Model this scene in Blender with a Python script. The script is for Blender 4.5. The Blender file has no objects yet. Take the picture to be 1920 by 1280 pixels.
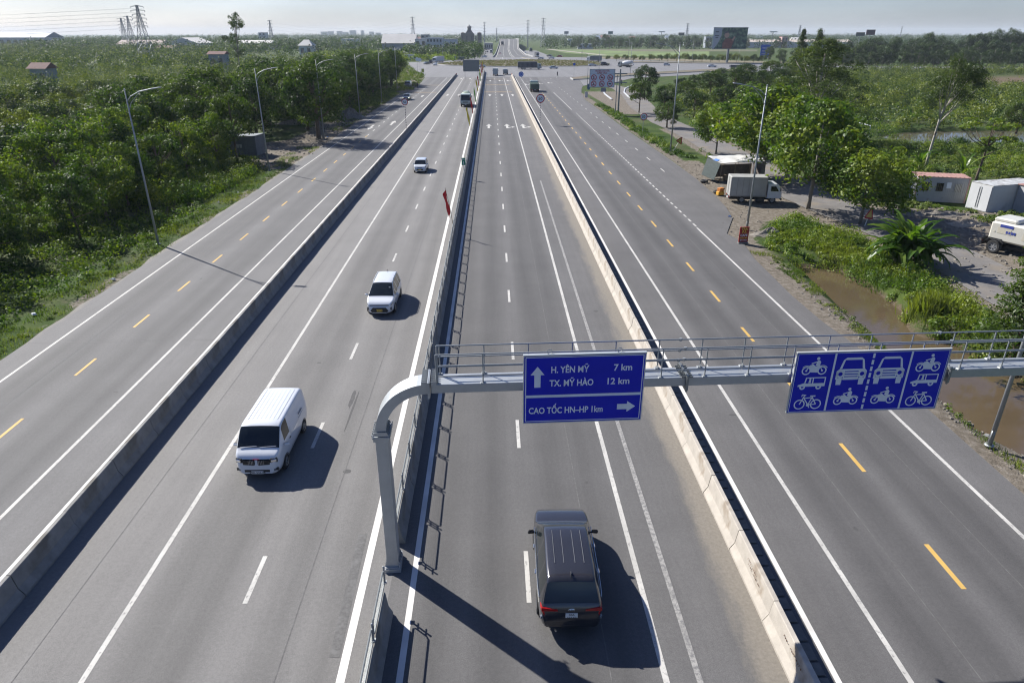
import bpy, math, random
import numpy as np
from mathutils import Vector, Matrix
R = math.radians
random.seed(7); rng = np.random.default_rng(7)
SC = bpy.context.scene
COL = SC.collection

# ---------------------------------------------------------------- camera, sky, sun, exposure
HAZE_D = 0.00011
CAM_H = 16.0
PITCH = 24.265; YAW = 1.55                       # degrees below the horizon, degrees to the right of the road
cam_d = bpy.data.cameras.new("camera"); cam = bpy.data.objects.new("camera", cam_d); COL.objects.link(cam)
cam_d.sensor_width = 36.0; cam_d.lens = 24.0; cam_d.clip_start = 0.2; cam_d.clip_end = 30000
cam.location = (0, 0, CAM_H); cam.rotation_euler = (R(90 - PITCH), 0, R(-YAW))
SC.camera = cam

SUN_EL = 37.3; SUN_AZ = -48.6                    # degrees above the horizon; clockwise from the road direction (+Y)
W = bpy.data.worlds.new("World"); SC.world = W; W.use_nodes = True
wn = W.node_tree.nodes; wl = W.node_tree.links; wn.clear()
sky = wn.new("ShaderNodeTexSky"); sky.sky_type = 'NISHITA'; sky.sun_disc = False
sky.sun_elevation = R(SUN_EL); sky.sun_rotation = R(SUN_AZ); sky.altitude = 50
sky.air_density = 1.0; sky.dust_density = 0.6; sky.ozone_density = 2.5
bg = wn.new("ShaderNodeBackground"); bg.inputs[1].default_value = 0.05
wo = wn.new("ShaderNodeOutputWorld"); tint = wn.new('ShaderNodeVectorMath'); tint.operation = 'MULTIPLY'; tint.inputs[1].default_value = (0.91, 1.0, 1.34)   # a bluer, humid sky
wtc = wn.new('ShaderNodeTexCoord'); wns = wn.new('ShaderNodeTexNoise'); wns.inputs['Scale'].default_value = 5; wns.inputs['Detail'].default_value = 7
wmp = wn.new('ShaderNodeMapping'); wmp.inputs['Scale'].default_value = (1, 1, 5); wl.new(wtc.outputs['Generated'], wmp.inputs[0]); wl.new(wmp.outputs[0], wns.inputs['Vector'])
wmr = wn.new('ShaderNodeMapRange'); wmr.inputs[1].default_value = 0.35; wmr.inputs[2].default_value = 0.75; wmr.inputs[3].default_value = 0.92; wmr.inputs[4].default_value = 1.16; wl.new(wns.outputs['Fac'], wmr.inputs[0])
wsc = wn.new('ShaderNodeVectorMath'); wsc.operation = 'SCALE'; wl.new(tint.outputs[0], wsc.inputs[0]); wl.new(wmr.outputs[0], wsc.inputs['Scale'])                    # faint cloud
wl.new(sky.outputs[0], tint.inputs[0]); wl.new(wsc.outputs[0], bg.inputs[0]); wl.new(bg.outputs[0], wo.inputs[0])

sun_d = bpy.data.lights.new("sun", 'SUN'); sun_d.energy = 5.0; sun_d.angle = R(0.5); sun_d.color = (1.0, 0.965, 0.91)
sun = bpy.data.objects.new("sun", sun_d); COL.objects.link(sun)
az = R(SUN_AZ)
sdir = Vector((math.sin(az) * math.cos(R(SUN_EL)), math.cos(az) * math.cos(R(SUN_EL)), math.sin(R(SUN_EL))))
sun.rotation_euler = sdir.to_track_quat('Z', 'Y').to_euler(); sun.location = (-60, 60, 80)

SC.view_settings.view_transform = 'Standard'; SC.view_settings.look = 'None'
SC.view_settings.exposure = 0.86; SC.view_settings.gamma = 1.0; SC.view_settings.use_curve_mapping = False
SC.render.engine = 'CYCLES'
SC.cycles.max_bounces = 6; SC.cycles.diffuse_bounces = 1; SC.cycles.glossy_bounces = 3
SC.cycles.transmission_bounces = 3; SC.cycles.transparent_max_bounces = 8; SC.cycles.volume_bounces = 0
SC.cycles.use_denoising = True; SC.cycles.filter_width = 1.15
SC.cycles.caustics_reflective = False; SC.cycles.caustics_refractive = False

# ---------------------------------------------------------------- where a spot of the photograph lies in the world
_f = 1280.0; _p = R(PITCH); _cp, _sp = math.cos(_p), math.sin(_p); _cy, _sy = math.cos(R(YAW)), math.sin(R(YAW))
def ray(x, y):
    u, v = x - 960, y - 640
    fw = _f * _cp - v * _sp; dn = v * _cp + _f * _sp
    return (u * _cy + fw * _sy, fw * _cy - u * _sy, -dn)
def at(x, y, z=0.0):
    r = ray(x, y); t = (z - CAM_H) / r[2]
    return (r[0] * t, r[1] * t, z)
def far(x, y, d):
    r = ray(x, y); t = d / r[1]
    return (r[0] * t, d, CAM_H + r[2] * t)
def tall(b, t, z=0.0):
    P = at(b[0], b[1], z); r = ray(*t)
    return CAM_H + r[2] * math.hypot(P[0], P[1]) / math.hypot(r[0], r[1]) - z

# ---------------------------------------------------------------- materials
MATS = {}
def mat(name, col, rough=0.6, metal=0.0, var=0.0, scale=3.0, bump=0.0, bscale=40.0, spec=0.5, coat=0.0, var2=0.0, scale2=0.4, stretch=None, dirt=None):
    if name in MATS: return MATS[name]
    m = bpy.data.materials.new(name); m.use_nodes = True; MATS[name] = m
    nt = m.node_tree; N = nt.nodes; Lk = nt.links
    b = N["Principled BSDF"]
    b.inputs["Base Color"].default_value = (*col, 1); b.inputs["Roughness"].default_value = rough
    b.inputs["Metallic"].default_value = metal; b.inputs["Specular IOR Level"].default_value = spec
    if coat: b.inputs["Coat Weight"].default_value = coat; b.inputs["Coat Roughness"].default_value = 0.06
    co = None
    if var or bump or var2 or dirt:
        tc = N.new("ShaderNodeTexCoord"); co = tc.outputs["Object"]
        if stretch:
            mp = N.new("ShaderNodeMapping"); mp.inputs["Scale"].default_value = stretch; Lk.new(co, mp.inputs[0]); co = mp.outputs[0]
    cur = None
    def mulnoise(cur, sc, amt):
        n = N.new("ShaderNodeTexNoise"); n.inputs["Scale"].default_value = sc; n.inputs["Detail"].default_value = 5; n.inputs["Roughness"].default_value = 0.65
        Lk.new(co, n.inputs["Vector"])
        mr = N.new("ShaderNodeMapRange"); mr.inputs[1].default_value = 0.3; mr.inputs[2].default_value = 0.7
        mr.inputs[3].default_value = 1 - amt; mr.inputs[4].default_value = 1 + amt; Lk.new(n.outputs["Fac"], mr.inputs[0])
        mx = N.new("ShaderNodeVectorMath"); mx.operation = 'SCALE'
        if cur is None: mx.inputs[0].default_value = col
        else: Lk.new(cur, mx.inputs[0])
        Lk.new(mr.outputs[0], mx.inputs["Scale"]); return mx.outputs[0]
    if var: cur = mulnoise(cur, scale, var)
    if var2: cur = mulnoise(cur, scale2, var2)
    if dirt:                                                     # (colour, noise scale, threshold)
        n = N.new("ShaderNodeTexNoise"); n.inputs["Scale"].default_value = dirt[1]; n.inputs["Detail"].default_value = 7; Lk.new(co, n.inputs["Vector"])
        mr = N.new("ShaderNodeMapRange"); mr.inputs[1].default_value = dirt[2]; mr.inputs[2].default_value = dirt[2] + 0.14; Lk.new(n.outputs["Fac"], mr.inputs[0])
        mx = N.new("ShaderNodeMix"); mx.data_type = 'RGBA'; Lk.new(mr.outputs[0], mx.inputs[0])
        if cur is None: mx.inputs[6].default_value = (*col, 1)
        else: Lk.new(cur, mx.inputs[6])
        mx.inputs[7].default_value = (*dirt[0], 1); cur = mx.outputs[2]
    if cur is not None: Lk.new(cur, b.inputs["Base Color"])
    if bump:
        n = N.new("ShaderNodeTexNoise"); n.inputs["Scale"].default_value = bscale; n.inputs["Detail"].default_value = 4; Lk.new(co, n.inputs["Vector"])
        bp = N.new("ShaderNodeBump"); bp.inputs["Strength"].default_value = bump; bp.inputs["Distance"].default_value = 0.05
        Lk.new(n.outputs["Fac"], bp.inputs["Height"]); Lk.new(bp.outputs[0], b.inputs["Normal"])
    return m

def leafmat(name, c1, c2, c3, trans=0.32, rough=0.5):
    """leaf colour mixes per leaf, per clump and per tree"""
    m = bpy.data.materials.new(name); m.use_nodes = True; MATS[name] = m
    nt = m.node_tree; N = nt.nodes; Lk = nt.links; b = N["Principled BSDF"]
    geo = N.new("ShaderNodeNewGeometry"); oi = N.new("ShaderNodeObjectInfo"); tc = N.new("ShaderNodeTexCoord")
    ns = N.new("ShaderNodeTexNoise"); ns.inputs["Scale"].default_value = 0.24; ns.inputs["Detail"].default_value = 2
    Lk.new(geo.outputs["Position"], ns.inputs["Vector"])
    a = N.new("ShaderNodeMath"); a.operation = 'MULTIPLY_ADD'; a.inputs[1].default_value = 0.55; Lk.new(geo.outputs["Random Per Island"], a.inputs[0])
    s = N.new("ShaderNodeMath"); s.operation = 'MULTIPLY_ADD'; s.inputs[1].default_value = 2.5; s.inputs[2].default_value = -1.14; Lk.new(ns.outputs["Fac"], s.inputs[0]); Lk.new(s.outputs[0], a.inputs[2])
    a2 = N.new("ShaderNodeMath"); a2.operation = 'MULTIPLY_ADD'; a2.inputs[1].default_value = 0.42; Lk.new(oi.outputs["Random"], a2.inputs[0]); Lk.new(a.outputs[0], a2.inputs[2])
    cr = N.new("ShaderNodeValToRGB"); cr.color_ramp.elements[0].position = 0.05; cr.color_ramp.elements[0].color = (*c1, 1)
    cr.color_ramp.elements[1].position = 0.95; cr.color_ramp.elements[1].color = (*c3, 1)
    e = cr.color_ramp.elements.new(0.5); e.color = (*c2, 1)
    Lk.new(a2.outputs[0], cr.inputs[0])
    df = N.new("ShaderNodeBsdfDiffuse"); Lk.new(cr.outputs[0], df.inputs[0])
    gl = N.new("ShaderNodeBsdfGlossy"); gl.inputs["Roughness"].default_value = rough; gl.inputs[0].default_value = (1, 1, 1, 1)
    m0 = N.new("ShaderNodeMixShader"); m0.inputs[0].default_value = .03; Lk.new(df.outputs[0], m0.inputs[1]); Lk.new(gl.outputs[0], m0.inputs[2])
    tr = N.new("ShaderNodeBsdfTranslucent")
    hs = N.new("ShaderNodeVectorMath"); hs.operation = 'MULTIPLY'; Lk.new(cr.outputs[0], hs.inputs[0]); hs.inputs[1].default_value = (2.1, 2.15, .7)
    Lk.new(hs.outputs[0], tr.inputs[0])
    mx = N.new("ShaderNodeMixShader"); mx.inputs[0].default_value = trans
    Lk.new(m0.outputs[0], mx.inputs[1]); Lk.new(tr.outputs[0], mx.inputs[2])
    N.remove(b); Lk.new(mx.outputs[0], N["Material Output"].inputs[0]); return m

# ---------------------------------------------------------------- building helpers
def tag(o, label=None, cat=None, group=None, kind=None):
    if label: o['label'] = label
    if cat: o['category'] = cat
    if group: o['group'] = group
    if kind: o['kind'] = kind
    return o
def thing(name, label, cat, loc=(0, 0, 0), rz=0.0, group=None):
    o = bpy.data.objects.new(name, None); COL.objects.link(o); o.empty_display_size = 0.5
    o.location = loc; o.rotation_euler = (0, 0, rz)
    return tag(o, label, cat, group)
KIDS = {}
def link(name, me, m=None, parent=None):
    o = bpy.data.objects.new(name, me); COL.objects.link(o)
    if m is not None and not len(me.materials): me.materials.append(m)
    if parent is not None: o.parent = parent; KIDS.setdefault(parent.name, []).append(o)
    return o
def copy_tree(o, parent=None):
    c = o.copy(); COL.objects.link(c)
    if parent is not None: c.parent = parent; KIDS.setdefault(parent.name, []).append(c)
    for ch in list(KIDS.get(o.name, [])): copy_tree(ch, c)
    return c
def dup(o, loc, rz=0.0, label=None, group=None, scale=None):
    c = copy_tree(o); c.location = loc; c.rotation_euler = (0, 0, rz)
    if label: c['label'] = label
    if group: c['group'] = group
    if scale: c.scale = scale if hasattr(scale, '__len__') else (scale,) * 3
    return c
def recolour(o, names, m):
    for ch in KIDS.get(o.name, []):
        if ch.name.split('.')[0] in names:
            ch.material_slots[0].link = 'OBJECT'; ch.material_slots[0].material = m

class MB:
    """collects shapes; build() links them as one mesh"""
    def __init__(s): s.v = []; s.f = []
    def add(s, v, f):
        n = len(s.v); s.v += [tuple(p) for p in v]; s.f += [tuple(i + n for i in q) for q in f]; return s
    def box(s, c, d, rz=0.0, ry=0.0, rx=0.0, taper=None, bev=0.0):
        hx, hy, hz = d[0] / 2, d[1] / 2, d[2] / 2
        M = Matrix.Translation(c) @ Matrix.Rotation(rz, 4, 'Z') @ Matrix.Rotation(ry, 4, 'Y') @ Matrix.Rotation(rx, 4, 'X')
        t = taper or (1, 1)
        if bev <= 0:
            V = [(-hx, -hy, -hz), (hx, -hy, -hz), (hx, hy, -hz), (-hx, hy, -hz), (-hx * t[0], -hy * t[1], hz), (hx * t[0], -hy * t[1], hz), (hx * t[0], hy * t[1], hz), (-hx * t[0], hy * t[1], hz)]
            return s.add([M @ Vector(p) for p in V], [(3, 2, 1, 0), (4, 5, 6, 7), (0, 1, 5, 4), (1, 2, 6, 5), (2, 3, 7, 6), (3, 0, 4, 7)])
        b = min(bev, hx * .9, hy * .9, hz * .9); V = []; F = []
        def ring(z, e): return [(sx * (hx - (0 if k else b) - e), sy * (hy - (b if k else 0) - e), z) for sx, sy, k in ((-1, -1, 0), (1, -1, 0), (1, -1, 1), (1, 1, 1), (1, 1, 0), (-1, 1, 0), (-1, 1, 1), (-1, -1, 1))]
        for z, e in ((-hz, b), (-hz + b, 0), (hz - b, 0), (hz, b)): V += ring(z, e)
        for r in range(3):
            for i in range(8): F.append((r * 8 + i, r * 8 + (i + 1) % 8, r * 8 + 8 + (i + 1) % 8, r * 8 + 8 + i))
        F.append(tuple(range(7, -1, -1))); F.append(tuple(range(24, 32)))
        return s.add([M @ Vector(p) for p in V], F)
    def tube(s, pts, rad, n=8, cap=True):
        P = [Vector(p) for p in pts]
        if not hasattr(rad, '__len__'): rad = [rad] * len(P)
        V = []; F = []; up = None
        for i, p in enumerate(P):
            d = (P[min(i + 1, len(P) - 1)] - P[max(i - 1, 0)]).normalized()
            if up is None: up = d.orthogonal().normalized()
            a = (up - d * up.dot(d))
            a = a.normalized() if a.length > 1e-5 else d.orthogonal().normalized()
            up = a; b = d.cross(a)
            for k in range(n):
                t = 2 * math.pi * k / n; V.append(p + (a * math.cos(t) + b * math.sin(t)) * rad[i])
        for i in range(len(P) - 1):
            for k in range(n): F.append((i * n + k, i * n + (k + 1) % n, (i + 1) * n + (k + 1) % n, (i + 1) * n + k))
        if cap: F.append(tuple(range(n - 1, -1, -1))); F.append(tuple(range((len(P) - 1) * n, len(P) * n)))
        return s.add(V, F)
    def cyl(s, a, b, r0, r1=None, n=12, cap=True): return s.tube([a, b], [r0, r0 if r1 is None else r1], n, cap)
    def prism(s, poly, axis, lo, hi):
        """polygon in the plane across `axis` pushed from lo to hi; axis 'x': (y,z), 'y': (x,z), 'z': (x,y)"""
        def mk(p, q): return (q, p[0], p[1]) if axis == 'x' else (p[0], q, p[1]) if axis == 'y' else (p[0], p[1], q)
        n = len(poly); V = [mk(p, lo) for p in poly] + [mk(p, hi) for p in poly]
        return s.add(V, [tuple(range(n - 1, -1, -1)), tuple(range(n, 2 * n))] + [(i, (i + 1) % n, n + (i + 1) % n, n + i) for i in range(n)])
    def quad(s, a, b, c, d): return s.add([a, b, c, d], [(0, 1, 2, 3)])
    def poly(s, pts): return s.add(pts, [tuple(range(len(pts)))])
    def ball(s, c, r, nu=10, nv=7):
        rr = r if hasattr(r, '__len__') else (r, r, r); V = []; F = []
        for j in range(nv + 1):
            ph = math.pi * j / nv
            for i in range(nu):
                th = 2 * math.pi * i / nu; V.append((c[0] + rr[0] * math.sin(ph) * math.cos(th), c[1] + rr[1] * math.sin(ph) * math.sin(th), c[2] + rr[2] * math.cos(ph)))
        for j in range(nv):
            for i in range(nu): F.append((j * nu + i, (j + 1) * nu + i, (j + 1) * nu + (i + 1) % nu, j * nu + (i + 1) % nu))
        return s.add(V, F)
    def ringflat(s, c, r0, r1, n=28, a0=0, a1=2 * math.pi, ax='xz', y=0.0):
        """flat ring in the x-z plane (normal -y)"""
        V = []; F = []; full = abs(a1 - a0 - 2 * math.pi) < 1e-6; k = n if full else n + 1
        for i in range(k):
            t = a0 + (a1 - a0) * i / n; V += [(c[0] + r0 * math.cos(t), y, c[1] + r0 * math.sin(t)), (c[0] + r1 * math.cos(t), y, c[1] + r1 * math.sin(t))]
        for i in range(n):
            j = (i + 1) % k; F.append((2 * i, 2 * i + 1, 2 * j + 1, 2 * j))
        return s.add(V, F)
    def disc(s, c, r, y=0.0, n=24):
        return s.add([(c[0] + r * math.cos(2 * math.pi * i / n), y, c[1] + r * math.sin(2 * math.pi * i / n)) for i in range(n)], [tuple(range(n))])
    def line(s, a, b, w, y=0.0):
        dx, dz = b[0] - a[0], b[1] - a[1]; l = math.hypot(dx, dz) or 1; nx, nz = -dz / l * w / 2, dx / l * w / 2
        return s.add([(a[0] + nx, y, a[1] + nz), (a[0] - nx, y, a[1] - nz), (b[0] - nx, y, b[1] - nz), (b[0] + nx, y, b[1] + nz)], [(0, 1, 2, 3)])
    def flat(s, pts, y=0.0): return s.add([(p[0], y, p[1]) for p in pts], [tuple(range(len(pts)))])
    def mesh(s, name, smooth=False):
        me = bpy.data.meshes.new(name); me.from_pydata(s.v, [], s.f); me.update()
        if smooth: me.shade_smooth() if hasattr(me, 'shade_smooth') else None
        return me
    def build(s, name, m, parent=None, smooth=False):
        return link(name, s.mesh(name, smooth), m, parent)

def text_into(mb, txt, size, loc, sx=1.0, bold=0.0, align='LEFT', spacing=1.0, wide=None):
    """flat letters standing in the x-z plane, facing -y, added to a mesh builder"""
    cu = bpy.data.curves.new("lettering", 'FONT'); cu.body = txt; cu.size = size; cu.offset = bold; cu.align_x = align; cu.space_character = spacing; cu.resolution_u = 3
    ob = bpy.data.objects.new("lettering", cu); COL.objects.link(ob)
    dg = bpy.context.evaluated_depsgraph_get(); me = bpy.data.meshes.new_from_object(ob.evaluated_get(dg))
    xs = [v.co.x for v in me.vertices]
    if wide and xs and max(xs) > min(xs): sx = wide / (max(xs) - min(xs))
    off = -min(xs) * sx if (wide and xs and align == 'LEFT') else 0
    mb.add([(loc[0] + off + v.co.x * sx, loc[1], loc[2] + v.co.y) for v in me.vertices], [tuple(p.vertices) for p in me.polygons])
    bpy.data.objects.remove(ob); bpy.data.curves.remove(cu); bpy.data.meshes.remove(me)

def np_mesh(name, V, F):
    """V (n,3), F (m,4) arrays -> mesh"""
    me = bpy.data.meshes.new(name); V = np.ascontiguousarray(V, np.float32); F = np.ascontiguousarray(F, np.int32)
    me.vertices.add(len(V)); me.vertices.foreach_set('co', V.ravel())
    k = F.shape[1]; me.loops.add(F.size); me.loops.foreach_set('vertex_index', F.ravel())
    me.polygons.add(len(F)); me.polygons.foreach_set('loop_start', np.arange(len(F), dtype=np.int32) * k)
    me.update(calc_edges=True); me.validate(); return me
# ---------------------------------------------------------------- ground
def pxpoly(pts, z=0.0): return np.array([at(x, y, z)[:2] for x, y in pts])
def inside(P, X, Y):
    c = np.zeros(X.shape, bool); n = len(P)
    for i in range(n):
        x0, y0 = P[i]; x1, y1 = P[(i + 1) % n]
        if y0 == y1: continue
        t = ((y0 > Y) != (y1 > Y)) & (X < (x1 - x0) * (Y - y0) / (y1 - y0) + x0); c ^= t
    return c
def segdist(P, X, Y, closed=False):
    d = np.full(X.shape, 1e9); n = len(P)
    for i in range(n if closed else n - 1):
        a = np.array(P[i]); b = np.array(P[(i + 1) % n]); ab = b - a; L = max(ab @ ab, 1e-9)
        t = np.clip(((X - a[0]) * ab[0] + (Y - a[1]) * ab[1]) / L, 0, 1)
        d = np.minimum(d, np.hypot(X - a[0] - t * ab[0], Y - a[1] - t * ab[1]))
    return d
def depth_in(P, X, Y):
    """signed: positive inside"""
    d = segdist(P, X, Y, True); return np.where(inside(P, X, Y), d, -d)
def vnoise(X, Y, s, seed=0):
    """smooth value noise on arrays"""
    x = np.asarray(X) / s + 100.3 + seed * 17.7; y = np.asarray(Y) / s + 57.1 + seed * 9.1
    xi = np.floor(x); yi = np.floor(y); fx = x - xi; fy = y - yi
    fx = fx * fx * (3 - 2 * fx); fy = fy * fy * (3 - 2 * fy)
    def h(a, b): return np.mod(np.sin(a * 127.1 + b * 311.7 + seed * 7.3) * 43758.5453, 1.0)
    return (h(xi, yi) * (1 - fx) + h(xi + 1, yi) * fx) * (1 - fy) + (h(xi, yi + 1) * (1 - fx) + h(xi + 1, yi + 1) * fx) * fy

WATER_Z = -0.75; POND_Z = -0.6
DITCH = pxpoly([(1500, 502), (1560, 506), (1625, 540), (1690, 590), (1688, 618), (1740, 640), (1790, 650), (1850, 690), (1990, 740), (2100, 900), (1990, 890), (1900, 846), (1830, 800), (1765, 745), (1700, 690), (1650, 640), (1605, 598), (1560, 556)], WATER_Z)
POND = pxpoly([(1655, 258), (1700, 250), (1790, 247), (1990, 246), (1990, 268), (1900, 270), (1820, 269), (1760, 273), (1710, 272)], POND_Z)
TRACK = pxpoly([(1130, 158), (1165, 166), (1185, 178), (1206, 203), (1245, 228), (1300, 252), (1370, 290), (1440, 330), (1520, 372), (1610, 408), (1690, 438), (1780, 480), (1880, 535), (1990, 595), (2200, 720)])
TRACK_W = 2.9
DIRT = [pxpoly(p) for p in (
    [(1262, 300), (1310, 300), (1330, 315), (1400, 350), (1480, 360), (1560, 385), (1640, 400), (1560, 440), (1500, 412), (1440, 410), (1400, 470), (1362, 440), (1340, 370)],
    [(1560, 380), (1700, 385), (1920, 400), (2050, 480), (2050, 560), (1990, 640), (1900, 640), (1780, 520), (1690, 445)],
    [(1100, 175), (1165, 170), (1200, 215), (1170, 215)],
    [(470, 270), (540, 262), (590, 240), (700, 200), (665, 235), (630, 262), (570, 300), (520, 318), (470, 308)],
    [(738, 172), (776, 169), (797, 141), (780, 134), (766, 124), (764, 118), (748, 130)],
    [(600, 235), (650, 205), (720, 196), (690, 216)])]
FIELD_BROWN = pxpoly([(1815, 142), (2100, 138), (2100, 170), (1830, 160)])
BED = [pxpoly(p) for p in ([(1290, 262), (1330, 262), (1380, 300), (1350, 310)],)]
LEFT_MOUND = pxpoly([(280, 330), (400, 300), (475, 310), (480, 345), (420, 390), (330, 425), (270, 425)])

def height(X, Y):
    Z = 0.10 * (vnoise(X, Y, 9, 1) - .5) + 0.05 * (vnoise(X, Y, 2.3, 2) - .5) - 0.07
    right = np.clip((X - 26) / 8, 0, 1) * np.clip((130 - Y) / 20, 0, 1)
    Z = Z + right * 0.12 * (vnoise(X, Y, 4, 3) - .5)
    d = depth_in(DITCH, X, Y); Z = Z - np.clip((d + 0.95) / 1.05, 0, 1) * 1.1
    d = depth_in(POND, X, Y); Z = Z - np.clip((d + 1.8) / 2.2, 0, 1) * 1.2
    lv = np.clip((-29.0 - X) / 4.0, 0, 1) * np.clip((100 - Y) / 10, 0, 1)
    Z = Z - 0.7 * lv
    for q in DIRT[1:2]:
        d = depth_in(q, X, Y); Z = Z + np.clip(d / 2.5, 0, 1) * np.clip((segdist(TRACK, X, Y) - 3.5) / 2, 0, 1) * (0.1 + 0.35 * vnoise(X, Y, 1.6, 5))
    t = np.clip((segdist(TRACK, X, Y) - 3.2) / 1.5, 0, 1); Z = np.where(Y < 240, Z * t + (1 - t) * -0.05, Z)
    xr = np.interp(Y, [49, 57], [21.6, 26.5]); road = np.clip(np.minimum(X + 27.6, xr - X) / 1.0, 0, 1); road = np.where(Y > 300, 0, road)
    Z = Z * (1 - road) - 0.06 * road
    j = np.clip((Y - 160) / 60, 0, 1) * (np.abs(X) < 420); Z = Z * (1 - j) - 0.06 * j
    return Z
def axis_lines(lo, hi, step, far_lo, far_hi):
    a = list(np.arange(lo, hi + 1e-6, step)); s = step
    while a[-1] < far_hi: s *= 1.16; a.append(a[-1] + s)
    s = step
    while a[0] > far_lo: s *= 1.16; a.insert(0, a[0] - s)
    return np.array(a)
gx = axis_lines(-62, 84, 0.8, -7000, 7000); gy = axis_lines(6, 134, 0.8, -300, 9000)
GX, GY = np.meshgrid(gx, gy); GZ = height(GX, GY)
ny, nx = GX.shape; idx = np.arange(nx * ny).reshape(ny, nx)
F = np.stack([idx[:-1, :-1], idx[:-1, 1:], idx[1:, 1:], idx[1:, :-1]], -1).reshape(-1, 4)
g_me = np_mesh("ground", np.stack([GX, GY, GZ], -1).reshape(-1, 3), F); g_me.shade_smooth()
soil = np.zeros(GX.shape)
for q in DIRT: soil = np.maximum(soil, np.clip(depth_in(q, GX, GY) / 1.6 + 0.5, 0, 1))
t = np.clip((DIRT[1][:, 0].min() - 1e3), 0, 0)
soil = np.maximum(soil, np.clip(1.45 - np.abs(GX - 20.9) / 1.5, 0, 1) * (GY < 64) * (GY > -60) * 0.85)
soil = np.maximum(soil, np.clip(1.2 - np.abs(GX + 27.2) / 0.9, 0, 1) * (GY < 230) * (0.75 - 0.3 * (vnoise(GX, GY, 5, 9) > .5)))
soil = np.maximum(soil, .75 * np.clip(1.2 - np.abs(GX - 25.6) / 1.6, 0, 1) * (GY > 62) * (GY < 235))
soil = np.maximum(soil, np.clip((1.0 - np.abs(segdist(TRACK, GX, GY) - 3.2) / 1.6), 0, 1) * (GY < 130))
mud = np.clip((depth_in(DITCH, GX, GY) + 1.0) / 1.0, 0, 1); mud = np.maximum(mud, np.clip((depth_in(POND, GX, GY) + .8) / 1.0, 0, 1))
brown = np.clip(depth_in(FIELD_BROWN, GX, GY) / 4, 0, 1)
ca = g_me.color_attributes.new("cover", 'FLOAT_COLOR', 'POINT')
ca.data.foreach_set('color', np.stack([soil, mud, brown, np.ones_like(soil)], -1).astype(np.float32).ravel())
gm = bpy.data.materials.new("ground"); gm.use_nodes = True; nt = gm.node_tree; N = nt.nodes; Lk = nt.links; b = N["Principled BSDF"]; b.inputs["Roughness"].default_value = 0.95; b.inputs["Specular IOR Level"].default_value = 0.15
geo = N.new("ShaderNodeNewGeometry"); at_n = N.new("ShaderNodeAttribute"); at_n.attribute_name = "cover"; sp = N.new("ShaderNodeSeparateColor"); Lk.new(at_n.outputs["Color"], sp.inputs[0])
def noise_n(scale, detail=6, rough=.6):
    n = N.new("ShaderNodeTexNoise"); n.inputs["Scale"].default_value = scale; n.inputs["Detail"].default_value = detail; n.inputs["Roughness"].default_value = rough; Lk.new(geo.outputs["Position"], n.inputs["Vector"]); return n.outputs["Fac"]
def ramp_n(fac, stops):
    r = N.new("ShaderNodeValToRGB"); e = r.color_ramp.elements; e[0].position, e[0].color = stops[0][0], (*stops[0][1], 1); e[1].position, e[1].color = stops[-1][0], (*stops[-1][1], 1)
    for p, c in stops[1:-1]: k = e.new(p); k.color = (*c, 1)
    Lk.new(fac, r.inputs[0]); return r.outputs[0]
def mix_n(fac, a, c):
    m = N.new("ShaderNodeMix"); m.data_type = 'RGBA'; Lk.new(fac, m.inputs[0]); Lk.new(a, m.inputs[6]); Lk.new(c, m.inputs[7]); return m.outputs[2]
def sharpen(fac, nz, lo=0.35, hi=0.65, w=0.5):
    a = N.new("ShaderNodeMath"); a.operation = 'MULTIPLY_ADD'; a.inputs[1].default_value = w; Lk.new(nz, a.inputs[0])
    s = N.new("ShaderNodeMath"); s.operation = 'ADD'; s.inputs[1].default_value = -w / 2; Lk.new(fac, s.inputs[0]); Lk.new(s.outputs[0], a.inputs[2])
    m = N.new("ShaderNodeMapRange"); m.inputs[1].default_value = lo; m.inputs[2].default_value = hi; Lk.new(a.outputs[0], m.inputs[0]); return m.outputs[0]
nb = noise_n(0.35); nf = noise_n(3.0); nff = noise_n(14.0, 4)
grass_c = ramp_n(nb, [(0.3, (.022, .042, .009)), (.5, (.04, .072, .012)), (.7, (.075, .10, .02))])
dry = ramp_n(nf, [(0.35, (.06, .07, .028)), (.65, (.10, .09, .05))])
grass_c = mix_n(sharpen(noise_n(0.12), nf, .5, .7, .4), grass_c, dry)
soil_c = ramp_n(nf, [(0.3, (.105, .088, .066)), (.5, (.165, .142, .112)), (.72, (.25, .222, .185))])
soil_c = mix_n(sharpen(noise_n(1.1), nff, .58, .68, .3), soil_c, ramp_n(nff, [(.3, (.08, .07, .05)), (.7, (.15, .125, .10))]))
mud_c = ramp_n(nf, [(.3, (.07, .055, .035)), (.7, (.13, .10, .065))])
br_c = ramp_n(nf, [(.3, (.10, .07, .045)), (.7, (.15, .11, .075))])
c = mix_n(sharpen(sp.outputs[0], nf, .4, .6, .9), grass_c, soil_c); c = mix_n(sharpen(sp.outputs[1], nf, .4, .6, .4), c, mud_c); c = mix_n(sp.outputs[2], c, br_c)
Lk.new(c, b.inputs["Base Color"])
bp = N.new("ShaderNodeBump"); bp.inputs["Strength"].default_value = 0.7; bp.inputs["Distance"].default_value = 0.12; Lk.new(nff, bp.inputs["Height"]); Lk.new(bp.outputs[0], b.inputs["Normal"])
tag(link("ground", g_me, gm), kind='structure')

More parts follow.
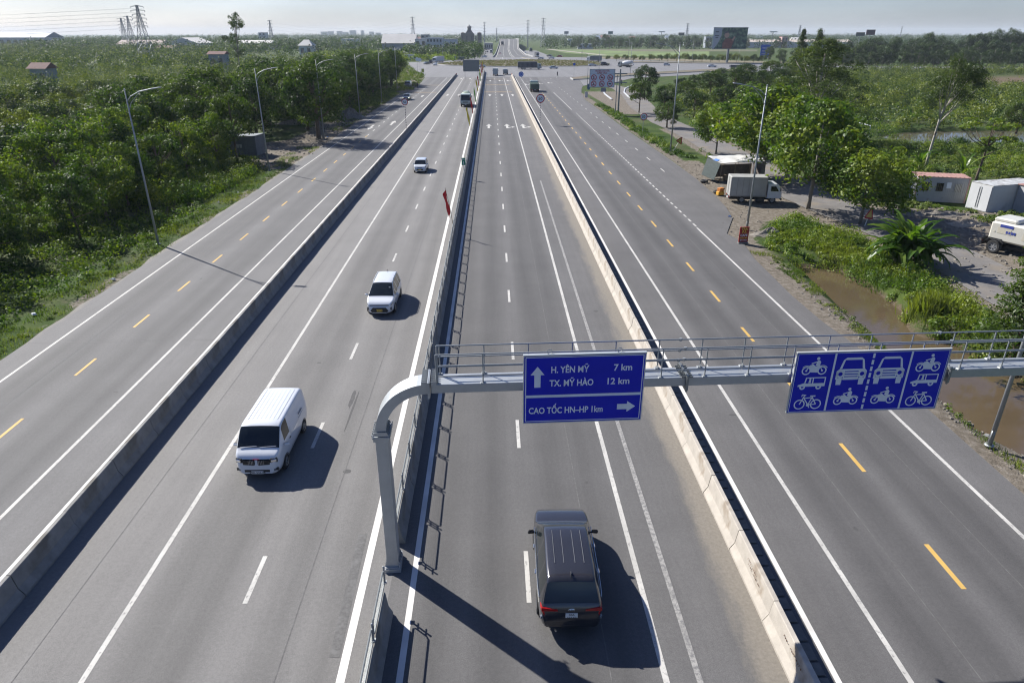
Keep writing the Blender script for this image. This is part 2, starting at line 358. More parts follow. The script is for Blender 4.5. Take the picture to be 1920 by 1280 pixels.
# ---------------------------------------------------------------- asphalt
def asphalt(name, base, warm, wear=0.10, tracks=(), sand=None, gloss=0.5, lanes=()):
    """tracks: x centres of the wheel paths worn into the lanes; sand: (x edge, x full) of the dust along a barrier"""
    m = bpy.data.materials.new(name); m.use_nodes = True; nt = m.node_tree; N = nt.nodes; Lk = nt.links; b = N["Principled BSDF"]
    geo = N.new("ShaderNodeNewGeometry")
    def nz(scale, detail=5, st=None):
        v = geo.outputs["Position"]
        if st: mp = N.new("ShaderNodeMapping"); mp.inputs["Scale"].default_value = st; Lk.new(v, mp.inputs[0]); v = mp.outputs[0]
        n = N.new("ShaderNodeTexNoise"); n.inputs["Scale"].default_value = scale; n.inputs["Detail"].default_value = detail; n.inputs["Roughness"].default_value = .7; Lk.new(v, n.inputs["Vector"]); return n.outputs["Fac"]
    def mr(f, a, c, d, e):
        n = N.new("ShaderNodeMapRange"); n.inputs[1].default_value, n.inputs[2].default_value, n.inputs[3].default_value, n.inputs[4].default_value = a, c, d, e; Lk.new(f, n.inputs[0]); return n.outputs[0]
    def mul(a, c):
        n = N.new("ShaderNodeMath"); n.operation = 'MULTIPLY'; Lk.new(a, n.inputs[0]); Lk.new(c, n.inputs[1]); return n.outputs[0]
    k = mul(mr(nz(34, 4), .3, .7, .70, 1.30), mr(nz(9, 5), .3, .7, .86, 1.14))                                    # aggregate
    k = mul(k, mr(nz(1.0, 5, (1.1, .05, 1)), .3, .7, 1 - wear, 1 + wear))       # long streaks along the lanes
    k = mul(k, mr(nz(.25, 4), .3, .7, 1 - wear, 1 + wear)); k = mul(k, mr(nz(.5, 4, (.9, .016, 1)), .3, .7, .90, 1.10))
    k = mul(k, mr(nz(5, 6), .62, .72, 1, .82))
    sep = N.new("ShaderNodeSeparateXYZ"); Lk.new(geo.outputs["Position"], sep.inputs[0])
    for tx in tracks:
        s = N.new("ShaderNodeMath"); s.operation = 'SUBTRACT'; s.inputs[1].default_value = tx; Lk.new(sep.outputs[0], s.inputs[0])
        a = N.new("ShaderNodeMath"); a.operation = 'ABSOLUTE'; Lk.new(s.outputs[0], a.inputs[0])
        k = mul(k, mr(a.outputs[0], .12, .9, .77, 1.0))
    for tx in lanes:                                                          # darker oily middle of each lane
        s = N.new("ShaderNodeMath"); s.operation = 'SUBTRACT'; s.inputs[1].default_value = tx; Lk.new(sep.outputs[0], s.inputs[0])
        a = N.new("ShaderNodeMath"); a.operation = 'ABSOLUTE'; Lk.new(s.outputs[0], a.inputs[0])
        k = mul(k, mr(a.outputs[0], .3, 1.5, .88, 1.03))
    vm = N.new("ShaderNodeVectorMath"); vm.operation = 'SCALE'; vm.inputs[0].default_value = tuple(base * w for w in warm); Lk.new(k, vm.inputs["Scale"]); cur = vm.outputs[0]
    if sand:
        s = mr(sep.outputs[0], sand[0], sand[1], 0, 1); n2 = nz(1.2, 6, (1, .25, 1)); a = N.new("ShaderNodeMath"); a.operation = 'MULTIPLY_ADD'; a.inputs[1].default_value = 1.1; Lk.new(n2, a.inputs[0])
        q = N.new("ShaderNodeMath"); q.operation = 'ADD'; q.inputs[1].default_value = -.55; Lk.new(s, q.inputs[0]); Lk.new(q.outputs[0], a.inputs[2])
        f = mr(a.outputs[0], .38, .75, 0, .92); mx = N.new("ShaderNodeMix"); mx.data_type = 'RGBA'; Lk.new(f, mx.inputs[0]); Lk.new(cur, mx.inputs[6])
        sv = N.new("ShaderNodeVectorMath"); sv.operation = 'SCALE'; sv.inputs[0].default_value = (.185, .165, .135); Lk.new(mr(nz(9, 5), .3, .7, .8, 1.2), sv.inputs["Scale"]); Lk.new(sv.outputs[0], mx.inputs[7]); cur = mx.outputs[2]
    Lk.new(cur, b.inputs["Base Color"]); b.inputs["Roughness"].default_value = .82; b.inputs["Specular IOR Level"].default_value = gloss
    bp = N.new("ShaderNodeBump"); bp.inputs["Strength"].default_value = .35; bp.inputs["Distance"].default_value = .02; Lk.new(nz(45, 3), bp.inputs["Height"]); Lk.new(bp.outputs[0], b.inputs["Normal"])
    return m
X_LB = -15.03; X_MD = -3.42; X_RB = 8.17
R_EDGE = [(20.3, -60), (20.15, 20.7), (20.15, 34), (19.9, 38), (19.95, 42.4), (20.4, 50.5), (20.9, 55.4), (20.6, 58), (22.6, 63.5), (23.4, 68), (24.0, 74), (24.45, 83), (24.7, 96), (24.45, 132), (24.5, 155), (24.75, 191), (26, 212), (28.2, 229), (30.5, 243)]
R_EDGE = [(x + 0.12 * math.sin(y * 1.7) + .06 * math.sin(y * 4.1), y) for x, y in R_EDGE]
def fine(pts, step):
    out = []
    for (x0, y0), (x1, y1) in zip(pts, pts[1:]):
        n = max(1, int(math.hypot(x1 - x0, y1 - y0) / step))
        out += [(x0 + (x1 - x0) * i / n, y0 + (y1 - y0) * i / n) for i in range(n)]
    return out + [pts[-1]]
L_EDGE = [(-26.75 + 0.22 * math.sin(y * .31) * math.sin(y * .13 + 1) + .1 * math.sin(y * 1.3), y) for y in range(-60, 206, 2)] + [(-26, 212), (-24.8, 224), (-25.4, 262), (-27.2, 300)]
J0 = 295.0
mb = MB(); mb.poly([(x, y, 0) for x, y in L_EDGE] + [(X_LB, J0, 0), (X_LB, -60, 0)]); mb.f[-1] = mb.f[-1][::-1]
tag(mb.build("left_service_road", asphalt("asphalt_left_service", .104, (1.01, .985, .965), .10, (-18.9, -20.4, -22.6, -24.0), sand=(-25.8, -27.3), lanes=(-19.7, -23.3))), kind='structure')
def strip(name, x0, x1, y0, y1, m, z=0.0):
    mb = MB(); n = max(1, int((y1 - y0) / 40))
    for i in range(n):
        a, b2 = y0 + (y1 - y0) * i / n, y0 + (y1 - y0) * (i + 1) / n; mb.quad((x0, a, z), (x1, a, z), (x1, b2, z), (x0, b2, z))
    return tag(mb.build(name, m), kind='structure')
strip("left_main_road", X_LB, X_MD, -60, J0, asphalt("asphalt_left_main", .148, (1.03, .99, .935), .08, (-5.0, -6.5, -8.8, -10.2), lanes=(-9.4,)))
strip("right_main_road", X_MD, X_RB, -60, J0, asphalt("asphalt_right_main", .095, (1.02, .985, .955), .10, (-2.0, -.1, 2.1, 3.6), sand=(6.3, 7.7), lanes=(-.9, 2.8)))
mb = MB(); mb.poly([(X_RB, -60, 0)] + [(x, y, 0) for x, y in R_EDGE] + [(34.5, J0, 0), (X_RB, J0, 0)])
tag(mb.build("right_service_road", asphalt("asphalt_right_service", .094, (1.02, .98, .95), .11, (12.3, 13.9, 15.8, 17.3), lanes=(13.0, 16.6))), kind='structure')
a_far = asphalt("asphalt_junction", .150, (1, .985, .985), .08)
mb = MB(); J = [(-27.2, J0), (34.5, J0), (30.5, 243), (33, 248), (44, 260)] + [tuple(at(*q)[:2]) for q in ((1185, 147), (1330, 139), (1420, 135), (1600, 131.5), (1960, 130.5), (2400, 130), (2400, 125.5), (1960, 126.5), (1600, 124), (1330, 117), (1160, 112), (1085, 107.5), (905, 107.5), (830, 115), (764, 117), (640, 118), (560, 121), (560, 125), (690, 125), (764, 128), (785, 137))]
mb.poly([(x, y, 0.004) for x, y in J]); tag(mb.build("junction_road", a_far), kind='structure')
# the far road, climbing onto an overpass
far_road = [(540, 0.0, 925, 1000), (600, .3, 929, 985), (690, 2.6, 933, 973), (780, 5.8, 936, 972), (860, 8.2, 937, 972), (930, 9.0, 937, 972), (1200, 8.0, 937, 967)]
mb = MB(); mw = MB(); rows = []
for d, z, xa, xb in far_road:
    k = (d) / ray(960, 63 + (CAM_H - z) * 1404 / d)[1]
    rows.append((far(xa, 63 + (CAM_H - z) * 1404 / d, d)[0], far(xb, 63 + (CAM_H - z) * 1404 / d, d)[0], d, z))
for (a0, b0, d0, z0), (a1, b1, d1, z1) in zip(rows, rows[1:]):
    mb.quad((a0, d0, z0 + .01), (b0, d0, z0 + .01), (b1, d1, z1 + .01), (a1, d1, z1 + .01))
    for s0, s1, o in ((a0, a1, -.3), (b0, b1, .3)):
        mw.add([(s0, d0, -.1), (s0 + o, d0, -.1), (s0 + o, d0, z0 + .9), (s0, d0, z0 + .9), (s1, d1, -.1), (s1 + o, d1, -.1), (s1 + o, d1, z1 + .9), (s1, d1, z1 + .9)], [(0, 1, 2, 3), (4, 7, 6, 5), (0, 4, 5, 1), (1, 5, 6, 2), (2, 6, 7, 3), (3, 7, 4, 0)])
tag(mb.build("overpass_road", asphalt("asphalt_overpass", .085, (1, 1, 1), .1)), kind='structure')
ml = MB()
for (a0, b0, d0, z0), (a1, b1, d1, z1) in zip(rows, rows[1:]):
    for t0 in (.06, .27, .48, .53, .74, .94):
        if t0 in (.06, .48, .53, .94): segs = [(0, 1)]
        else: segs = [(k / 6, k / 6 + .07) for k in range(6)]
        for u0, u1 in segs:
            f = lambda u, o: ((a0 + (a1 - a0) * u) * (1 - t0) + (b0 + (b1 - b0) * u) * t0 + o, d0 + (d1 - d0) * u, z0 + (z1 - z0) * u + .05)
            ml.quad(f(u0, -.15), f(u0, .15), f(u1, .15), f(u1, -.15))
tag(ml.build("overpass_markings", mat("far_paint", (.5, .48, .42), .8)), kind='structure')
ov = thing("overpass", "long concrete overpass ramp rising beyond the roundabout to the horizon", "overpass", (0, 540, 0))
o = mw.build("retaining_wall", mat("far_concrete", (.33, .33, .32), .9, var=.1, scale=.3)); o.parent = ov; o.matrix_parent_inverse = Matrix.Translation((0, -540, 0)); KIDS.setdefault(ov.name, []).append(o)
strip("far_side_road_left", rows[0][0] - 14, rows[0][0] - .4, 525, 1000, a_far, .002)
strip("far_side_road_right", rows[0][1] + .4, rows[0][1] + 15, 525, 760, a_far, .002)
# side track of pale concrete on the right
P = np.array(fine([tuple(p) for p in TRACK], 2.0)); T = np.gradient(P, axis=0); T /= np.linalg.norm(T, axis=1)[:, None]; Nn = np.stack([-T[:, 1], T[:, 0]], 1)
wv = TRACK_W + 0.35 * (vnoise(P[:, 0], P[:, 1], 4, 21) - .5)
mb = MB()
for i in range(len(P) - 1):
    a, c2 = P[i] + Nn[i] * wv[i], P[i] - Nn[i] * wv[i]; d2, e = P[i + 1] - Nn[i + 1] * wv[i + 1], P[i + 1] + Nn[i + 1] * wv[i + 1]
    mb.quad((*a, .012), (*c2, .012), (*d2, .012), (*e, .012))
tag(mb.build("side_track", mat("track_concrete", (.145, .135, .125), .95, var=.15, scale=1.2, var2=.2, scale2=.25, bump=.4, bscale=18, dirt=((.175, .148, .115), .35, .52))), kind='structure')
# kerbed islands
m_kerb = mat("kerb_concrete", (.42, .41, .39), .9, var=.12, scale=.6)
m_isl = mat("island_soil", (.125, .098, .062), 1, var=.35, scale=.5, var2=.25, scale2=.12, bump=.6, bscale=3, dirt=((.06, .075, .028), .2, .5))
def island(name, pts, h=.3, top=None):
    P = fine([tuple(p) for p in pts] + [tuple(pts[0])], 3.0)[:-1]; c0 = np.mean(P, axis=0); mb = MB(); mb.prism([(x, y) for x, y in P], 'z', -.1, h)
    tag(mb.build(name + "_kerb", m_kerb), kind='structure')
    q = [(x + (c0[0] - x) * .35 / max(1, abs(x - c0[0])) * 1.2, y + (c0[1] - y) * .35 / max(1, abs(y - c0[1])) * 1.2) for x, y in P]
    me = MB(); me.poly([(x, y, h + .012) for x, y in q]); tag(me.build(name, top or m_isl), kind='structure'); return q
ISL = [island("roundabout_island", pxpoly([(818, 121), (850, 117), (905, 114), (1000, 112.6), (1085, 114), (1130, 118), (1146, 121), (1134, 123), (1085, 125), (930, 125.6), (870, 124.4), (835, 123)])),
       island("traffic_island", pxpoly([(1069, 147.5), (1100, 143.5), (1180, 139), (1320, 131.5), (1420, 131), (1420, 133.5), (1320, 135), (1180, 143), (1100, 149), (1074, 150.5)])),
       island("verge_island", pxpoly([(1160, 117.5), (1330, 119.5), (1640, 122.5), (1640, 121), (1330, 117.8), (1165, 115.8)]))]
# green fields beyond the junction
def field(name, px, c, z=.02, **k):
    mb = MB(); mb.poly([(*at(*q)[:2], z) for q in px]); tag(mb.build(name, mat(name, c, 1, **k)), kind='structure')
field("green_field", [(1030, 93), (1200, 92), (1330, 95), (1330, 106), (1150, 106), (1060, 100)], (.105, .15, .035), var=.25, scale=.08, var2=.3, scale2=.02)
field("brown_field", [(1050, 92.4), (1420, 93.5), (1420, 96.5), (1200, 97)], (.10, .095, .045), z=.05, var=.3, scale=.05)
field("field_path", [(1020, 92.5), (1030, 92.3), (1140, 104), (1130, 104.6)], (.30, .27, .22), z=.07, var=.1)
field("verge_strip", [(1085, 107.2), (1160, 111.6), (1330, 116.6), (1600, 123.4), (1600, 120.5), (1330, 112.5), (1150, 107)], (.15, .125, .07), z=.05, var=.3, scale=.3)
field("left_field", [(560, 97), (760, 93), (905, 97), (905, 102), (760, 97), (560, 100)], (.16, .17, .07), var=.25, scale=.05)
# water
def water(name, P, z, c, rough=.06):
    mb = MB(); lo, hi = P.min(axis=0) - 2, P.max(axis=0) + 2; lo[0] = max(lo[0], 21.3)                       # the banks stand above this sheet
    mb.quad((lo[0], lo[1], z), (hi[0], lo[1], z), (hi[0], hi[1], z), (lo[0], hi[1], z))
    m = mat(name, c, rough, var=.16, scale=.25, bump=.05, bscale=5, spec=.5); tag(mb.build(name, m), kind='structure')
water("ditch_water", DITCH, WATER_Z, (.092, .067, .040), .10); water("pond_water", POND, POND_Z, (.10, .085, .055), .06)

# ---------------------------------------------------------------- painted markings
def paint(name, col, cover):
    m = bpy.data.materials.new(name); m.use_nodes = True; nt = m.node_tree; N = nt.nodes; Lk = nt.links; b = N["Principled BSDF"]
    geo = N.new("ShaderNodeNewGeometry"); n = N.new("ShaderNodeTexNoise"); n.inputs["Scale"].default_value = 7; n.inputs["Detail"].default_value = 8; n.inputs["Roughness"].default_value = .75; Lk.new(geo.outputs["Position"], n.inputs["Vector"])
    mr = N.new("ShaderNodeMapRange"); mr.inputs[1].default_value = cover; mr.inputs[2].default_value = cover + .12; Lk.new(n.outputs["Fac"], mr.inputs[0])
    n2 = N.new("ShaderNodeTexNoise"); n2.inputs["Scale"].default_value = .8; n2.inputs["Detail"].default_value = 4; Lk.new(geo.outputs["Position"], n2.inputs["Vector"])
    v = N.new("ShaderNodeMapRange"); v.inputs[1].default_value = .3; v.inputs[2].default_value = .7; v.inputs[3].default_value = .82; v.inputs[4].default_value = 1.12; Lk.new(n2.outputs["Fac"], v.inputs[0])
    s = N.new("ShaderNodeVectorMath"); s.operation = 'SCALE'; s.inputs[0].default_value = col; Lk.new(v.outputs[0], s.inputs["Scale"])
    mx = N.new("ShaderNodeMix"); mx.data_type = 'RGBA'; Lk.new(mr.outputs[0], mx.inputs[0]); Lk.new(s.outputs[0], mx.inputs[6]); mx.inputs[7].default_value = (.15, .147, .143, 1)
    Lk.new(mx.outputs[2], b.inputs["Base Color"]); b.inputs["Roughness"].default_value = .75; return m
bp_ = MB(); wp = MB(); yp = MB(); fp = MB(); dp = MB(); ZM = .005
def stripe(mb, x, y0, y1, w=.16, x1=None):
    x1 = x if x1 is None else x1; n = max(1, int((y1 - y0) / 30))
    for i in range(n):
        a, c = i / n, (i + 1) / n; xa, xb = x + (x1 - x) * a, x + (x1 - x) * c; ya, yb = y0 + (y1 - y0) * a, y0 + (y1 - y0) * c
        mb.quad((xa - w / 2, ya, ZM), (xa + w / 2, ya, ZM), (xb + w / 2, yb, ZM), (xb - w / 2, yb, ZM))
def dashes(mb, x, ref, per, ln, y0, y1, w=.15):
    y = ref - math.ceil((ref - y0) / per) * per
    while y < y1: stripe(mb, x, y, y + ln, w); y += per
stripe(wp, at(1250, 1278)[0], 0, 290, .17, at(970, 240)[0]); stripe(wp, at(1709, 1280)[0], 0, 290, .16, at(1037, 240)[0])
stripe(wp, at(155, 1274)[0], 0, 292, .16, at(810, 240)[0]); stripe(wp, at(11, 960)[0], 0, 290, .15, at(743, 240)[0])
stripe(wp, at(107, 640)[0], 0, 215, .15, at(672, 240)[0])
stripe(bp_, -4.3, 0, 300, .24); stripe(bp_, -2.70, 0, 300, .19)                         # both sides of the median
stripe(bp_, -15.98, 0, 290, .17); stripe(bp_, 9.2, 0, 290, .17)
stripe(fp, 5.42, 0, 82, .17, 5.62)                                                    # the old ground-off line
XR = at(1808, 1104)[0]
stripe(wp, 18.35, 0, 60, .16); dashes(wp, 18.4, 60.5, 1.75, .95, 60.5, 158, .17)
dashes(wp, 21.75, 96, 8.65, 2.3, 92, 235, .15); stripe(wp, 18.2, 165, 215, .15)
dashes(wp, .96, 15.88, 8.62, 2.3, -10, 292); dashes(wp, -7.8, 16.08, 8.65, 2.1, -10, 292)
dashes(yp, XR, 16.07, 6.34, 2.08, -10, 222, .17); dashes(wp, XR, 225, 6.34, 2.1, 225, 285, .15)
dashes(yp, -21.58, 31.82, 6.31, 2.04, 0, 122, .15); dashes(wp, -21.58, 122, 6.31, 2.04, 122, 240, .15)
def arrow(cx, cy, L=5.0, kind='up', flip=False, s=1.0):
    """painted lane arrow; L long because drivers see it at a slant"""
    w = .42 * s; h = L; d = -1 if flip else 1
    def pp(q): wp.poly([(cx + x * 1.0, cy + d * y, ZM) for x, y in (q if not flip else q[::-1])])
    pp([(-w / 2, 0), (w / 2, 0), (w / 2, h * .55), (-w / 2, h * .55)]); pp([(-w * 1.35, h * .55), (w * 1.35, h * .55), (0, h)])
    if kind == 'upright':
        pp([(w / 2, h * .06), (.95 * s, h * .20), (.95 * s, h * .32), (w / 2, h * .20)]); pp([(.9 * s, h * .10), (1.5 * s, h * .27), (.9 * s, h * .42)])
for x, k in ((-.75, 'up'), (2.7, 'upright'), (5.75, 'upright')): arrow(x, 131.5, 6.5, k); arrow(x, 203, 6.5, 'up'); arrow(x, 268, 6.5, 'up' if k == 'up' else 'upright')
for x in (-22.8, -19.6): arrow(x, 137, 7, 'up', flip=(x < -20)); arrow(x, 200, 6, 'up', flip=(x < -20))
for x in (-6, -9.6, -12.8): arrow(x, 210, 6, 'up', True)
for x in (-5.4, -8.6, -12.0): arrow(x, 287, 7, 'up', True)
for x in (11.5, 13.2, 16.4, 20): arrow(x, 236 + x, 6, 'upright')
for y in (216.5, 218.0, 248, 249.5, 279, 280.5): stripe(dp, 1, y - 60 + 60, y + .5, 9.6)
for y in (215, 217, 246, 248): stripe(dp, -20.6, y, y + .45, 8)
# stop-line dashes and lane lines on the junction and the far road
for i in range(7): stripe(wp, -30 + i * .1, 300 + i * 7, 303 + i * 7, .16, -32 - i)
for k in range(10): stripe(wp, 12 + k * 2.6, 262 + k * 5, 264.5 + k * 5, .16, 12.8 + k * 2.6)
for x in (4, 8, 12, 16, 20, 24): dashes(wp, x + 2, 505, 12, 4, 500, 560, .25)
stripe(wp, 7.5, 500, 545, .3); stripe(yp, 27, 495, 540, .5, 22); stripe(wp, 25.5, 495, 540, .5, 20.5)
tag(bp_.build("edge_line_markings", paint("fresh_white_paint", (.62, .60, .56), .64)), kind='structure')
tag(wp.build("white_road_markings", paint("white_paint", (.46, .445, .41), .535)), kind='structure')
tag(yp.build("yellow_road_markings", paint("yellow_paint", (.52, .33, .085), .60)), kind='structure')
tag(fp.build("ground_off_line", paint("old_paint", (.30, .29, .27), .455)), kind='structure')
tag(dp.build("rumble_strips", paint("ochre_paint", (.40, .27, .12), .52)), kind='structure')
# tar patches, skid marks and stains that lie on the asphalt
sm = MB()
def blotch(x, y, a, b2, seed, z=.0035, n=20):
    r = random.Random(seed); sm.poly([(x + a * math.cos(t) * (1 + .35 * (r.random() - .5)), y + b2 * math.sin(t) * (1 + .35 * (r.random() - .5)), z) for t in [2 * math.pi * i / n for i in range(n)]])
pm_ = MB(); stripe(pm_, -4.62, 14.0, 19.2, .30, -4.72); blotch(-7.2, 41.5, .16, .5, 1); blotch(-6.9, 29.0, .10, .9, 2); blotch(-6.7, 28.0, .05, 1.8, 3)
for i, (x, y) in enumerate(((3.5, 22), (1.9, 33), (10.9, 27), (12.7, 19), (-9.4, 33), (-6.0, 23), (-2.2, 29), (16.6, 44), (14, 60), (-21, 47), (-18.6, 30), (6.4, 40), (3, 52), (-10.2, 25))): blotch(x, y, .07 + .05 * (i % 3), .07 + .07 * (i % 2), 20 + i, n=9)
for x, y0, y1 in ((13.1, -5, 140), (16.62, -5, 90), (-13.2, 0, 200), (-6.1, 5, 160), (3.05, 0, 150), (-23.2, 10, 160)): stripe(pm_, x, y0, y1, .03, x + .12)
for y, x0, x1 in ((86.5, -14.6, 7.6), (60.5, -3, 6.5), (98, 8.9, 20), (47.2, 8.9, 19.8), (118, -14.5, -3.8), (36, -26.5, -15.4), (71, -26.5, -15.3)): pm_.quad((x0, y, .0035), (x1, y + .15, .0035), (x1, y + .19, .0035), (x0, y + .04, .0035))
tag(pm_.build("road_seams", mat("old_patch", (.105, .102, .098), .85, var=.25, scale=9, dirt=((.14, .137, .132), 3, .5))), kind='structure')
tag(sm.build("road_stains", mat("tar_patch", (.062, .06, .058), .8, var=.25, scale=6)), kind='structure')

# ---------------------------------------------------------------- concrete barriers
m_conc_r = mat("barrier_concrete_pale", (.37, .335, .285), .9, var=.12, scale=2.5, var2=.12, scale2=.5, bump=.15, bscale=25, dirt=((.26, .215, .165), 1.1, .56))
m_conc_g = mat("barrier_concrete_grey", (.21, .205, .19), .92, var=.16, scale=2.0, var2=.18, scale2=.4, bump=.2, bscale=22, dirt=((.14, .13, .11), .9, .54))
SEG = 3.12; SH = .86
def barrier_mesh(name, m, top=.085, mid=.135, base=.30):
    L = SEG - .03; prof = [(-base, 0), (-base, .09), (-mid - .02, .33), (-top, SH - .02), (-top + .02, SH), (top - .02, SH), (top, SH - .02), (mid + .02, .33), (base, .09), (base, 0)]
    mb = MB(); mb.prism([(x, z) for x, z in prof], 'y', 0, L)
    for yy in (.75, L - .75):                                               # lifting holes
        for s in (-1, 1): mb.cyl((s * (mid - .012), yy, .45), (s * (mid - .006), yy, .45), .03, n=6)
    me = mb.mesh(name); me.materials.append(m); return me
def barrier_row(name, me, x, y0, y1, label, group, skip=()):
    y = y0; k = 0
    while y < y1:
        if not any(a <= y + SEG / 2 <= c for a, c in skip):
            r = random.Random(hash((name, k)) & 0xffff if False else int(abs(x) * 100) + k)
            o = link(name, me); o.location = (x + r.uniform(-.012, .012), y, r.uniform(-.006, .006)); o.rotation_euler = (0, 0, R(r.uniform(-.12, .12)))
            tag(o, label, "barrier", group)
        y += SEG; k += 1
    return k
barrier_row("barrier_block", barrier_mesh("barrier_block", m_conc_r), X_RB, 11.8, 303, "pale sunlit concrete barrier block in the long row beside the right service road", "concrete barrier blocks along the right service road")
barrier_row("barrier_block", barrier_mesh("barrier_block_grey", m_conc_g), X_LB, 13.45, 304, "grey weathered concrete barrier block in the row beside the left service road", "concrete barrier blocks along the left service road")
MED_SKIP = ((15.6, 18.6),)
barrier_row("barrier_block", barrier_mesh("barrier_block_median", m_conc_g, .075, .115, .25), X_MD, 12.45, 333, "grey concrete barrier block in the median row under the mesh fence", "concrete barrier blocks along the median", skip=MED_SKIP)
# scribbles painted on two blocks
sc = MB(); r = random.Random(5)
for y0, n, z0 in ((16.9, 9, .62), (16.8, 12, .50), (13.9, 15, .56)):
    y = y0
    for i in range(n):
        if i % 5 == 4: y -= .08; continue
        xx = X_RB - .112 - (SH - z0) * .10 - .006
        h = r.uniform(.05, .09); sc.tube([(xx, y, z0 + r.uniform(0, .02)), (xx - .002, y - .02, z0 + h), (xx - .004, y - .03, z0 + r.uniform(0, h)), (xx - .004, y - .04, z0 + h)], .006, 4); y -= r.uniform(.075, .1)
o = sc.build("scribble", mat("scribble_paint", (.22, .10, .05), .8)); tag(o, "small dark handwriting scribbled on the pale right barrier near the camera", "graffiti")
# drain slabs in the gap right of the right barrier
m_slab = mat("drain_slab", (.15, .14, .125), .9, var=.2, scale=3); mb = MB(); y = 10.0; k = 0
while y < 300:
    L = .60 + .12 * math.sin(k * 2.3); k += 1; mb.box((8.70 + .012 * math.sin(k * 5.1), y + L / 2, .02), (.44, L - .09, .07)); y += L; k += 1
tag(mb.build("drain_covers", m_slab), "row of narrow concrete drain slabs along the foot of the pale barrier", "drain", kind='structure')
# ---------------------------------------------------------------- median fence on the barrier
m_galv = mat("galvanised_steel", (.30, .315, .32), .55, .5, var=.10, scale=6); m_galv_d = mat("dull_galvanised", (.22, .235, .235), .5, .5, var=.12, scale=5)
PAN = 2.165
def panel_mesh():
    mb = MB(); z0, z1, L = SH + .07, SH + .56, PAN - .22; rr = .07
    pts = [(0, .11 + rr, z0), (0, .11, z0 + rr), (0, .11, z1 - rr), (0, .11 + rr, z1), (0, .11 + L - rr, z1), (0, .11 + L, z1 - rr), (0, .11 + L, z0 + rr), (0, .11 + L - rr, z0), (0, .11 + rr, z0)]
    mb.tube(pts, .027, 6, False)
    n = 26
    for i in range(1, n): y = .11 + L * i / n; mb.cyl((0, y, z0), (0, y, z1), .0022, n=3, cap=False)
    for i in range(1, 7): z = z0 + (z1 - z0) * i / 7; mb.cyl((.003, .11, z), (.003, .11 + L, z), .0022, n=3, cap=False)
    me = mb.mesh("fence_panel"); me.materials.append(m_galv_d); return me
def fpost_mesh():
    mb = MB(); mb.cyl((0, 0, SH), (0, 0, SH + .60), .028, n=8)
    for z in (.2, .46): mb.cyl((0, -.13, SH + z), (0, .13, SH + z), .022, n=6)
    mb.box((0, 0, SH + .012), (.12, .14, .024)); mb.ball((0, 0, SH + .60), .034, 8, 5); me = mb.mesh("fence_post"); me.materials.append(m_galv); return me
pm, fpm = panel_mesh(), fpost_mesh()
def fence(y0, n, label, nmax=100):
    f = thing("median_fence", label, "fence", (X_MD, y0, 0)); rest = MB()
    for i in range(n + 1):
        if i < nmax: p = link("fence_post", fpm, None, f); p.location = (0, i * PAN, 0)
        if i < n:
            if i < nmax: p = link("fence_panel", pm, None, f); p.location = (0, i * PAN, 0)
            else:
                a, L = i * PAN, PAN; z0, z1 = SH + .07, SH + .56
                for z in (z0, z1): rest.cyl((0, a + .1, z), (0, a + L - .1, z), .021, n=4, cap=False)
                for yy in (a, a + .11, a + L - .11): rest.cyl((0, yy, SH), (0, yy, z1 + .04), .021, n=4, cap=False)
    if rest.v: o = rest.build("fence_far_panels", m_galv_d, f); o['kind'] = 'stuff'
fence(15.95 - PAN * 3, 3, "short end of the median mesh fence in front of the gantry column")
fence(18.45, 140, "long low mesh fence running along the median barrier into the distance")
# ---------------------------------------------------------------- gantry over the right carriageway
m_gal_l = mat("gantry_steel", (.40, .42, .43), .45, .55, var=.07, scale=2.5, var2=.06, scale2=.6)
m_white_sign = mat("sign_white", (.66, .70, .74), .55, var=.06, scale=2)
m_blue = mat("sign_blue", (.005, .013, .42), .5, var=.07, scale=1.3, spec=.25)
GA = R(2.07); GO = Vector((-3.42, 17.67, 0)); GM = Matrix.Translation(GO) @ Matrix.Rotation(GA, 4, 'Z')
gan = thing("sign_gantry", "grey steel sign gantry with curved arm and handrails spanning the right carriageways", "gantry", GO, GA)
def rect_sweep(mb, path, hw, hd):
    """path of (x,z); hw half thickness across the path in x-z, hd half depth in y"""
    V = []; F = []
    for i, (x, z) in enumerate(path):
        a = path[max(i - 1, 0)]; c = path[min(i + 1, len(path) - 1)]; dx, dz = c[0] - a[0], c[1] - a[1]; l = math.hypot(dx, dz); nx, nz = -dz / l * hw, dx / l * hw
        V += [(x + nx, -hd, z + nz), (x + nx, hd, z + nz), (x - nx, hd, z - nz), (x - nx, -hd, z - nz)]
    for i in range(len(path) - 1):
        for k in range(4): F.append((4 * i + k, 4 * i + (k + 1) % 4, 4 * i + 4 + (k + 1) % 4, 4 * i + 4 + k))
    F += [(0, 1, 2, 3)[::-1], tuple(4 * (len(path) - 1) + k for k in range(4))]; mb.add(V, F)
SPAN = 25.6; BZ = 6.68
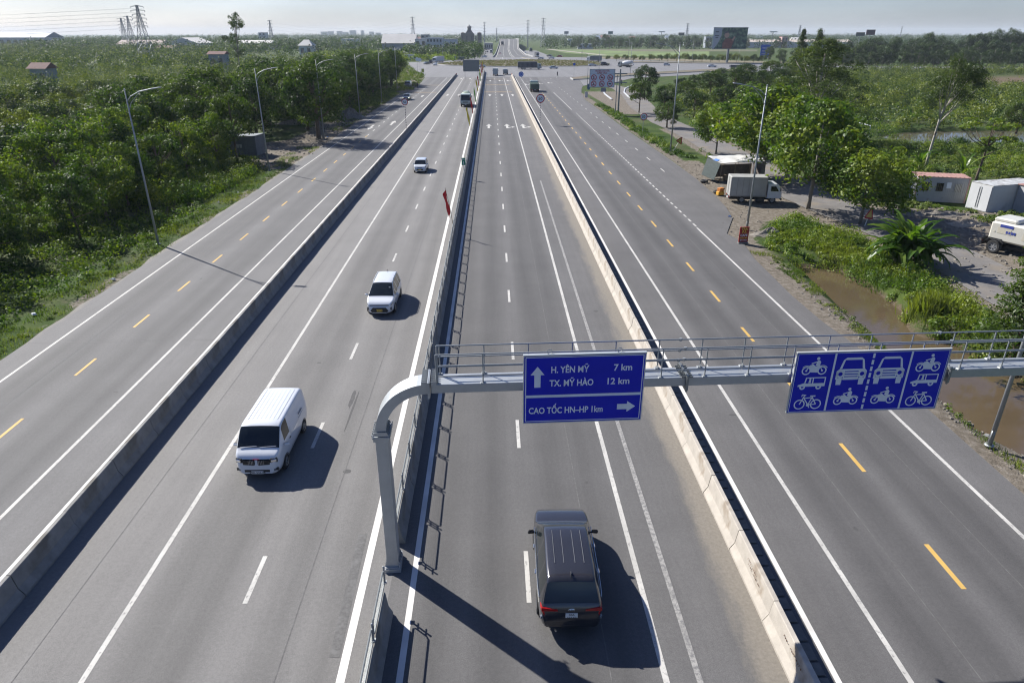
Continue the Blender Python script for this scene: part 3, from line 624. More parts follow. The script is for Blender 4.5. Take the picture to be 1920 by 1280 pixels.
for end, x0, s in (("left", 0, 1), ("right", SPAN, -1)):
    mb = MB(); mb.box((x0, 0, 2.62), (.36, .60, 4.9)); mb.box((x0, 0, .16), (.48, .72, .04))
    for k in range(-2, 3):
        mb.box((x0, k * .14, .29), (.54, .016, .22), taper=(.7, 1)); mb.cyl((x0 + .23, k * .16, .14), (x0 + .23, k * .16, .26), .03, n=6)
    mb.box((x0, 0, .05), (.52, .80, .18))
    mb.build("column", m_galv_d if False else m_gal_l, gan)
    mb = MB(); rr = 1.45
    rect_sweep(mb, [(x0 + s * (rr - rr * math.cos(t)), 5.23 + rr * math.sin(t)) for t in [math.pi / 2 * i / 16 for i in range(17)]], .15, .34); mb.f = mb.f if s > 0 else [q[::-1] for q in mb.f]
    mb.build("curved_arm", m_gal_l, gan)
    mb = MB()
    for cz in (5.11, 5.14): mb.box((x0, 0, cz), (.52 if cz < 5.12 else .50, .82 if cz < 5.12 else .80, .034))
    for k in range(-3, 4):
        mb.box((x0, k * .125, 5.245), (.48, .014, .13), taper=(.75, 1)); mb.box((x0, k * .125, 5.03), (.46, .014, .10))
        for sx in (-1, 1): mb.cyl((x0 + sx * .26, k * .13 + .06, 5.06), (x0 + sx * .26, k * .13 + .06, 5.22), .017, n=6)
    for ox in (1.47, 1.50): mb.box((x0 + s * ox, 0, BZ), (.034, .90 if ox < 1.48 else .88, .52 if ox < 1.48 else .50))
    for k in range(-3, 4):
        mb.box((x0 + s * 1.36, k * .13, BZ + .2), (.16, .014, .15)); mb.box((x0 + s * 1.63, k * .13, BZ + .2), (.16, .014, .15))
    mb.build("bolted_flange", m_gal_l, gan)
mb = MB(); mb.box((SPAN / 2, 0, BZ), (SPAN - 3.1, .68, .28), bev=.012); mb.build("beam", m_gal_l, gan)
SPL = (9.02, 17.0)
for x in SPL:
    mb = MB()
    for ox in (-.015, .015): mb.box((x + ox, 0, BZ), (.034, .92 if ox < 0 else .90, .50 if ox < 0 else .48))
    for k in range(-3, 4):
        for sx in (-1, 1): mb.box((x + sx * .11, k * .12, BZ + .165), (.12, .02, .055))
        mb.cyl((x - .09, k * .12 + .05, BZ + .2), (x + .09, k * .12 + .05, BZ + .2), .018, n=6)
    mb.box((x, -.4, BZ - .2), (.05, .05, .2), rz=R(45)); mb.build("bolted_flange", m_galv_d, gan)
rail_m = m_galv
spans = [(1.72, SPL[0] - .3), (SPL[0] - .3, SPL[1] - .3), (SPL[1] - .3, SPAN - 1.7)]
for sy, off in ((-.31, 0), (.31, .05)):
    for dz in (.93, .58, .25):
        mb = MB(); mb.cyl((1.72, sy, BZ + .14 + dz), (SPAN - 1.72, sy, BZ + .14 + dz), .024, n=8)
        for x in SPL:
            for o in (-.14,): mb.cyl((x + o + off, sy, BZ + .1 + dz), (x + o + off, sy, BZ + .18 + dz), .045, n=8); mb.box((x + o + off, sy, BZ + .14 + dz), (.05, .11, .05))
        mb.build("handrail", rail_m, gan)
    x = 1.75; xs = []
    while x < SPAN - 1.7: xs.append(x); x += 1.30
    for x in xs:
        mb = MB(); mb.cyl((x + off, sy, BZ + .15), (x + off, sy, BZ + .14 + .93), .02, n=8); mb.box((x + off, sy, BZ + .155), (.16, .12, .03), taper=(.8, .8)); mb.box((x + off, sy + (.03 if sy < 0 else -.03), BZ + .2), (.02, .10, .10))
        mb.build("rail_post", rail_m, gan)
    mb = MB()
    mb.cyl((1.72, sy, BZ + .14), (1.72, sy, BZ + 1.07), .024, n=8); mb.build("rail_post", rail_m, gan)

def loc_thing(name, label, cat, lx, ly, lz, group=None):
    p = GM @ Vector((lx, ly, lz)); return thing(name, label, cat, p, GA, group)
# --- direction sign
SW, SHT = 3.46, 2.16
ds = loc_thing("direction_sign", "blue direction sign with place names, distances and two white arrows on the gantry", "road sign", 4.22, -.52, 5.57)
mb = MB(); mb.box((SW / 2, .02, SHT / 2), (SW, .04, SHT)); mb.build("panel", m_blue, ds)
mb = MB()
for a in ((SW / 2, .02, SHT + .02, SW + .06, .09, .05), (SW / 2, .03, -.015, SW + .04, .06, .03), (-.015, .03, SHT / 2, .03, .06, SHT), (SW + .015, .03, SHT / 2, .03, .06, SHT)): mb.box(a[:3], a[3:])
mb.build("frame", mat("sign_frame", (.45, .48, .50), .5, .4), ds)
mb = MB()
for z in (.45, 1.1, 1.75): mb.box((SW / 2, .10, z), (SW - .1, .08, .07))
for x in (.5, SW / 2, SW - .5): mb.box((x, .16, 1.1), (.09, .05, 1.9))
mb.build("bracket", m_galv_d, ds)
mb = MB(); y = -.004
i = .045; t = .022
for a, b2 in (((i, i), (SW - i, i)), ((SW - i, i), (SW - i, SHT - i)), ((SW - i, SHT - i), (i, SHT - i)), ((i, SHT - i), (i, i))): mb.line(a, b2, t, y)
mb.line((i, SHT - 1.29), (SW - i, SHT - 1.29), .085, y - .001)
T = lambda s, x, zd, w, h=.205: text_into(mb, s, h / .715, (x, y, SHT - zd), bold=.006, wide=w)
T("H. YÊN MỸ", .77, .54, 1.09); T("7 km", 2.57, .52, .53); T("TX. MỸ HÀO", .73, .97, 1.27); T("12 km", 2.41, .955, .64); T("CAO TỐC HN–HP 1km", .14, 1.86, 2.18)
cx = .38; mb.flat([(cx - .09, SHT - 1.0), (cx + .09, SHT - 1.0), (cx + .09, SHT - .60), (cx - .09, SHT - .60)], y); mb.flat([(cx - .20, SHT - .60), (cx + .20, SHT - .60), (cx, SHT - .33)], y)
cz = SHT - 1.71; mb.flat([(2.74, cz - .09), (3.03, cz - .09), (3.03, cz + .09), (2.74, cz + .09)], y); mb.flat([(3.03, cz - .18), (3.28, cz), (3.03, cz + .18)], y)
mb.build("lettering", m_white_sign, ds)
mb = MB()
for x in (.72, 2.72): mb.tube([(x + .07 * math.cos(t), .05, SHT + .10 + .07 * math.sin(t)) for t in [2 * math.pi * k / 12 for k in range(13)]], .012, 5, False)
mb.build("lifting_eye", m_galv, ds)
# --- lane sign with vehicle pictograms
LW, LH = 4.60, 1.97
ls = loc_thing("lane_sign", "wide blue lane sign with white car, motorbike, minibus and bicycle pictograms on the gantry", "road sign", 12.15, -.52, 5.62)
mb = MB(); mb.box((LW / 2, .02, LH / 2), (LW, .04, LH)); mb.build("panel", m_blue, ls)
mb = MB()
for a in ((LW / 2, .02, LH + .015, LW + .06, .07, .03), (LW / 2, .03, -.01, LW + .04, .06, .02), (-.015, .03, LH / 2, .03, .06, LH), (LW + .015, .03, LH / 2, .03, .06, LH)): mb.box(a[:3], a[3:])
mb.build("frame", mat("sign_frame_worn", (.46, .47, .46), .6, .3, dirt=((.40, .17, .06), 1.6, .68)), ls)
mb = MB()
for z in (.4, 1.0, 1.6): mb.box((LW / 2, .10, z), (LW - .1, .08, .07))
for x in (.6, LW / 2, LW - .6): mb.box((x, .16, 1.0), (.09, .05, 1.8))
mb.build("bracket", m_galv_d, ls)
mb = MB(); y = -.004; i = .03; t = .016
for a, b2 in (((i, i), (LW - i, i)), ((LW - i, i), (LW - i, LH - i)), ((LW - i, LH - i), (i, LH - i)), ((i, LH - i), (i, i))): mb.line(a, b2, t, y)
mb.line((LW * .25, i), (LW * .25, LH - i), .06, y); mb.line((LW * .75, i), (LW * .75, LH - i), .06, y)
for k in range(9): mb.line((LW * .5, .06 + k * .212), (LW * .5, .06 + k * .212 + .15), .07, y)
def moto(cx, cz, s):
    for sx in (-.37, .37):
        mb.ringflat((cx + sx * s, cz - .16 * s), .155 * s, .215 * s, 22, y=y); mb.disc((cx + sx * s, cz - .16 * s), .05 * s, y - .001, 10)
        mb.line((cx + sx * s, cz - .16 * s), (cx + sx * s * .55, cz + .12 * s), .035 * s, y - .0005)
    mb.ringflat((cx - .37 * s, cz - .16 * s), .235 * s, .27 * s, 10, R(60), R(140), y=y); mb.ringflat((cx + .37 * s, cz - .16 * s), .235 * s, .275 * s, 12, R(30), R(150), y=y)
    mb.flat([(cx - .20 * s, cz - .24 * s), (cx + .16 * s, cz - .26 * s), (cx + .22 * s, cz - .02 * s), (cx + .34 * s, cz + .08 * s), (cx + .20 * s, cz + .10 * s), (cx + .04 * s, cz + .06 * s), (cx - .10 * s, cz + .17 * s), (cx - .22 * s, cz + .12 * s), (cx - .24 * s, cz - .0 * s)], y - .0015)
    mb.line((cx - .22 * s, cz + .12 * s), (cx - .36 * s, cz - .12 * s), .035 * s, y)
    mb.flat([(cx + .02 * s, cz + .10 * s), (cx + .22 * s, cz + .06 * s), (cx + .25 * s, cz + .28 * s), (cx + .17 * s, cz + .37 * s), (cx + .08 * s, cz + .33 * s)], y - .002)
    mb.line((cx + .12 * s, cz + .30 * s), (cx - .18 * s, cz + .20 * s), .055 * s, y - .0022); mb.disc((cx + .10 * s, cz + .45 * s), .075 * s, y - .002, 14)
def car_icon(cx, cz, s):
    o = [(-.30, .62), (.30, .62), (.42, .52), (.52, .12), (.62, .02), (.62, -.30), (.56, -.36), (.56, -.58), (.36, -.58), (.36, -.34), (-.36, -.34), (-.36, -.58), (-.56, -.58), (-.56, -.36), (-.62, -.30), (-.62, .02), (-.52, .12), (-.42, .52)]
    # body without the windscreen: strips round the opening
    q = lambda P: mb.flat([(cx + a * s, cz + c * s) for a, c in P], y)
    q([(-.30, .62), (.30, .62), (.42, .52), (-.42, .52)]); q([(-.42, .52), (-.34, .52), (-.42, .14), (-.52, .12)]); q([(.42, .52), (.52, .12), (.42, .14), (.34, .52)])
    q([(-.52, .12), (.52, .12), (.62, .03), (-.62, .03)])
    for z0 in (-.05, -.16, -.27): q([(-.28, z0 - .035), (.28, z0 - .035), (.28, z0 + .035), (-.28, z0 + .035)])
    for sx in (-1, 1):
        mb.ringflat((cx + sx * .44 * s, cz - .10 * s), .09 * s, .17 * s, 16, y=y)
        q([(sx * .30 - .02, .03), (sx * .30 + .02, .03), (sx * .30 + .02, -.32), (sx * .30 - .02, -.32)]); q([(sx * .58 - .04, .03), (sx * .58 + .04, .03), (sx * .58 + .04, -.34), (sx * .58 - .04, -.34)])
        q([(sx * .46 - .12, -.27), (sx * .46 + .12, -.27), (sx * .46 + .10, -.58), (sx * .46 - .10, -.58)])
    q([(-.36, -.29), (.36, -.29), (.30, -.36), (-.30, -.36)])
def minibus(cx, cz, s):
    q = lambda P: mb.flat([(cx + a * s, cz + c * s) for a, c in P], y)
    q([(-.62, -.08), (-.34, .02), (-.30, -.0), (.62, -.0), (.62, -.16), (-.62, -.16)]); q([(-.30, .30), (.62, .30), (.62, .25), (-.28, .25)]); q([(-.34, .02), (-.30, .30), (-.24, .30), (-.28, .02)])
    for x in (.02, .57): q([(x, 0), (x + .05, 0), (x + .05, .25), (x, .25)])
    q([(-.16, .02), (-.04, .02), (-.05, .16), (-.12, .18)]); mb.disc((cx - .09 * s, cz + .20 * s), .05 * s, y, 10)
    for sx in (-.40, .34): mb.ringflat((cx + sx * s, cz - .18 * s), .06 * s, .135 * s, 16, y=y - .001)
def bicycle(cx, cz, s):
    for sx in (-.38, .38): mb.ringflat((cx + sx * s, cz - .10 * s), .20 * s, .255 * s, 22, y=y)
    L = lambda a, c, w=.05: mb.line((cx + a[0] * s, cz + a[1] * s), (cx + c[0] * s, cz + c[1] * s), w * s, y - .001)
    for a, c in (((-.38, -.10), (-.20, .36)), ((-.22, .22), (.02, -.12)), ((.02, -.12), (.18, .30)), ((-.22, .22), (.16, .24)), ((.02, -.12), (.38, -.10)), ((.17, .24), (.38, -.10))): L(a, c)
    L((.06, .32), (.30, .32), .07); L((-.32, .40), (-.14, .36), .05); L((-.32, .40), (-.33, .30), .04); mb.disc((cx + .02 * s, cz - .13 * s), .085 * s, y - .002, 12); L((.02, -.13), (.10, -.28), .04)
q4 = LW / 8
moto(q4, 1.50, .64); minibus(q4, .98, .66); bicycle(q4, .34, .66)
car_icon(3 * q4, 1.33, .74); moto(3 * q4, .46, .64); car_icon(5 * q4, 1.33, .74); moto(5 * q4, .46, .64)
moto(7 * q4, 1.50, .64); minibus(7 * q4, .98, .66); bicycle(7 * q4, .34, .66)
mb.build("pictograms", m_white_sign, ls)

# ---------------------------------------------------------------- vehicles
def pchip(xs, ys, q):
    x = np.array(xs, float); y = np.array(ys, float); h = np.diff(x); d = np.diff(y) / h; m = np.zeros(len(x)); m[0] = d[0]; m[-1] = d[-1]
    for i in range(1, len(x) - 1):
        if d[i - 1] * d[i] > 0: w1 = 2 * h[i] + h[i - 1]; w2 = h[i] + 2 * h[i - 1]; m[i] = (w1 + w2) / (w1 / d[i - 1] + w2 / d[i])
    q = np.clip(q, x[0], x[-1]); k = np.clip(np.searchsorted(x, q) - 1, 0, len(x) - 2); t = (q - x[k]) / h[k]
    return (2 * t**3 - 3 * t**2 + 1) * y[k] + (t**3 - 2 * t**2 + t) * h[k] * m[k] + (-2 * t**3 + 3 * t**2) * y[k + 1] + (t**3 - t**2) * h[k] * m[k + 1]
m_glass = mat("car_glass", (.012, .016, .018), .06, 0, spec=.55)
m_tyre = mat("tyre_rubber", (.022, .022, .022), .85, var=.2, scale=8); m_rim = mat("alloy_rim", (.42, .43, .44), .35, .8); m_black = mat("black_plastic", (.018, .018, .02), .5)
m_lamp = mat("headlamp_glass", (.20, .22, .24), .10, .4); m_red = mat("tail_lamp", (.36, .008, .008), .18, coat=.5); m_chrome = mat("chrome", (.62, .63, .64), .18, .9)
m_plate_w = mat("plate_white", (.62, .62, .60), .6); m_plate_y = mat("plate_yellow", (.62, .42, .07), .6); m_ink = mat("plate_ink", (.02, .02, .025), .7)
def carpaint(name, c, rough=.28): return mat(name, c, rough, 0, spec=.5, coat=.7, var=.04, scale=1.5)
p_white = carpaint("white_car_paint", (.60, .62, .645)); p_dark = carpaint("dark_car_paint", (.036, .036, .042), .2); p_silver = carpaint("silver_car_paint", (.55, .57, .58)); p_grey = carpaint("grey_car_paint", (.10, .11, .11)); p_green = carpaint("green_truck_paint", (.05, .09, .065)); p_red = carpaint("red_car_paint", (.25, .02, .02))
p_dark.node_tree.nodes["Principled BSDF"].inputs["Metallic"].default_value = .35
def wheel(parent, x, y, r, w, side, spokes=5, rim_m=None):
    tb = MB(); prof = [(r * .62, -w / 2), (r * .93, -w / 2), (r, -w * .36), (r, w * .36), (r * .93, w / 2), (r * .62, w / 2)]; n = 20; V = []; F = []
    for k in range(n):
        t = 2 * math.pi * k / n
        for pr, px in prof: V.append((px, pr * math.cos(t), r + pr * math.sin(t)))
    for k in range(n):
        for j in range(5): F.append((k * 6 + j, k * 6 + j + 1, ((k + 1) % n) * 6 + j + 1, ((k + 1) % n) * 6 + j))
    tb.add(V, F); wh = tb.build("tyre", m_tyre, None); wh.name = "wheel"; wh.parent = parent; KIDS.setdefault(parent.name, []).append(wh); wh.location = (x, y, 0)
    rb = MB(); xx = side * w * .40; rb.cyl((xx - side * .10, 0, r), (xx - side * .06, 0, r), r * .63, n=18)
    for k in range(spokes): rb.box((xx - side * .02, r * .31 * math.cos(2 * math.pi * k / spokes + .3), r + r * .31 * math.sin(2 * math.pi * k / spokes + .3)), (.03, r * .58, r * .15), rx=2 * math.pi * k / spokes + .3)
    V = []; F = []
    rb.tube([(xx, r * .60 * math.cos(t), r + r * .60 * math.sin(t)) for t in [2 * math.pi * k / 18 for k in range(19)]], r * .05, 5, False); rb.cyl((xx - side * .04, 0, r), (xx + side * .005, 0, r), r * .14, n=8)
    rb.build("rim", rim_m or m_rim, wh)
def car(name, label, cat, S, paint, loc, rz, group=None, plate=None, plate_txt=None):
    """S: the vehicle's stations from tail to nose and what sits where; local +y is forward"""
    th = thing(name, label, cat, loc, rz, group); L = S['L']; hw = S['W'] / 2
    top = S['top']; br = sorted(set([p[0] for p in top] + [a for w in S['win'] for a in w] + [a for k in ('wind', 'rear', 'head', 'tail') if S.get(k) for a in S[k][:2]]))
    st = []
    for a, c in zip(br, br[1:]):
        n = max(1, int(round((c - a) / .09))); st += [a + (c - a) * i / n for i in range(n)]
    st.append(br[-1]); st = np.array(st)
    zt = pchip([p[0] for p in top], [p[1] for p in top], st); wd = pchip([p[0] for p in S['plan']], [p[1] for p in S['plan']], st) * hw; zb = pchip([p[0] for p in S['under']], [p[1] for p in S['under']], st)
    belt = pchip([p[0] for p in S['belt']], [p[1] for p in S['belt']], st); belt = np.minimum(belt, zt - .035)
    half = []                                                                         # right half ring, bottom to top
    for i in range(len(st)):
        w, b0, bl, z = wd[i], zb[i], belt[i], zt[i]; g = z - bl; wr = w - .03 - S.get('tumble', .26) * max(0, g - .04); fr = min(1, max(0, (g - .03) / .25))
        bd = bl - b0
        half.append([(0, b0), (w * .86, b0), (w * .955, b0 + .10 * bd), (w * .99, b0 + .30 * bd), (w, b0 + .55 * bd), (w * .995, b0 + .80 * bd), (w * .985, bl - .012), (w * .97, bl + .015 * fr + .004), (wr + .018 * fr, z - (.075 * fr + .018)), (wr - .012, z - (.032 * fr + .008)), (wr - .075, z - (.012 * fr + .004)), (wr * .5, z - .001), (0, z + .004 * fr)])
    nh = len(half[0]); ring = 2 * nh - 2
    V = []
    for i, y in enumerate(st):
        V += [(p[0], y, p[1]) for p in half[i]] + [(-p[0], y, p[1]) for p in half[i][-2:0:-1]]
    parts = {'body': []}
    def which(ym, k):
        kk = k if k < nh - 1 else ring - 1 - k                                       # mirrored strip index
        if S.get('wind') and S['wind'][0] < ym < S['wind'][1] and kk >= 9: return 'windscreen'
        if S.get('rear') and S['rear'][0] < ym < S['rear'][1] and kk >= 9: return 'rear_window'
        if kk == 7:
            for j, (a, c) in enumerate(S['win']):
                if a < ym < c: return ('side_window', j, k < nh - 1)
        if S.get('head') and S['head'][0] < ym < S['head'][1] and S['head'][2] <= kk <= S['head'][3]: return ('headlight', 0, k < nh - 1)
        if S.get('tail') and S['tail'][0] < ym < S['tail'][1] and S['tail'][2] <= kk <= S['tail'][3]: return ('tail_light', 0, k < nh - 1)
        if S.get('cladding') and kk <= 1: return 'underside'
        return 'body'
    for i in range(len(st) - 1):
        ym = (st[i] + st[i + 1]) / 2
        for k in range(ring):
            k2 = (k + 1) % ring; parts.setdefault(which(ym, k), []).append((i * ring + k, (i + 1) * ring + k, (i + 1) * ring + k2, i * ring + k2))
    parts['body'] += [tuple(range(ring)), tuple((len(st) - 1) * ring + k for k in range(ring - 1, -1, -1))]
    mm = {'body': paint, 'windscreen': m_glass, 'rear_window': m_glass, 'side_window': m_glass, 'headlight': m_lamp, 'tail_light': m_red, 'underside': m_black}
    for key, fs in parts.items():
        if not fs: continue
        nm = key if isinstance(key, str) else key[0]; used = sorted({v for f in fs for v in f}); ix = {v: j for j, v in enumerate(used)}
        b2 = MB(); b2.add([V[v] for v in used], [tuple(ix[v] for v in f) for f in fs]); o = b2.build(nm, mm[nm], th); me = o.data
        sm = [len(p.vertices) == 4 for p in me.polygons]; me.polygons.foreach_set('use_smooth', sm)
    for y in S['axles']:
        for s in (-1, 1):
            wx = s * (np.interp(y, st, wd) - S.get('tw', .2) / 2 + .012)
            wheel(th, wx, y, S['wr'], S.get('tw', .2), s, rim_m=S.get('rim'))
            ar = MB(); xx = s * (np.interp(y, st, wd) * .995 + .004); n = 14; R0 = S['wr'] * 1.02; R1 = S['wr'] * 1.16
            pts = [(y + R0 * math.cos(t), S['wr'] + R0 * math.sin(t)) for t in [math.pi * k / n for k in range(n + 1)]] + [(y + R1 * math.cos(t), S['wr'] + R1 * math.sin(t)) for t in [math.pi * k / n for k in range(n, -1, -1)]]
            for k in range(n): ar.add([(xx, *pts[k]), (xx, *pts[k + 1]), (xx, *pts[2 * n - k]), (xx, *pts[2 * n + 1 - k])], [(0, 1, 2, 3)])
            ar.build("wheel_arch", m_black, th)
    for s in (-1, 1):                                                                 # mirrors
        y, z = S['mirror']; b2 = MB(); x = s * (np.interp(y, st, wd) + .10); b2.box((x, y, z), (.20, .09, .13), bev=.03, rz=s * -.12); b2.box((x - s * .11, y + .02, z - .04), (.10, .04, .04)); b2.build("wing_mirror", S.get('mirror_m', paint), th)
    if S.get('extra'): S['extra'](th, st, zt, wd)
    for k, (yy, zz, sg) in enumerate(S.get('plates', [])):
        b2 = MB(); pw, ph = S.get('plate_size', (.44, .13)); b2.box((0, yy, zz), (pw, .02, ph)); pl = b2.build("number_plate", plate or m_plate_w, th)
        if plate_txt:
            b3 = MB(); n = len(plate_txt)
            for j, t in enumerate(plate_txt): text_into(b3, t, ph / n * .95, (0, 0, 0 - ph / 2 + ph * (n - 1 - j) / n + .02), align='CENTER', bold=.002)
            b3.v = [(x * -sg if sg > 0 else x, yy + sg * .0125, zz + z) for x, y, z in b3.v]; b3.build("lettering", m_ink, pl)
    return th

def blk(mb, x, y, z, dx, dy, dz, b=.015, **k): mb.box((x, y, z), (dx, dy, dz), bev=b, **k)
# --- dark SUV seen from behind and above
def suv_extra(th, st, zt, wd):
    r = MB()
    for x in (-.42, -.16, .16, .42): r.tube([(x, y, float(np.interp(y, st, zt)) + .004 - .012 * abs(x)) for y in np.linspace(-1.35, .05, 8)], .013, 6)
    r.build("roof_rib", mat("roof_rib_trim", (.10, .10, .105), .35, .4), th)
    for s in (-1, 1):
        c = MB(); c.tube([(s * (float(np.interp(y, st, wd)) * .985 + .004), y, 1.055) for y in np.linspace(-1.9, 1.1, 12)], .013, 6); c.build("chrome_strip", m_chrome, th)
        for y in (-.75, .35): d = MB(); blk(d, s * (float(np.interp(y, st, wd)) + .022), y, .93, .05, .20, .045, .015); d.build("door_handle", m_chrome, th)
        b2 = MB(); blk(b2, s * .80, -2.25, .72, .10, .16, .13, .03, rz=s * .4); b2.build("reflector", m_lamp, th)
    f = MB(); f.prism([(-1.68, 1.80), (-1.92, 1.775), (-1.86, 1.87)], 'x', -.012, .012); f.build("aerial_fin", m_black, th)
    b2 = MB(); blk(b2, 0, -2.12, .40, 1.50, .38, .20, .06); blk(b2, 0, -2.30, .58, 1.46, .09, .05, .02); b2.build("rear_bumper", m_black, th)
    e = MB(); e.tube([(.085 * math.cos(t), -2.325 + .0, .985 + .055 * math.sin(t)) for t in [2 * math.pi * k / 16 for k in range(17)]], .010, 5, False); e.tube([(.04 * math.cos(t), -2.325, .985 + .052 * math.sin(t)) for t in [2 * math.pi * k / 12 for k in range(13)]], .008, 5, False); e.tube([(-.06, -2.325, 1.005), (.06, -2.325, 1.005)], .008, 5); e.build("badge", m_chrome, th)
    w = MB(); w.tube([(-.6, 1.26, 1.075), (-.1, 1.22, 1.095), (.6, 1.26, 1.075)], .012, 5); w.build("wiper", m_black, th)
    e = MB(); e.tube([(-.42, -2.30, .24), (-.42, -2.36, .24)], .03, 8); e.build("exhaust_pipe", m_chrome, th)
SUV = dict(L=4.74, W=1.84, top=[(-2.37, .66), (-2.345, .92), (-2.31, 1.05), (-2.20, 1.22), (-2.05, 1.50), (-1.95, 1.70), (-1.82, 1.755), (-1.3, 1.79), (-.4, 1.805), (.05, 1.785), (.30, 1.735), (.68, 1.52), (1.16, 1.20), (1.26, 1.12), (1.5, 1.10), (1.9, 1.04), (2.2, .90), (2.33, .72), (2.37, .58)],
           plan=[(-2.37, .80), (-2.28, .90), (-2.0, .96), (-1.2, 1), (1.2, 1), (1.8, .96), (2.1, .86), (2.28, .70), (2.37, .48)], under=[(-2.37, .42), (-2.1, .30), (-1.8, .24), (1.8, .22), (2.2, .26), (2.37, .34)], belt=[(-2.37, 1.05), (-1.5, 1.04), (0, 1.0), (1.2, .98), (2.37, .9)],
           win=[(-1.86, -1.22), (-1.16, -.30), (-.22, .48), (.54, .96)], wind=(.30, 1.18), rear=(-2.24, -1.97), head=(1.85, 2.22, 4, 5), tail=(-2.345, -2.08, 5, 6), tumble=.30, axles=(-1.38, 1.37), wr=.35, tw=.22, mirror=(.86, 1.06), mirror_m=m_black, extra=suv_extra, plates=[(-2.352, .80, -1)], plate_size=(.34, .21))
TAIL = MB()
def world_px(x, y, z=0): return at(x, y, z)
pS = at(1066, 1170); pF = at(1060, 960)
suv = car("dark_suv", "dark grey sport utility vehicle driving away under the gantry, nearest vehicle", "car", SUV, p_dark, (2.14, 16.95, 0), R(-1.0), plate_txt=["30A", "163.50"])
suv.scale = (1.03,) * 3
lt = MB()
for s in (-1, 1): lt.prism([(s * .84, .98), (s * .84, 1.10), (s * .40, 1.02), (s * .38, .97)] if s < 0 else [(s * .38, .97), (s * .40, 1.02), (s * .84, 1.10), (s * .84, .98)], 'y', -2.345, -2.305)
lt.build("tail_light", m_red, suv)
# --- white panel van
def van_extra(th, st, zt, wd):
    r = MB()
    for x in np.linspace(-.55, .55, 8): r.tube([(x, y, float(np.interp(y, st, zt)) + .001 - .01 * abs(x)) for y in np.linspace(-1.95, .75, 10)], .010, 5)
    r.build("roof_rib", mat("white_rib", (.50, .52, .54), .5), th)
    g = MB()
    for s in (-1, 1):
        for k in range(7): blk(g, s * (.10 + k * .058), 2.115 - .006 * k, .80, .022, .03, .20, .008)
    g.build("grille_bars", m_chrome, th)
    g = MB(); blk(g, -.28, 2.075, .80, .46, .07, .25, .03, rz=.05); blk(g, .28, 2.075, .80, .46, .07, .25, .03, rz=-.05); blk(g, 0, 2.085, .42, .95, .04, .14, .03)
    for s in (-1, 1): blk(g, s * .635, 2.02, .86, .28, .07, .20, .03, rz=s * -.38); g.build("grille", m_black, th)
    for s in (-1, 1): f = MB(); blk(f, s * .645, 2.045, .865, .22, .06, .14, .03, rz=s * -.38); f.build("headlight", m_chrome, th)
    for s in (-1, 1):
        f = MB(); blk(f, s * .64, 2.03, .46, .30, .08, .13, .04, rz=s * -.25); f.build("fog_light_bezel", m_black, th)
        f = MB(); f.cyl((s * .64, 2.02, .46), (s * .635, 2.085, .46), .045, n=10); f.build("fog_light", m_lamp, th)
        b2 = MB(); b2.cyl((s * .835, -.4, 1.0), (s * .845, -.4, 1.0), .003, n=4)
        c = MB(); c.box((s * (.842), -.35, 1.02), (.006, 1.5, .012)); c.box((s * .842, .42, .85), (.006, .012, 1.0)); c.build("door_seam", mat("seam_grey", (.25, .26, .27), .7), th)
        d = MB(); blk(d, s * .855, .55, .95, .03, .16, .04, .01); d.build("door_handle", m_black, th)
        d = MB()
        for k in range(4): d.box((s * .846, -1.25 + k * .13, 1.22), (.004, .08, .10 if k % 2 else .07))
        d.box((s * .846, -1.05, 1.08), (.004, .62, .02)); d.build("side_decal", mat("decal_blue", (.06, .11, .20), .6), th)
    w = MB(); w.tube([(-.66, 1.64, 1.25), (-.05, 1.68, 1.22)], .014, 5); w.tube([(.05, 1.64, 1.25), (.66, 1.68, 1.22)], .014, 5); w.build("wiper", m_chrome, th)
    b2 = MB(); blk(b2, 0, 2.07, .925, .22, .03, .035, .01); b2.build("badge", m_red, th)
VAN = dict(L=4.2, W=1.70, top=[(-2.1, .62), (-2.085, 1.1), (-2.05, 1.5), (-1.98, 1.80), (-1.85, 1.90), (-1.2, 1.93), (.75, 1.93), (1.04, 1.89), (1.17, 1.81), (1.38, 1.58), (1.64, 1.24), (1.72, 1.17), (1.9, 1.08), (2.03, .96), (2.085, .76), (2.1, .55)],
           plan=[(-2.1, .90), (-2.0, .97), (-1.6, 1), (1.2, 1), (1.7, .965), (1.95, .90), (2.06, .78), (2.1, .68)], under=[(-2.1, .36), (-1.8, .26), (1.7, .24), (2.0, .26), (2.1, .30)], belt=[(-2.1, 1.16), (1.0, 1.16), (1.6, 1.10), (2.1, .98)],
           win=[(.48, 1.16)], wind=(1.12, 1.67), head=None, tail=(-2.085, -1.98, 5, 7), tumble=.13, axles=(-1.30, 1.28), wr=.30, tw=.18, mirror=(1.30, 1.12), extra=van_extra, plates=[(2.11, .36, 1)])
va = at(490, 890); van = car("panel_van", "white panel van with ribbed roof driving towards the camera, nearest on the left carriageway", "van", VAN, p_white, (-9.33, 24.7, 0), R(180 - .5), plate_txt=["29D 536.24"])
van.scale = (1.06, 1.04, 1.0)
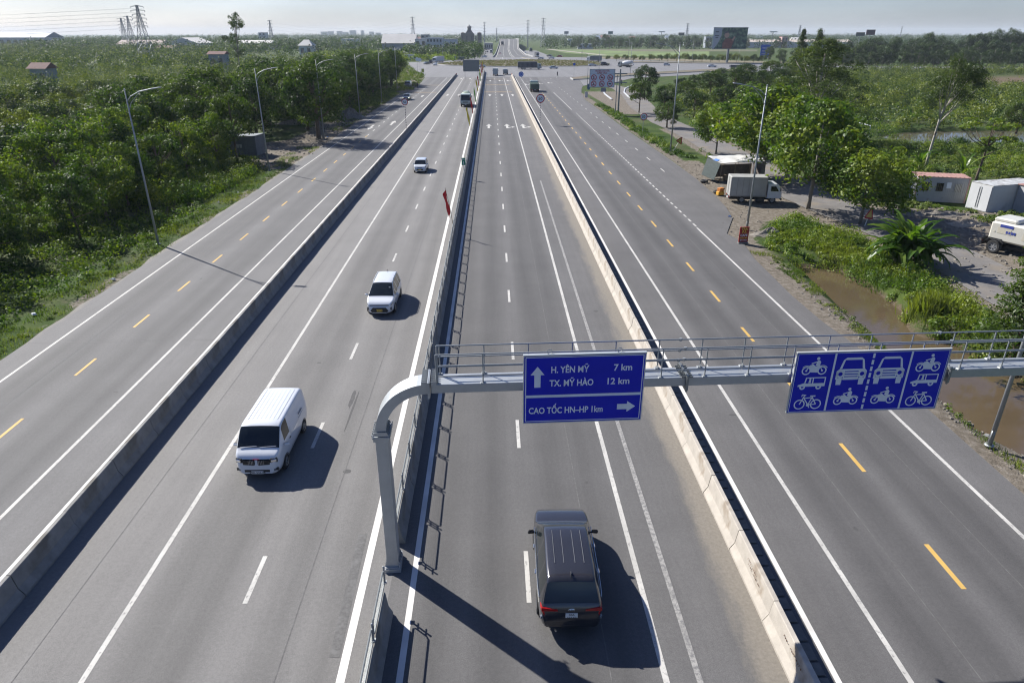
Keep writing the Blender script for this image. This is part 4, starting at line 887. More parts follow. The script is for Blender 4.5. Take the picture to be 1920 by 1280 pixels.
# --- white people carrier
def mpv_extra(th, st, zt, wd):
    g = MB(); g.prism([(-.46, .30), (.46, .30), (.55, .40), (.40, .60), (-.40, .60), (-.55, .40)], 'y', 2.10, 2.206); g.build("grille", m_black, th)
    g = MB(); g.prism([(-.60, .70), (.60, .70), (.56, .75), (-.56, .75)], 'y', 2.04, 2.125); g.build("grille_strip", m_black, th)
    for s in (-1, 1):
        f = MB(); f.prism(sorted([(s * .58, .46), (s * .74, .40), (s * .73, .62)], key=lambda p: p[0] * s)[::s], 'y', 1.98, 2.085); f.build("fog_light_bezel", m_black, th)
        f = MB(); f.cyl((s * .68, 2.05, .52), (s * .68, 2.10, .52), .04, n=10); f.build("fog_light", m_lamp, th)
        c = MB(); c.tube([(s * .60, y, float(np.interp(y, st, zt)) + .005) for y in np.linspace(-1.7, .35, 8)], .016, 6); c.build("roof_rail", mat("white_rib", (.50, .52, .54), .5), th)
        for y in (-.65, .35): d = MB(); blk(d, s * (float(np.interp(y, st, wd)) + .018), y, .90, .04, .18, .04, .01); d.build("door_handle", m_white_sign, th)
    f = MB(); f.prism([(-1.60, 1.70), (-1.84, 1.68), (-1.78, 1.77)], 'x', -.012, .012); f.build("aerial_fin", m_black, th)
    s = MB(); s.box((-.50, .80, 1.44), (.10, .012, .08), rx=R(-38)); s.build("windscreen_sticker", m_white_sign, th)
MPV = dict(L=4.4, W=1.74, top=[(-2.2, .62), (-2.18, .95), (-2.13, 1.12), (-2.0, 1.42), (-1.9, 1.58), (-1.75, 1.65), (-1.0, 1.695), (-.2, 1.695), (.15, 1.67), (.38, 1.62), (.8, 1.38), (1.28, 1.06), (1.40, .99), (1.6, .955), (1.9, .88), (2.08, .76), (2.17, .6), (2.2, .46)],
           plan=[(-2.2, .82), (-2.05, .94), (-1.6, .99), (0, 1), (1.3, .99), (1.75, .94), (2.0, .84), (2.13, .70), (2.2, .52)], under=[(-2.2, .38), (-1.9, .26), (1.8, .22), (2.2, .26)], belt=[(-2.2, 1.02), (0, .98), (1.3, .93), (2.2, .84)],
           win=[(-1.72, -1.12), (-1.05, -.20), (-.12, .50), (.56, 1.0)], wind=(.38, 1.30), rear=(-2.08, -1.86), head=(1.72, 2.06, 5, 5), tail=(-2.18, -2.02, 5, 6), tumble=.36, axles=(-1.32, 1.33), wr=.32, tw=.2, mirror=(.92, 1.02), extra=mpv_extra, plates=[(2.212, .42, 1)], plate_size=(.36, .16))
mpv = car("people_carrier", "white people carrier with yellow number plate and black grille on the left carriageway", "car", MPV, p_white, (-7.10, 41.6, 0), R(180 - .5), plate=m_plate_y, plate_txt=["30E-512.46"])
# --- small hatchback
def hat_extra(th, st, zt, wd):
    g = MB(); blk(g, 0, 1.775, .42, .86, .06, .20, .06); blk(g, 0, 1.73, .68, .60, .05, .06, .02); g.build("grille", m_black, th)
HAT = dict(L=3.6, W=1.60, top=[(-1.8, .6), (-1.78, .95), (-1.7, 1.15), (-1.55, 1.38), (-1.4, 1.45), (-.7, 1.49), (.1, 1.48), (.40, 1.42), (.75, 1.2), (1.05, .97), (1.2, .93), (1.5, .84), (1.7, .70), (1.78, .55), (1.8, .46)],
           plan=[(-1.8, .82), (-1.6, .94), (-1.2, 1), (.9, 1), (1.4, .94), (1.7, .8), (1.8, .64)], under=[(-1.8, .34), (-1.5, .22), (1.5, .20), (1.8, .24)], belt=[(-1.8, 1.0), (0, .93), (1.8, .82)],
           win=[(-1.35, -.85), (-.78, -.08), (0, .66)], wind=(.40, 1.06), rear=(-1.66, -1.48), head=(1.28, 1.66, 5, 6), tail=(-1.78, -1.6, 5, 7), tumble=.30, axles=(-1.15, 1.18), wr=.28, tw=.17, mirror=(.66, .98), extra=hat_extra, plates=[(1.815, .42, 1)], plate_size=(.34, .12))
hat = car("hatchback", "small silver white hatchback with yellow number plate, alone ahead of the people carrier", "car", HAT, p_silver, (at(790, 320)[0], at(790, 320)[1], 0), R(180), plate=m_plate_y)
# --- saloon used for the far cars
SED = dict(L=4.5, W=1.75, top=[(-2.25, .6), (-2.22, .95), (-2.1, 1.02), (-1.7, 1.06), (-1.55, 1.10), (-1.0, 1.38), (-.6, 1.45), (0, 1.46), (.3, 1.42), (.7, 1.2), (1.05, .99), (1.2, .95), (1.8, .86), (2.1, .74), (2.22, .6), (2.25, .5)],
           plan=[(-2.25, .8), (-2.0, .94), (-1.4, 1), (1.2, 1), (1.8, .94), (2.1, .82), (2.25, .64)], under=[(-2.25, .36), (-1.9, .24), (1.9, .20), (2.25, .26)], belt=[(-2.25, .98), (0, .93), (2.25, .84)],
           win=[(-1.15, -.45), (-.37, .62)], wind=(.28, 1.08), rear=(-1.58, -.98), head=(1.75, 2.12, 5, 6), tail=(-2.22, -2.0, 5, 6), tumble=.34, axles=(-1.36, 1.38), wr=.32, tw=.2, mirror=(.72, .98), plates=[(2.262, .42, 1)])
x, y, _ = at(764, 187)
sed = car("saloon_car", "dark grey saloon with headlights on, coming along the left service road", "car", SED, p_grey, (x, y - .5, 0), R(178))
hl = mat("lit_headlamp", (.9, .9, .7), .3); hb = hl.node_tree.nodes["Principled BSDF"]; hb.inputs["Emission Color"].default_value = (1, 1, .75, 1); hb.inputs["Emission Strength"].default_value = 2.5
recolour(sed, ("headlight",), hl)
def far_car(label, px, py, rz, pm, base=None, name="saloon_car", group=None):
    x, y, _ = at(px, py); o = dup(base or sed, (x, y, 0), R(rz), label, group); o.name = name; recolour(o, ("headlight",), m_lamp); recolour(o, ("body", "wing_mirror"), pm); return o
far_car("white saloon crossing the junction right of the long dark truck", 1038, 129.5, -92, p_white)
far_car("silver grey car beside the tip of the roundabout island", 1111, 124.5, -88, p_silver)
far_car("black car following the silver grey one past the island tip", 1134, 123.5, -88, p_dark, suv, "dark_suv")
far_car("white taxi crossing right of the cement mixer truck", 1250, 123.5, -100, p_white, hat, "hatchback")
far_car("white car behind the roundabout island, leftmost of two beyond the far side", 1014, 111.2, 80, p_silver)
far_car("bright white car at the far side of the island beside the verge", 1034, 110.5, 70, p_white)
far_car("dark car on the far verge road beyond the island", 1030, 106.5, 60, p_grey)
far_car("dark red car parked on the far grass verge beyond the junction", 1049, 107.5, 60, p_red)
far_car("white car at the left front of the junction beside the dark van", 816, 123.0, 170, p_white, hat, "hatchback")
far_car("white car waiting at the left edge of the far crossing", 908, 108.3, 100, p_white, hat, "hatchback")
far_car("silver car passing behind the median nose", 903, 126.5, 92, p_silver)
far_car("white van waiting among the stalls at the left end of the junction", 774, 114, 95, p_white, van, "panel_van")
far_car("dark car driving away along the far right road behind the bushes", 1700, 128.2, -85, p_grey)
far_car("black car coming down the far road left of its centre", 914, 98.6, 178, p_dark)
far_car("small dark car high on the overpass ramp", 952, 93.5, 0, p_grey)

far_car("white car on the right half of the far road before the overpass", 985, 101, 0, p_white, hat, "hatchback")
far_car("silver car following on the right half of the far road", 976, 95.5, 0, p_silver)
far_car("red car near the left kerb of the far road", 938, 102.5, 178, p_red, hat, "hatchback")
far_car("white car on the far right approach road beyond the traffic island", 1335, 126.5, -95, p_white)
far_car("dark car on the left arm of the junction near the trees", 800, 121, 150, p_grey)
# ---------------------------------------------------------------- trucks
m_canvas = mat("dark_canvas", (.045, .055, .07), .8, var=.15, scale=1.2, bump=.2, bscale=6); m_canvas_g = mat("grey_canvas", (.17, .19, .19), .8, var=.15, scale=1.2)
m_boxgrey = mat("truck_box_grey", (.36, .355, .33), .55, .15, var=.08, scale=1.5, var2=.08, scale2=.4); m_chassis = mat("chassis_black", (.02, .02, .02), .7); m_greenbed = mat("tipper_green", (.06, .10, .075), .6, var=.15, scale=1.5); m_cream = mat("cream_paint", (.56, .54, .47), .4, coat=.3, var=.05, scale=2, dirt=((.42, .36, .26), 1.3, .66)); m_whitebox = mat("white_box", (.52, .53, .54), .5, var=.06, scale=1)
def truck(name, label, loc, rz, L=7.0, W=2.3, cabH=2.6, cabL=1.8, axles=(-2.2, 2.4), wr=.48, kind='box', cab_m=None, load_m=None, loadH=2.1, group=None, cat="truck", detail=True):
    th = thing(name, label, cat, loc, rz, group); cab_m = cab_m or p_white; load_m = load_m or m_boxgrey; f = L / 2; hw = W / 2; zc = wr + .25
    cb = MB(); prof = [(f - cabL, zc - .1), (f - .05, zc - .1), (f, zc + .25), (f - .04, zc + .62), (f - .38, cabH - .12), (f - .62, cabH), (f - cabL + .1, cabH), (f - cabL, cabH - .1)]
    n = len(prof); xs = [(-hw, .0), (-hw + .06, .04)]; V = []
    ce = (sum(p[0] for p in prof) / n, sum(p[1] for p in prof) / n)
    for x, ins in ((-hw, .07), (-hw + .08, 0), (hw - .08, 0), (hw, .07)):
        for (yy, zz) in prof: V.append((x * (1 if zz < zc + .7 else .95), yy + (ce[0] - yy) * ins, zz + (ce[1] - zz) * ins))
    F = [tuple(range(n)), tuple(range(4 * n - 1, 3 * n - 1, -1))]
    for r in range(3):
        for i in range(n): F.append((r * n + (i + 1) % n, r * n + i, (r + 1) * n + i, (r + 1) * n + (i + 1) % n))
    cb.add(V, F); cb.build("cab", cab_m, th)
    w = MB(); y0, z0, y1, z1 = f - .055, zc + .70, f - .335, cabH - .22; o = .012
    w.add([(-hw * .86, y0 + o, z0), (hw * .86, y0 + o, z0), (hw * .82, y1 + o, z1), (-hw * .82, y1 + o, z1)], [(0, 1, 2, 3)]); w.build("windscreen", m_glass, th)
    for s in (-1, 1):
        w = MB(); xw = lambda z: s * (hw * (1 - .05 * min(1, max(0, (z - zc - .62) / (cabH - zc - .74)))) + .008); w.poly([(xw(q[1]), *q) for q in ((f - .34, zc + .66), (f - .66, cabH - .26), (f - 1.15, cabH - .26), (f - 1.15, zc + .66))]); w.build("side_window", m_glass, th)
        h = MB(); blk(h, s * hw * .76, f + .0, zc + .12, .30, .06, .16, .03); h.build("headlight", m_lamp, th)
        mi = MB(); blk(mi, s * (hw + .14), f - .22, cabH - .55, .12, .08, .36, .02); mi.cyl((s * (hw - .02), f - .25, cabH - .42), (s * (hw + .12), f - .22, cabH - .42), .015, n=5); mi.build("wing_mirror", m_black, th)
        t = MB(); blk(t, s * hw * .74, -f - .02, zc - .02, .26, .05, .12, .02); t.build("tail_light", m_red, th)
    g = MB(); blk(g, 0, f - .01, zc + .36, W * .55, .04, .22, .015); blk(g, 0, f + .03, zc - .16, W * .94, .12, .22, .04); g.build("bumper", m_black, th)
    for yy, hh in ((f + .10, .12), (-f - .05, .18)): p = MB(); p.box((0, yy, zc - .15), (.42, .02, hh)); p.build("number_plate", m_plate_w, th)
    c = MB(); c.box((0, -.2, zc - .22), (W * .42, L - .6, .22)); c.box((0, -f + .05, zc - .1), (W * .8, .08, .12)); c.box((hw * .75, .5, zc - .25), (.35, .9, .4)); c.build("chassis", m_chassis, th)
    b0, b1 = -f, f - cabL - .12; bl = b1 - b0; bc = (b0 + b1) / 2
    if kind in ('box', 'canvas'):
        b = MB(); blk(b, 0, bc, zc + .05 + loadH / 2, W, bl, loadH, .03 if kind == 'box' else .14); bo = b.build("cargo_box" if kind == 'box' else "canvas_cover", load_m, th)
        r = MB()
        for k in range(int(bl / .6) + 1):
            yy = b0 + .06 + k * (bl - .12) / max(1, int(bl / .6))
            for s in (-1, 1): r.box((s * (hw + .006), yy, zc + .05 + loadH / 2), (.02, .05, loadH - .1))
        for s in (-1, 1):
            r.box((s * (hw + .008), bc, zc + .14), (.03, bl, .10)); r.box((s * (hw + .004), bc, zc + loadH - .0), (.03, bl - .1, .06))
        r.build("rib", mat("box_trim", (.28, .275, .26), .6, .3), th)
        if kind == 'box':
            d = MB()
            for s in (-1, 1): d.box((s * hw * .49, b0 - .012, zc + .05 + loadH / 2), (hw * .94, .02, loadH - .16)); d.cyl((s * .12, b0 - .03, zc + .2), (s * .12, b0 - .03, zc + loadH - .1), .018, n=5)
            d.build("rear_door", load_m, th)
            d = MB(); d.box((hw + .012, bc + bl * .22, zc + .05 + loadH * .5), (.012, .85, loadH - .35)); d.box((hw + .02, bc - bl * .02, zc + loadH * .42), (.006, .55, .16)) if False else None; d.build("side_door", load_m, th)
    elif kind in ('tip', 'flat'):
        hh = loadH; b = MB()
        for s in (-1, 1): b.box((s * (hw - .03), bc, zc + .1 + hh / 2), (.06, bl, hh))
        b.box((0, b0 + .03, zc + .1 + hh / 2), (W - .12, .06, hh)); b.box((0, b1 - .03, zc + .15 + hh / 2), (W - .12, .06, hh + .1)); b.box((0, bc, zc + .12), (W - .12, bl - .12, .06))
        for k in range(5):
            for s in (-1, 1): b.box((s * (hw + .02), b0 + .1 + k * (bl - .2) / 4, zc + .1 + hh / 2), (.04, .10, hh))
        b.box((0, b0 - .02, zc + .1 + hh), (W, .06, .10)); b.build("tipper_bed" if kind == 'tip' else "drop_side_bed", load_m, th)
        t = MB(); blk(t, 0, bc, zc + hh - .02 if kind == 'tip' else zc + .45, W - .16, bl - .2, .24, .1); t.build("tarpaulin", m_canvas_g if kind == 'flat' else m_greenbed, th)
    elif kind == 'mixer':
        b = MB(); n = 16; pr = [(-.48, .42), (-.36, .8), (-.05, 1.12), (.22, 1.15), (.42, .85), (.5, .4)]; V = []; F = []
        for u, r in pr:
            yc = bc + u * bl; zz = zc + 1.35 - (u + .0) * .75
            for k in range(n): V.append((r * hw * .98 * math.cos(2 * math.pi * k / n), yc + .2 * r * math.sin(2 * math.pi * k / n), zz + r * .98 * math.sin(2 * math.pi * k / n)))
        for j in range(len(pr) - 1):
            for k in range(n): F.append((j * n + k, j * n + (k + 1) % n, (j + 1) * n + (k + 1) % n, (j + 1) * n + k))
        F += [tuple(range(n - 1, -1, -1)), tuple(range((len(pr) - 1) * n, len(pr) * n))]; b.add(V, F); o = b.build("drum", load_m, th, True)
        h = MB(); h.prism([(-.5, 0), (.5, 0), (.75, .7), (-.75, .7)], 'y', b0 - .1, b0 + .7); h.v = [(x, y, z + zc + 1.75) for x, y, z in h.v]; h.tube([(0, b0 - .1, zc + 1.6), (0, b0 - .7, zc + .4)], .22, 8); h.build("hopper", m_whitebox, th)
        fr = MB()
        for s in (-1, 1): fr.cyl((s * .8, b0 + .5, zc), (s * .45, b0 + .3, zc + 1.7), .06, n=6); fr.box((s * hw * .85, bc, zc + .02), (.25, bl, .12))
        fr.build("frame", m_chassis, th)
    for ay in axles:
        for s in (-1, 1): wheel(th, s * (hw - .17), ay, wr, .28 if ay > 0 else .36, s, 6, mat("truck_rim", (.30, .30, .30), .5, .4))
    return th
def gp(px, py): q = at(px, py); return (q[0], q[1], 0)
x, y, _ = at(873, 201); truck("mixer_truck", "white cement mixer truck with green drum driving towards the camera beside the median", (-6.4, y + 3.6, 0), R(180), 7.6, 2.45, 2.95, 1.9, (-2.4, -1.2, 2.6), .5, 'mixer', mat("green_white_cab", (.50, .56, .50), .4, coat=.4), mat("mixer_drum_green", (.22, .27, .20), .5, var=.2, scale=1))
x, y, _ = at(1003, 173); truck("tipper_truck", "green and white tipper truck driving away on the right service road beyond the barrier", (x, y + 3.5, 0), R(0), 7.4, 2.5, 2.9, 1.9, (-2.6, -1.3, 2.5), .5, 'tip', mat("green_white_cab2", (.42, .48, .43), .4, coat=.4), m_greenbed, 1.5)
x, y, _ = at(929, 142.5); truck("box_truck", "grey box truck leaving the right main carriageway, left of two at the junction mouth", (x, y + 3, 0), 0, 6.2, 2.15, 2.3, 1.6, (-1.7, 2.1), .42, 'box', p_white, mat("truck_box_bluegrey", (.33, .37, .38), .6, var=.1, scale=1), 2.15)
x, y, _ = at(948, 140.5); truck("flatbed_truck", "low grey drop side truck right of the grey box truck at the junction mouth", (x, y + 3, 0), 0, 5.6, 2.05, 2.1, 1.5, (-1.5, 1.9), .40, 'flat', p_white, mat("bed_grey", (.24, .27, .27), .6, var=.1), .95)
x, y, _ = at(993, 130.5); truck("canvas_truck", "long dark blue canvas truck crossing the junction to the right before the island", (x, y + .5, 0), R(-90), 11.5, 2.5, 2.7, 2.0, (-3.6, -2.4, 4.4), .5, 'canvas', mat("dull_cab", (.25, .30, .30), .4, coat=.3), m_canvas, 2.75)
x, y, _ = at(1114, 115.5); truck("canvas_truck", "grey canvas truck with white cab heading left behind the island", (x, y + 1, 0), R(90), 9.5, 2.4, 2.6, 1.9, (-2.9, 3.6), .48, 'canvas', p_white, m_canvas_g, 2.5)
x, y, _ = at(1172, 126.3); truck("mixer_truck", "cream cement mixer truck with white drum on the road right of the island tip", (x, y, 0), R(62), 7.6, 2.45, 2.8, 1.9, (-2.4, -1.2, 2.6), .5, 'mixer', m_cream, m_whitebox)
x, y, _ = at(1385, 130.2); truck("flatbed_truck", "dark flatbed truck heading right below the big billboard", (x, y, 0), R(-92), 9.0, 2.4, 2.5, 1.9, (-2.7, 3.3), .48, 'flat', p_dark, m_canvas, 1.1)
x, y, _ = at(1007, 107.8); truck("box_truck", "white truck with dark cargo waiting at the right far side of the island", (x, y + 3, 0), R(185), 8, 2.4, 3.0, 1.9, (-2.4, 2.9), .48, 'canvas', p_white, m_canvas, 2.8)
x, y, _ = at(995, 97); truck("canvas_truck", "green canvas truck standing right of the overpass foot", (x, y, 0), R(185), 8, 2.4, 2.8, 1.9, (-2.4, 2.9), .48, 'canvas', p_green, m_greenbed, 2.6)
x, y, _ = at(822, 117.5); truck("box_truck", "white box truck turning at the left end of the island", (x, y, 0), R(140), 8.2, 2.4, 2.8, 1.9, (-2.4, 3.0), .48, 'box', p_white, m_whitebox, 2.7)
x, y, _ = at(860, 113.6); truck("flatbed_truck", "small grey green truck behind the left part of the island", (x, y, 0), R(100), 7.2, 2.3, 2.6, 1.8, (-2.1, 2.6), .46, 'tip', mat("grey_green_cab", (.26, .32, .29), .45), m_greenbed, 1.4)
x, y, _ = at(762, 113.2); truck("box_truck", "pale long box truck standing among trees at the far left of the junction", (x, y + 6, 0), R(92), 9, 2.5, 2.8, 1.9, (-2.6, 3.2), .48, 'box', p_white, m_whitebox, 2.6)
x, y, _ = at(921, 100.2); truck("tanker_truck", "white tanker coming down at the foot of the far road", (x, y, 0), R(180), 8, 2.5, 3.0, 1.9, (-2.4, 2.9), .48, 'mixer', p_white, m_whitebox)
k = far(941, 82, 800); truck("canvas_truck", "dark lorry high up the overpass ramp, farthest vehicle on its left lane", (k[0], 760, 5.2), R(180), 8, 2.4, 2.8, 1.9, (-2.4, 2.9), .48, 'canvas', p_dark, m_canvas, 2.6)
x, y, _ = at(808, 119.5); van2 = dup(van, (x, y, 0), R(175), "dark van at the left of the junction beside the white box truck"); recolour(van2, ("body", "wing_mirror"), p_dark)
x, y, _ = at(769, 165); van3 = dup(van, (x - .8, y + 2, 0), R(178), "dark van parked under the trees at the end of the left tree belt"); recolour(van3, ("body", "wing_mirror"), p_grey)
# parked light truck with grey box, seen from its right flank
PT = at(1402, 374); px0, px1 = at(1372, 376), at(1456, 379)
d = Vector((px1[0] - px0[0], px1[1] - px0[1])); rz = math.atan2(-d.x, d.y)
pt = truck("light_truck", "white light truck with grey box body parked on the dirt beside the market stall", (27.1, 70.5, 0), R(-97), 5.2, 1.85, 2.0, 1.45, (-1.35, 1.75), .34, 'box', p_white, m_boxgrey, 2.0)
# cream drilling or tank truck at the right edge of the frame
cq = at(1868, 478); ct = truck("service_truck", "cream service truck with boxy tank body parked on the side track at the right edge", (42.0, 49.8, 0), R(207), 7.4, 2.35, 2.6, 1.7, (-2.7, 2.5), .52, 'none', m_cream, m_cream)
b = MB(); blk(b, 0, -1.35, 1.75, 2.3, 3.9, 1.5, .14); blk(b, 0, -2.4, 2.62, 1.9, 1.7, .34, .1); blk(b, 0, .9, 1.9, 2.1, .7, 1.6, .08); b.build("tank_body", m_cream, ct)
b = MB()
for s in (-1, 1):
    for (yy, zz, w2, h2) in ((-2.2, 1.9, 1.0, .5), (-.4, 1.8, .9, .7)): b.box((s * 1.158, yy, zz), (.012, w2, h2))
    for yy in (-2.9, -2.6): b.box((s * 1.16, yy, 1.72), (.012, .12, .12))
b.build("side_hatch", mat("cream_hatch", (.52, .48, .38), .5), ct)  # hatch panels in a slightly darker cream than the body
b = MB()
for s in (-1, 1):
    b.box((s * 1.168, -2.1, 2.26), (.01, .95, .22))
    for k in range(4): b.box((s * 1.168, -2.0 + k * .19, 1.82), (.01, .14, .20))
b.build("side_lettering", mat("decal_navy", (.03, .05, .26), .6), ct)
b = MB()
for s in (-1, 1): b.prism([(-3.4, .9), (-3.2, 1.22), (-2.2, 1.22), (-2.0, .9), (-2.1, .9), (-2.28, 1.14), (-3.12, 1.14), (-3.3, .9)], 'x', s * .95, s * 1.17)
b.box((0, -3.72, .75), (2.0, .05, .6)); b.build("mudguard", m_black, ct)

# ---------------------------------------------------------------- people
def skin_mesh(name, pts, edges, radii, m, root=0):
    me = bpy.data.meshes.new(name); me.from_pydata(pts, edges, []); ob = bpy.data.objects.new(name, me); COL.objects.link(ob)
    md = ob.modifiers.new("s", 'SKIN'); md.use_smooth_shade = True
    for i, r in enumerate(radii): me.skin_vertices[0].data[i].radius = (r, r)
    me.skin_vertices[0].data[root].use_root = True; sb = ob.modifiers.new("d", 'SUBSURF'); sb.levels = 1; sb.render_levels = 1
    dg = bpy.context.evaluated_depsgraph_get(); out = bpy.data.meshes.new_from_object(ob.evaluated_get(dg)); bpy.data.objects.remove(ob); out.name = name
    out.materials.clear(); out.materials.append(m); return out
m_skin = mat("skin", (.35, .20, .13), .6); m_cloth_d = mat("dark_clothes", (.03, .032, .045), .9); m_cloth_r = mat("red_clothes", (.22, .05, .045), .9)
def person(label, loc, rz, pose, cloth, group=None, helmet=None):
    th = thing("person", label, "person", loc, rz, group)
    if pose == 'stand':
        P = [(0, 0, .95), (0, 0, 1.2), (0, 0, 1.42), (0, .01, 1.54), (0, .02, 1.66), (.19, 0, 1.40), (.24, .02, 1.12), (.24, .10, .88), (-.19, 0, 1.40), (-.24, .02, 1.12), (-.24, .10, .88), (.10, 0, .88), (.11, .02, .50), (.12, 0, .06), (.12, .14, .04), (-.10, 0, .88), (-.11, .02, .50), (-.12, 0, .06), (-.12, .14, .04)]
    else:                                                          # sitting astride a motorbike
        P = [(0, -.12, .86), (0, -.06, 1.10), (0, 0, 1.32), (0, .03, 1.44), (0, .06, 1.56), (.20, .02, 1.30), (.27, .20, 1.12), (.28, .44, 1.06), (-.20, .02, 1.30), (-.27, .20, 1.12), (-.28, .44, 1.06), (.12, -.08, .84), (.20, .30, .74), (.18, .16, .34), (.18, .30, .30), (-.12, -.08, .84), (-.20, .30, .74), (-.18, .16, .34), (-.18, .30, .30)]
    E = [(0, 1), (1, 2), (2, 3), (3, 4), (2, 5), (5, 6), (6, 7), (2, 8), (8, 9), (9, 10), (0, 11), (11, 12), (12, 13), (13, 14), (0, 15), (15, 16), (16, 17), (17, 18)]
    rad = [.15, .145, .15, .06, .105, .065, .05, .035, .065, .05, .035, .09, .062, .045, .04, .09, .062, .045, .04]
    link("body", skin_mesh("person_body", P, E, rad, cloth), None, th)
    h = MB(); hc = P[4]; h.ball((hc[0], hc[1], hc[2] + .03), (.105, .12, .13), 12, 8); h.build("hair" if not helmet else "helmet", helmet or m_ink, th, True)
    return th
def motorbike(label, loc, rz):
    th = thing("motorbike", label, "motorbike", loc, rz)
    for yy in (-.62, .62): wheel(th, 0, yy, .29, .09, 1, 6)
    b = MB(); b.tube([(0, -.6, .62), (0, -.15, .72), (0, .15, .55), (0, .42, .75)], [.10, .13, .10, .08], 8); b.box((0, 0, .38), (.24, .42, .26)); b.box((0, -.25, .78), (.22, .62, .08)); b.build("body", m_cloth_r if 'red' in label else m_black, th)
    b = MB(); b.tube([(0, .62, .29), (0, .48, .92)], .03, 6); b.tube([(-.32, .40, 1.03), (0, .46, .98), (.32, .40, 1.03)], .017, 6); b.build("handlebar", m_chrome, th)
    return th
def rider(px, py, rz, lb, lp, cloth, hel):
    q = gp(px, py); motorbike(lb, q, R(rz)); person(lp, q, R(rz), 'ride', cloth, helmet=hel)
rider(1045, 142.6, -10, "motorbike ridden away across the junction, right of the white saloon", "motorcyclist in dark clothes riding away across the junction", m_cloth_d, m_ink)
rider(1165, 159, 170, "motorbike coming down the side track behind the round trees", "motorcyclist in black coming down the side track past the round trees", m_cloth_d, m_red)
q = gp(783, 165.5); person("person standing in dark clothes at the kerb beside the parked dark van", q, R(150), 'stand', m_cloth_d)

# ---------------------------------------------------------------- street lamps, poles and signs
def lamp_meshes():
    a = MB(); a.tube([(0, 0, 0), (0, 0, 6), (0, 0, 12.1)], [.10, .075, .042], 10); a.cyl((0, 0, 0), (0, 0, .05), .19, n=10); a.box((0, 0, .5), (.18, .12, .5)); a.ball((0, 0, 12.1), .07, 8, 5)
    b = MB(); b.tube([(0, 0, 11.25), (.35, 0, 11.62), (1.1, 0, 11.98), (2.1, 0, 12.18)], .035, 7); b.tube([(0, 0, 10.55), (.28, 0, 11.15), (.75, 0, 11.6), (1.15, 0, 11.97)], .026, 6)
    c = MB(); c.box((2.45, 0, 12.23), (.75, .26, .09), ry=R(-8), bev=.03)
    me = []
    for mb, n, m in ((a, "pole", m_galv), (b, "arm", m_galv), (c, "lamp_head", mat("lamp_head", (.34, .36, .37), .5, .4))): x = mb.mesh(n, n == "pole"); x.materials.append(m); me.append(x)
    return me
LM = lamp_meshes()
def lamp(label, x, y, rz, s=1.0, group="street lamps along the roads", z=0):
    th = thing("street_lamp", label, "street lamp", (x, y, z), rz, group); th.scale = (s, s, s)
    for n, me in zip(("pole", "arm", "lamp_head"), LM): link(n, me, None, th)
    return th
for lb, px, py in (("street lamp on the left verge nearest the camera, in front of leafy trees", 297, 458), ("street lamp on the left verge beside the grey shed", 505, 320), ("street lamp on the left verge next to the forked tree trunk", 608, 262), ("street lamp on the left verge at the earth heap", 675, 218), ("street lamp on the left verge two beyond the earth heap", 716, 192), ("street lamp at the far end of the left tree belt", 745, 168)):
    p = at(px, py); lamp(lb, p[0], p[1], R(-4))
lamp("street lamp on the right verge behind the end of the gantry beam", 21.0, 24.15, R(222)); p = at(1400, 430); lamp("street lamp on the right verge beside the parked light truck and red cafe sign", p[0], p[1], R(176))
p = at(1257, 283); lamp("street lamp on the right verge between the leaning sign and the shrubs", p[0], p[1], R(170), 1.2)
for lb, px, py, ty, rz in (("street lamp at the right mouth of the junction behind the prohibition board", 1123, 130, 81, 160), ("tall street lamp on the verge beyond the cement mixer truck", 1178, 114, 74, 200), ("tall street lamp on the traffic island above the round trees", 1181, 144, 79, 150), ("street lamp left of the prohibition board", 1101, 166, 100, 180), ("street lamp on the far verge right of the cement mixer truck", 1297, 120, 77, 200), ("street lamp in the far field edge beyond the canvas truck", 1091, 111, 72, 200), ("street lamp far off by the green field corner", 1044, 91.5, 71, 200), ("street lamp behind the left part of the island", 830, 114, 66, 0), ("street lamp at the left foot of the far road", 900, 102, 76, 0), ("street lamp farther right along the dusty verge", 1383, 124, 92, 200), ("thin street lamp left of the overpass road", 913, 95, 74, 0)):
    p = at(px, py); h = tall((px, py), (px, ty)); lamp(lb, p[0], p[1], R(rz), h / 12.1)
m_red_s = mat("sign_red", (.42, .02, .03), .5); m_blue_s = mat("sign_bright_blue", (.02, .10, .50), .5); m_band_w = mat("post_white", (.62, .62, .60), .6)
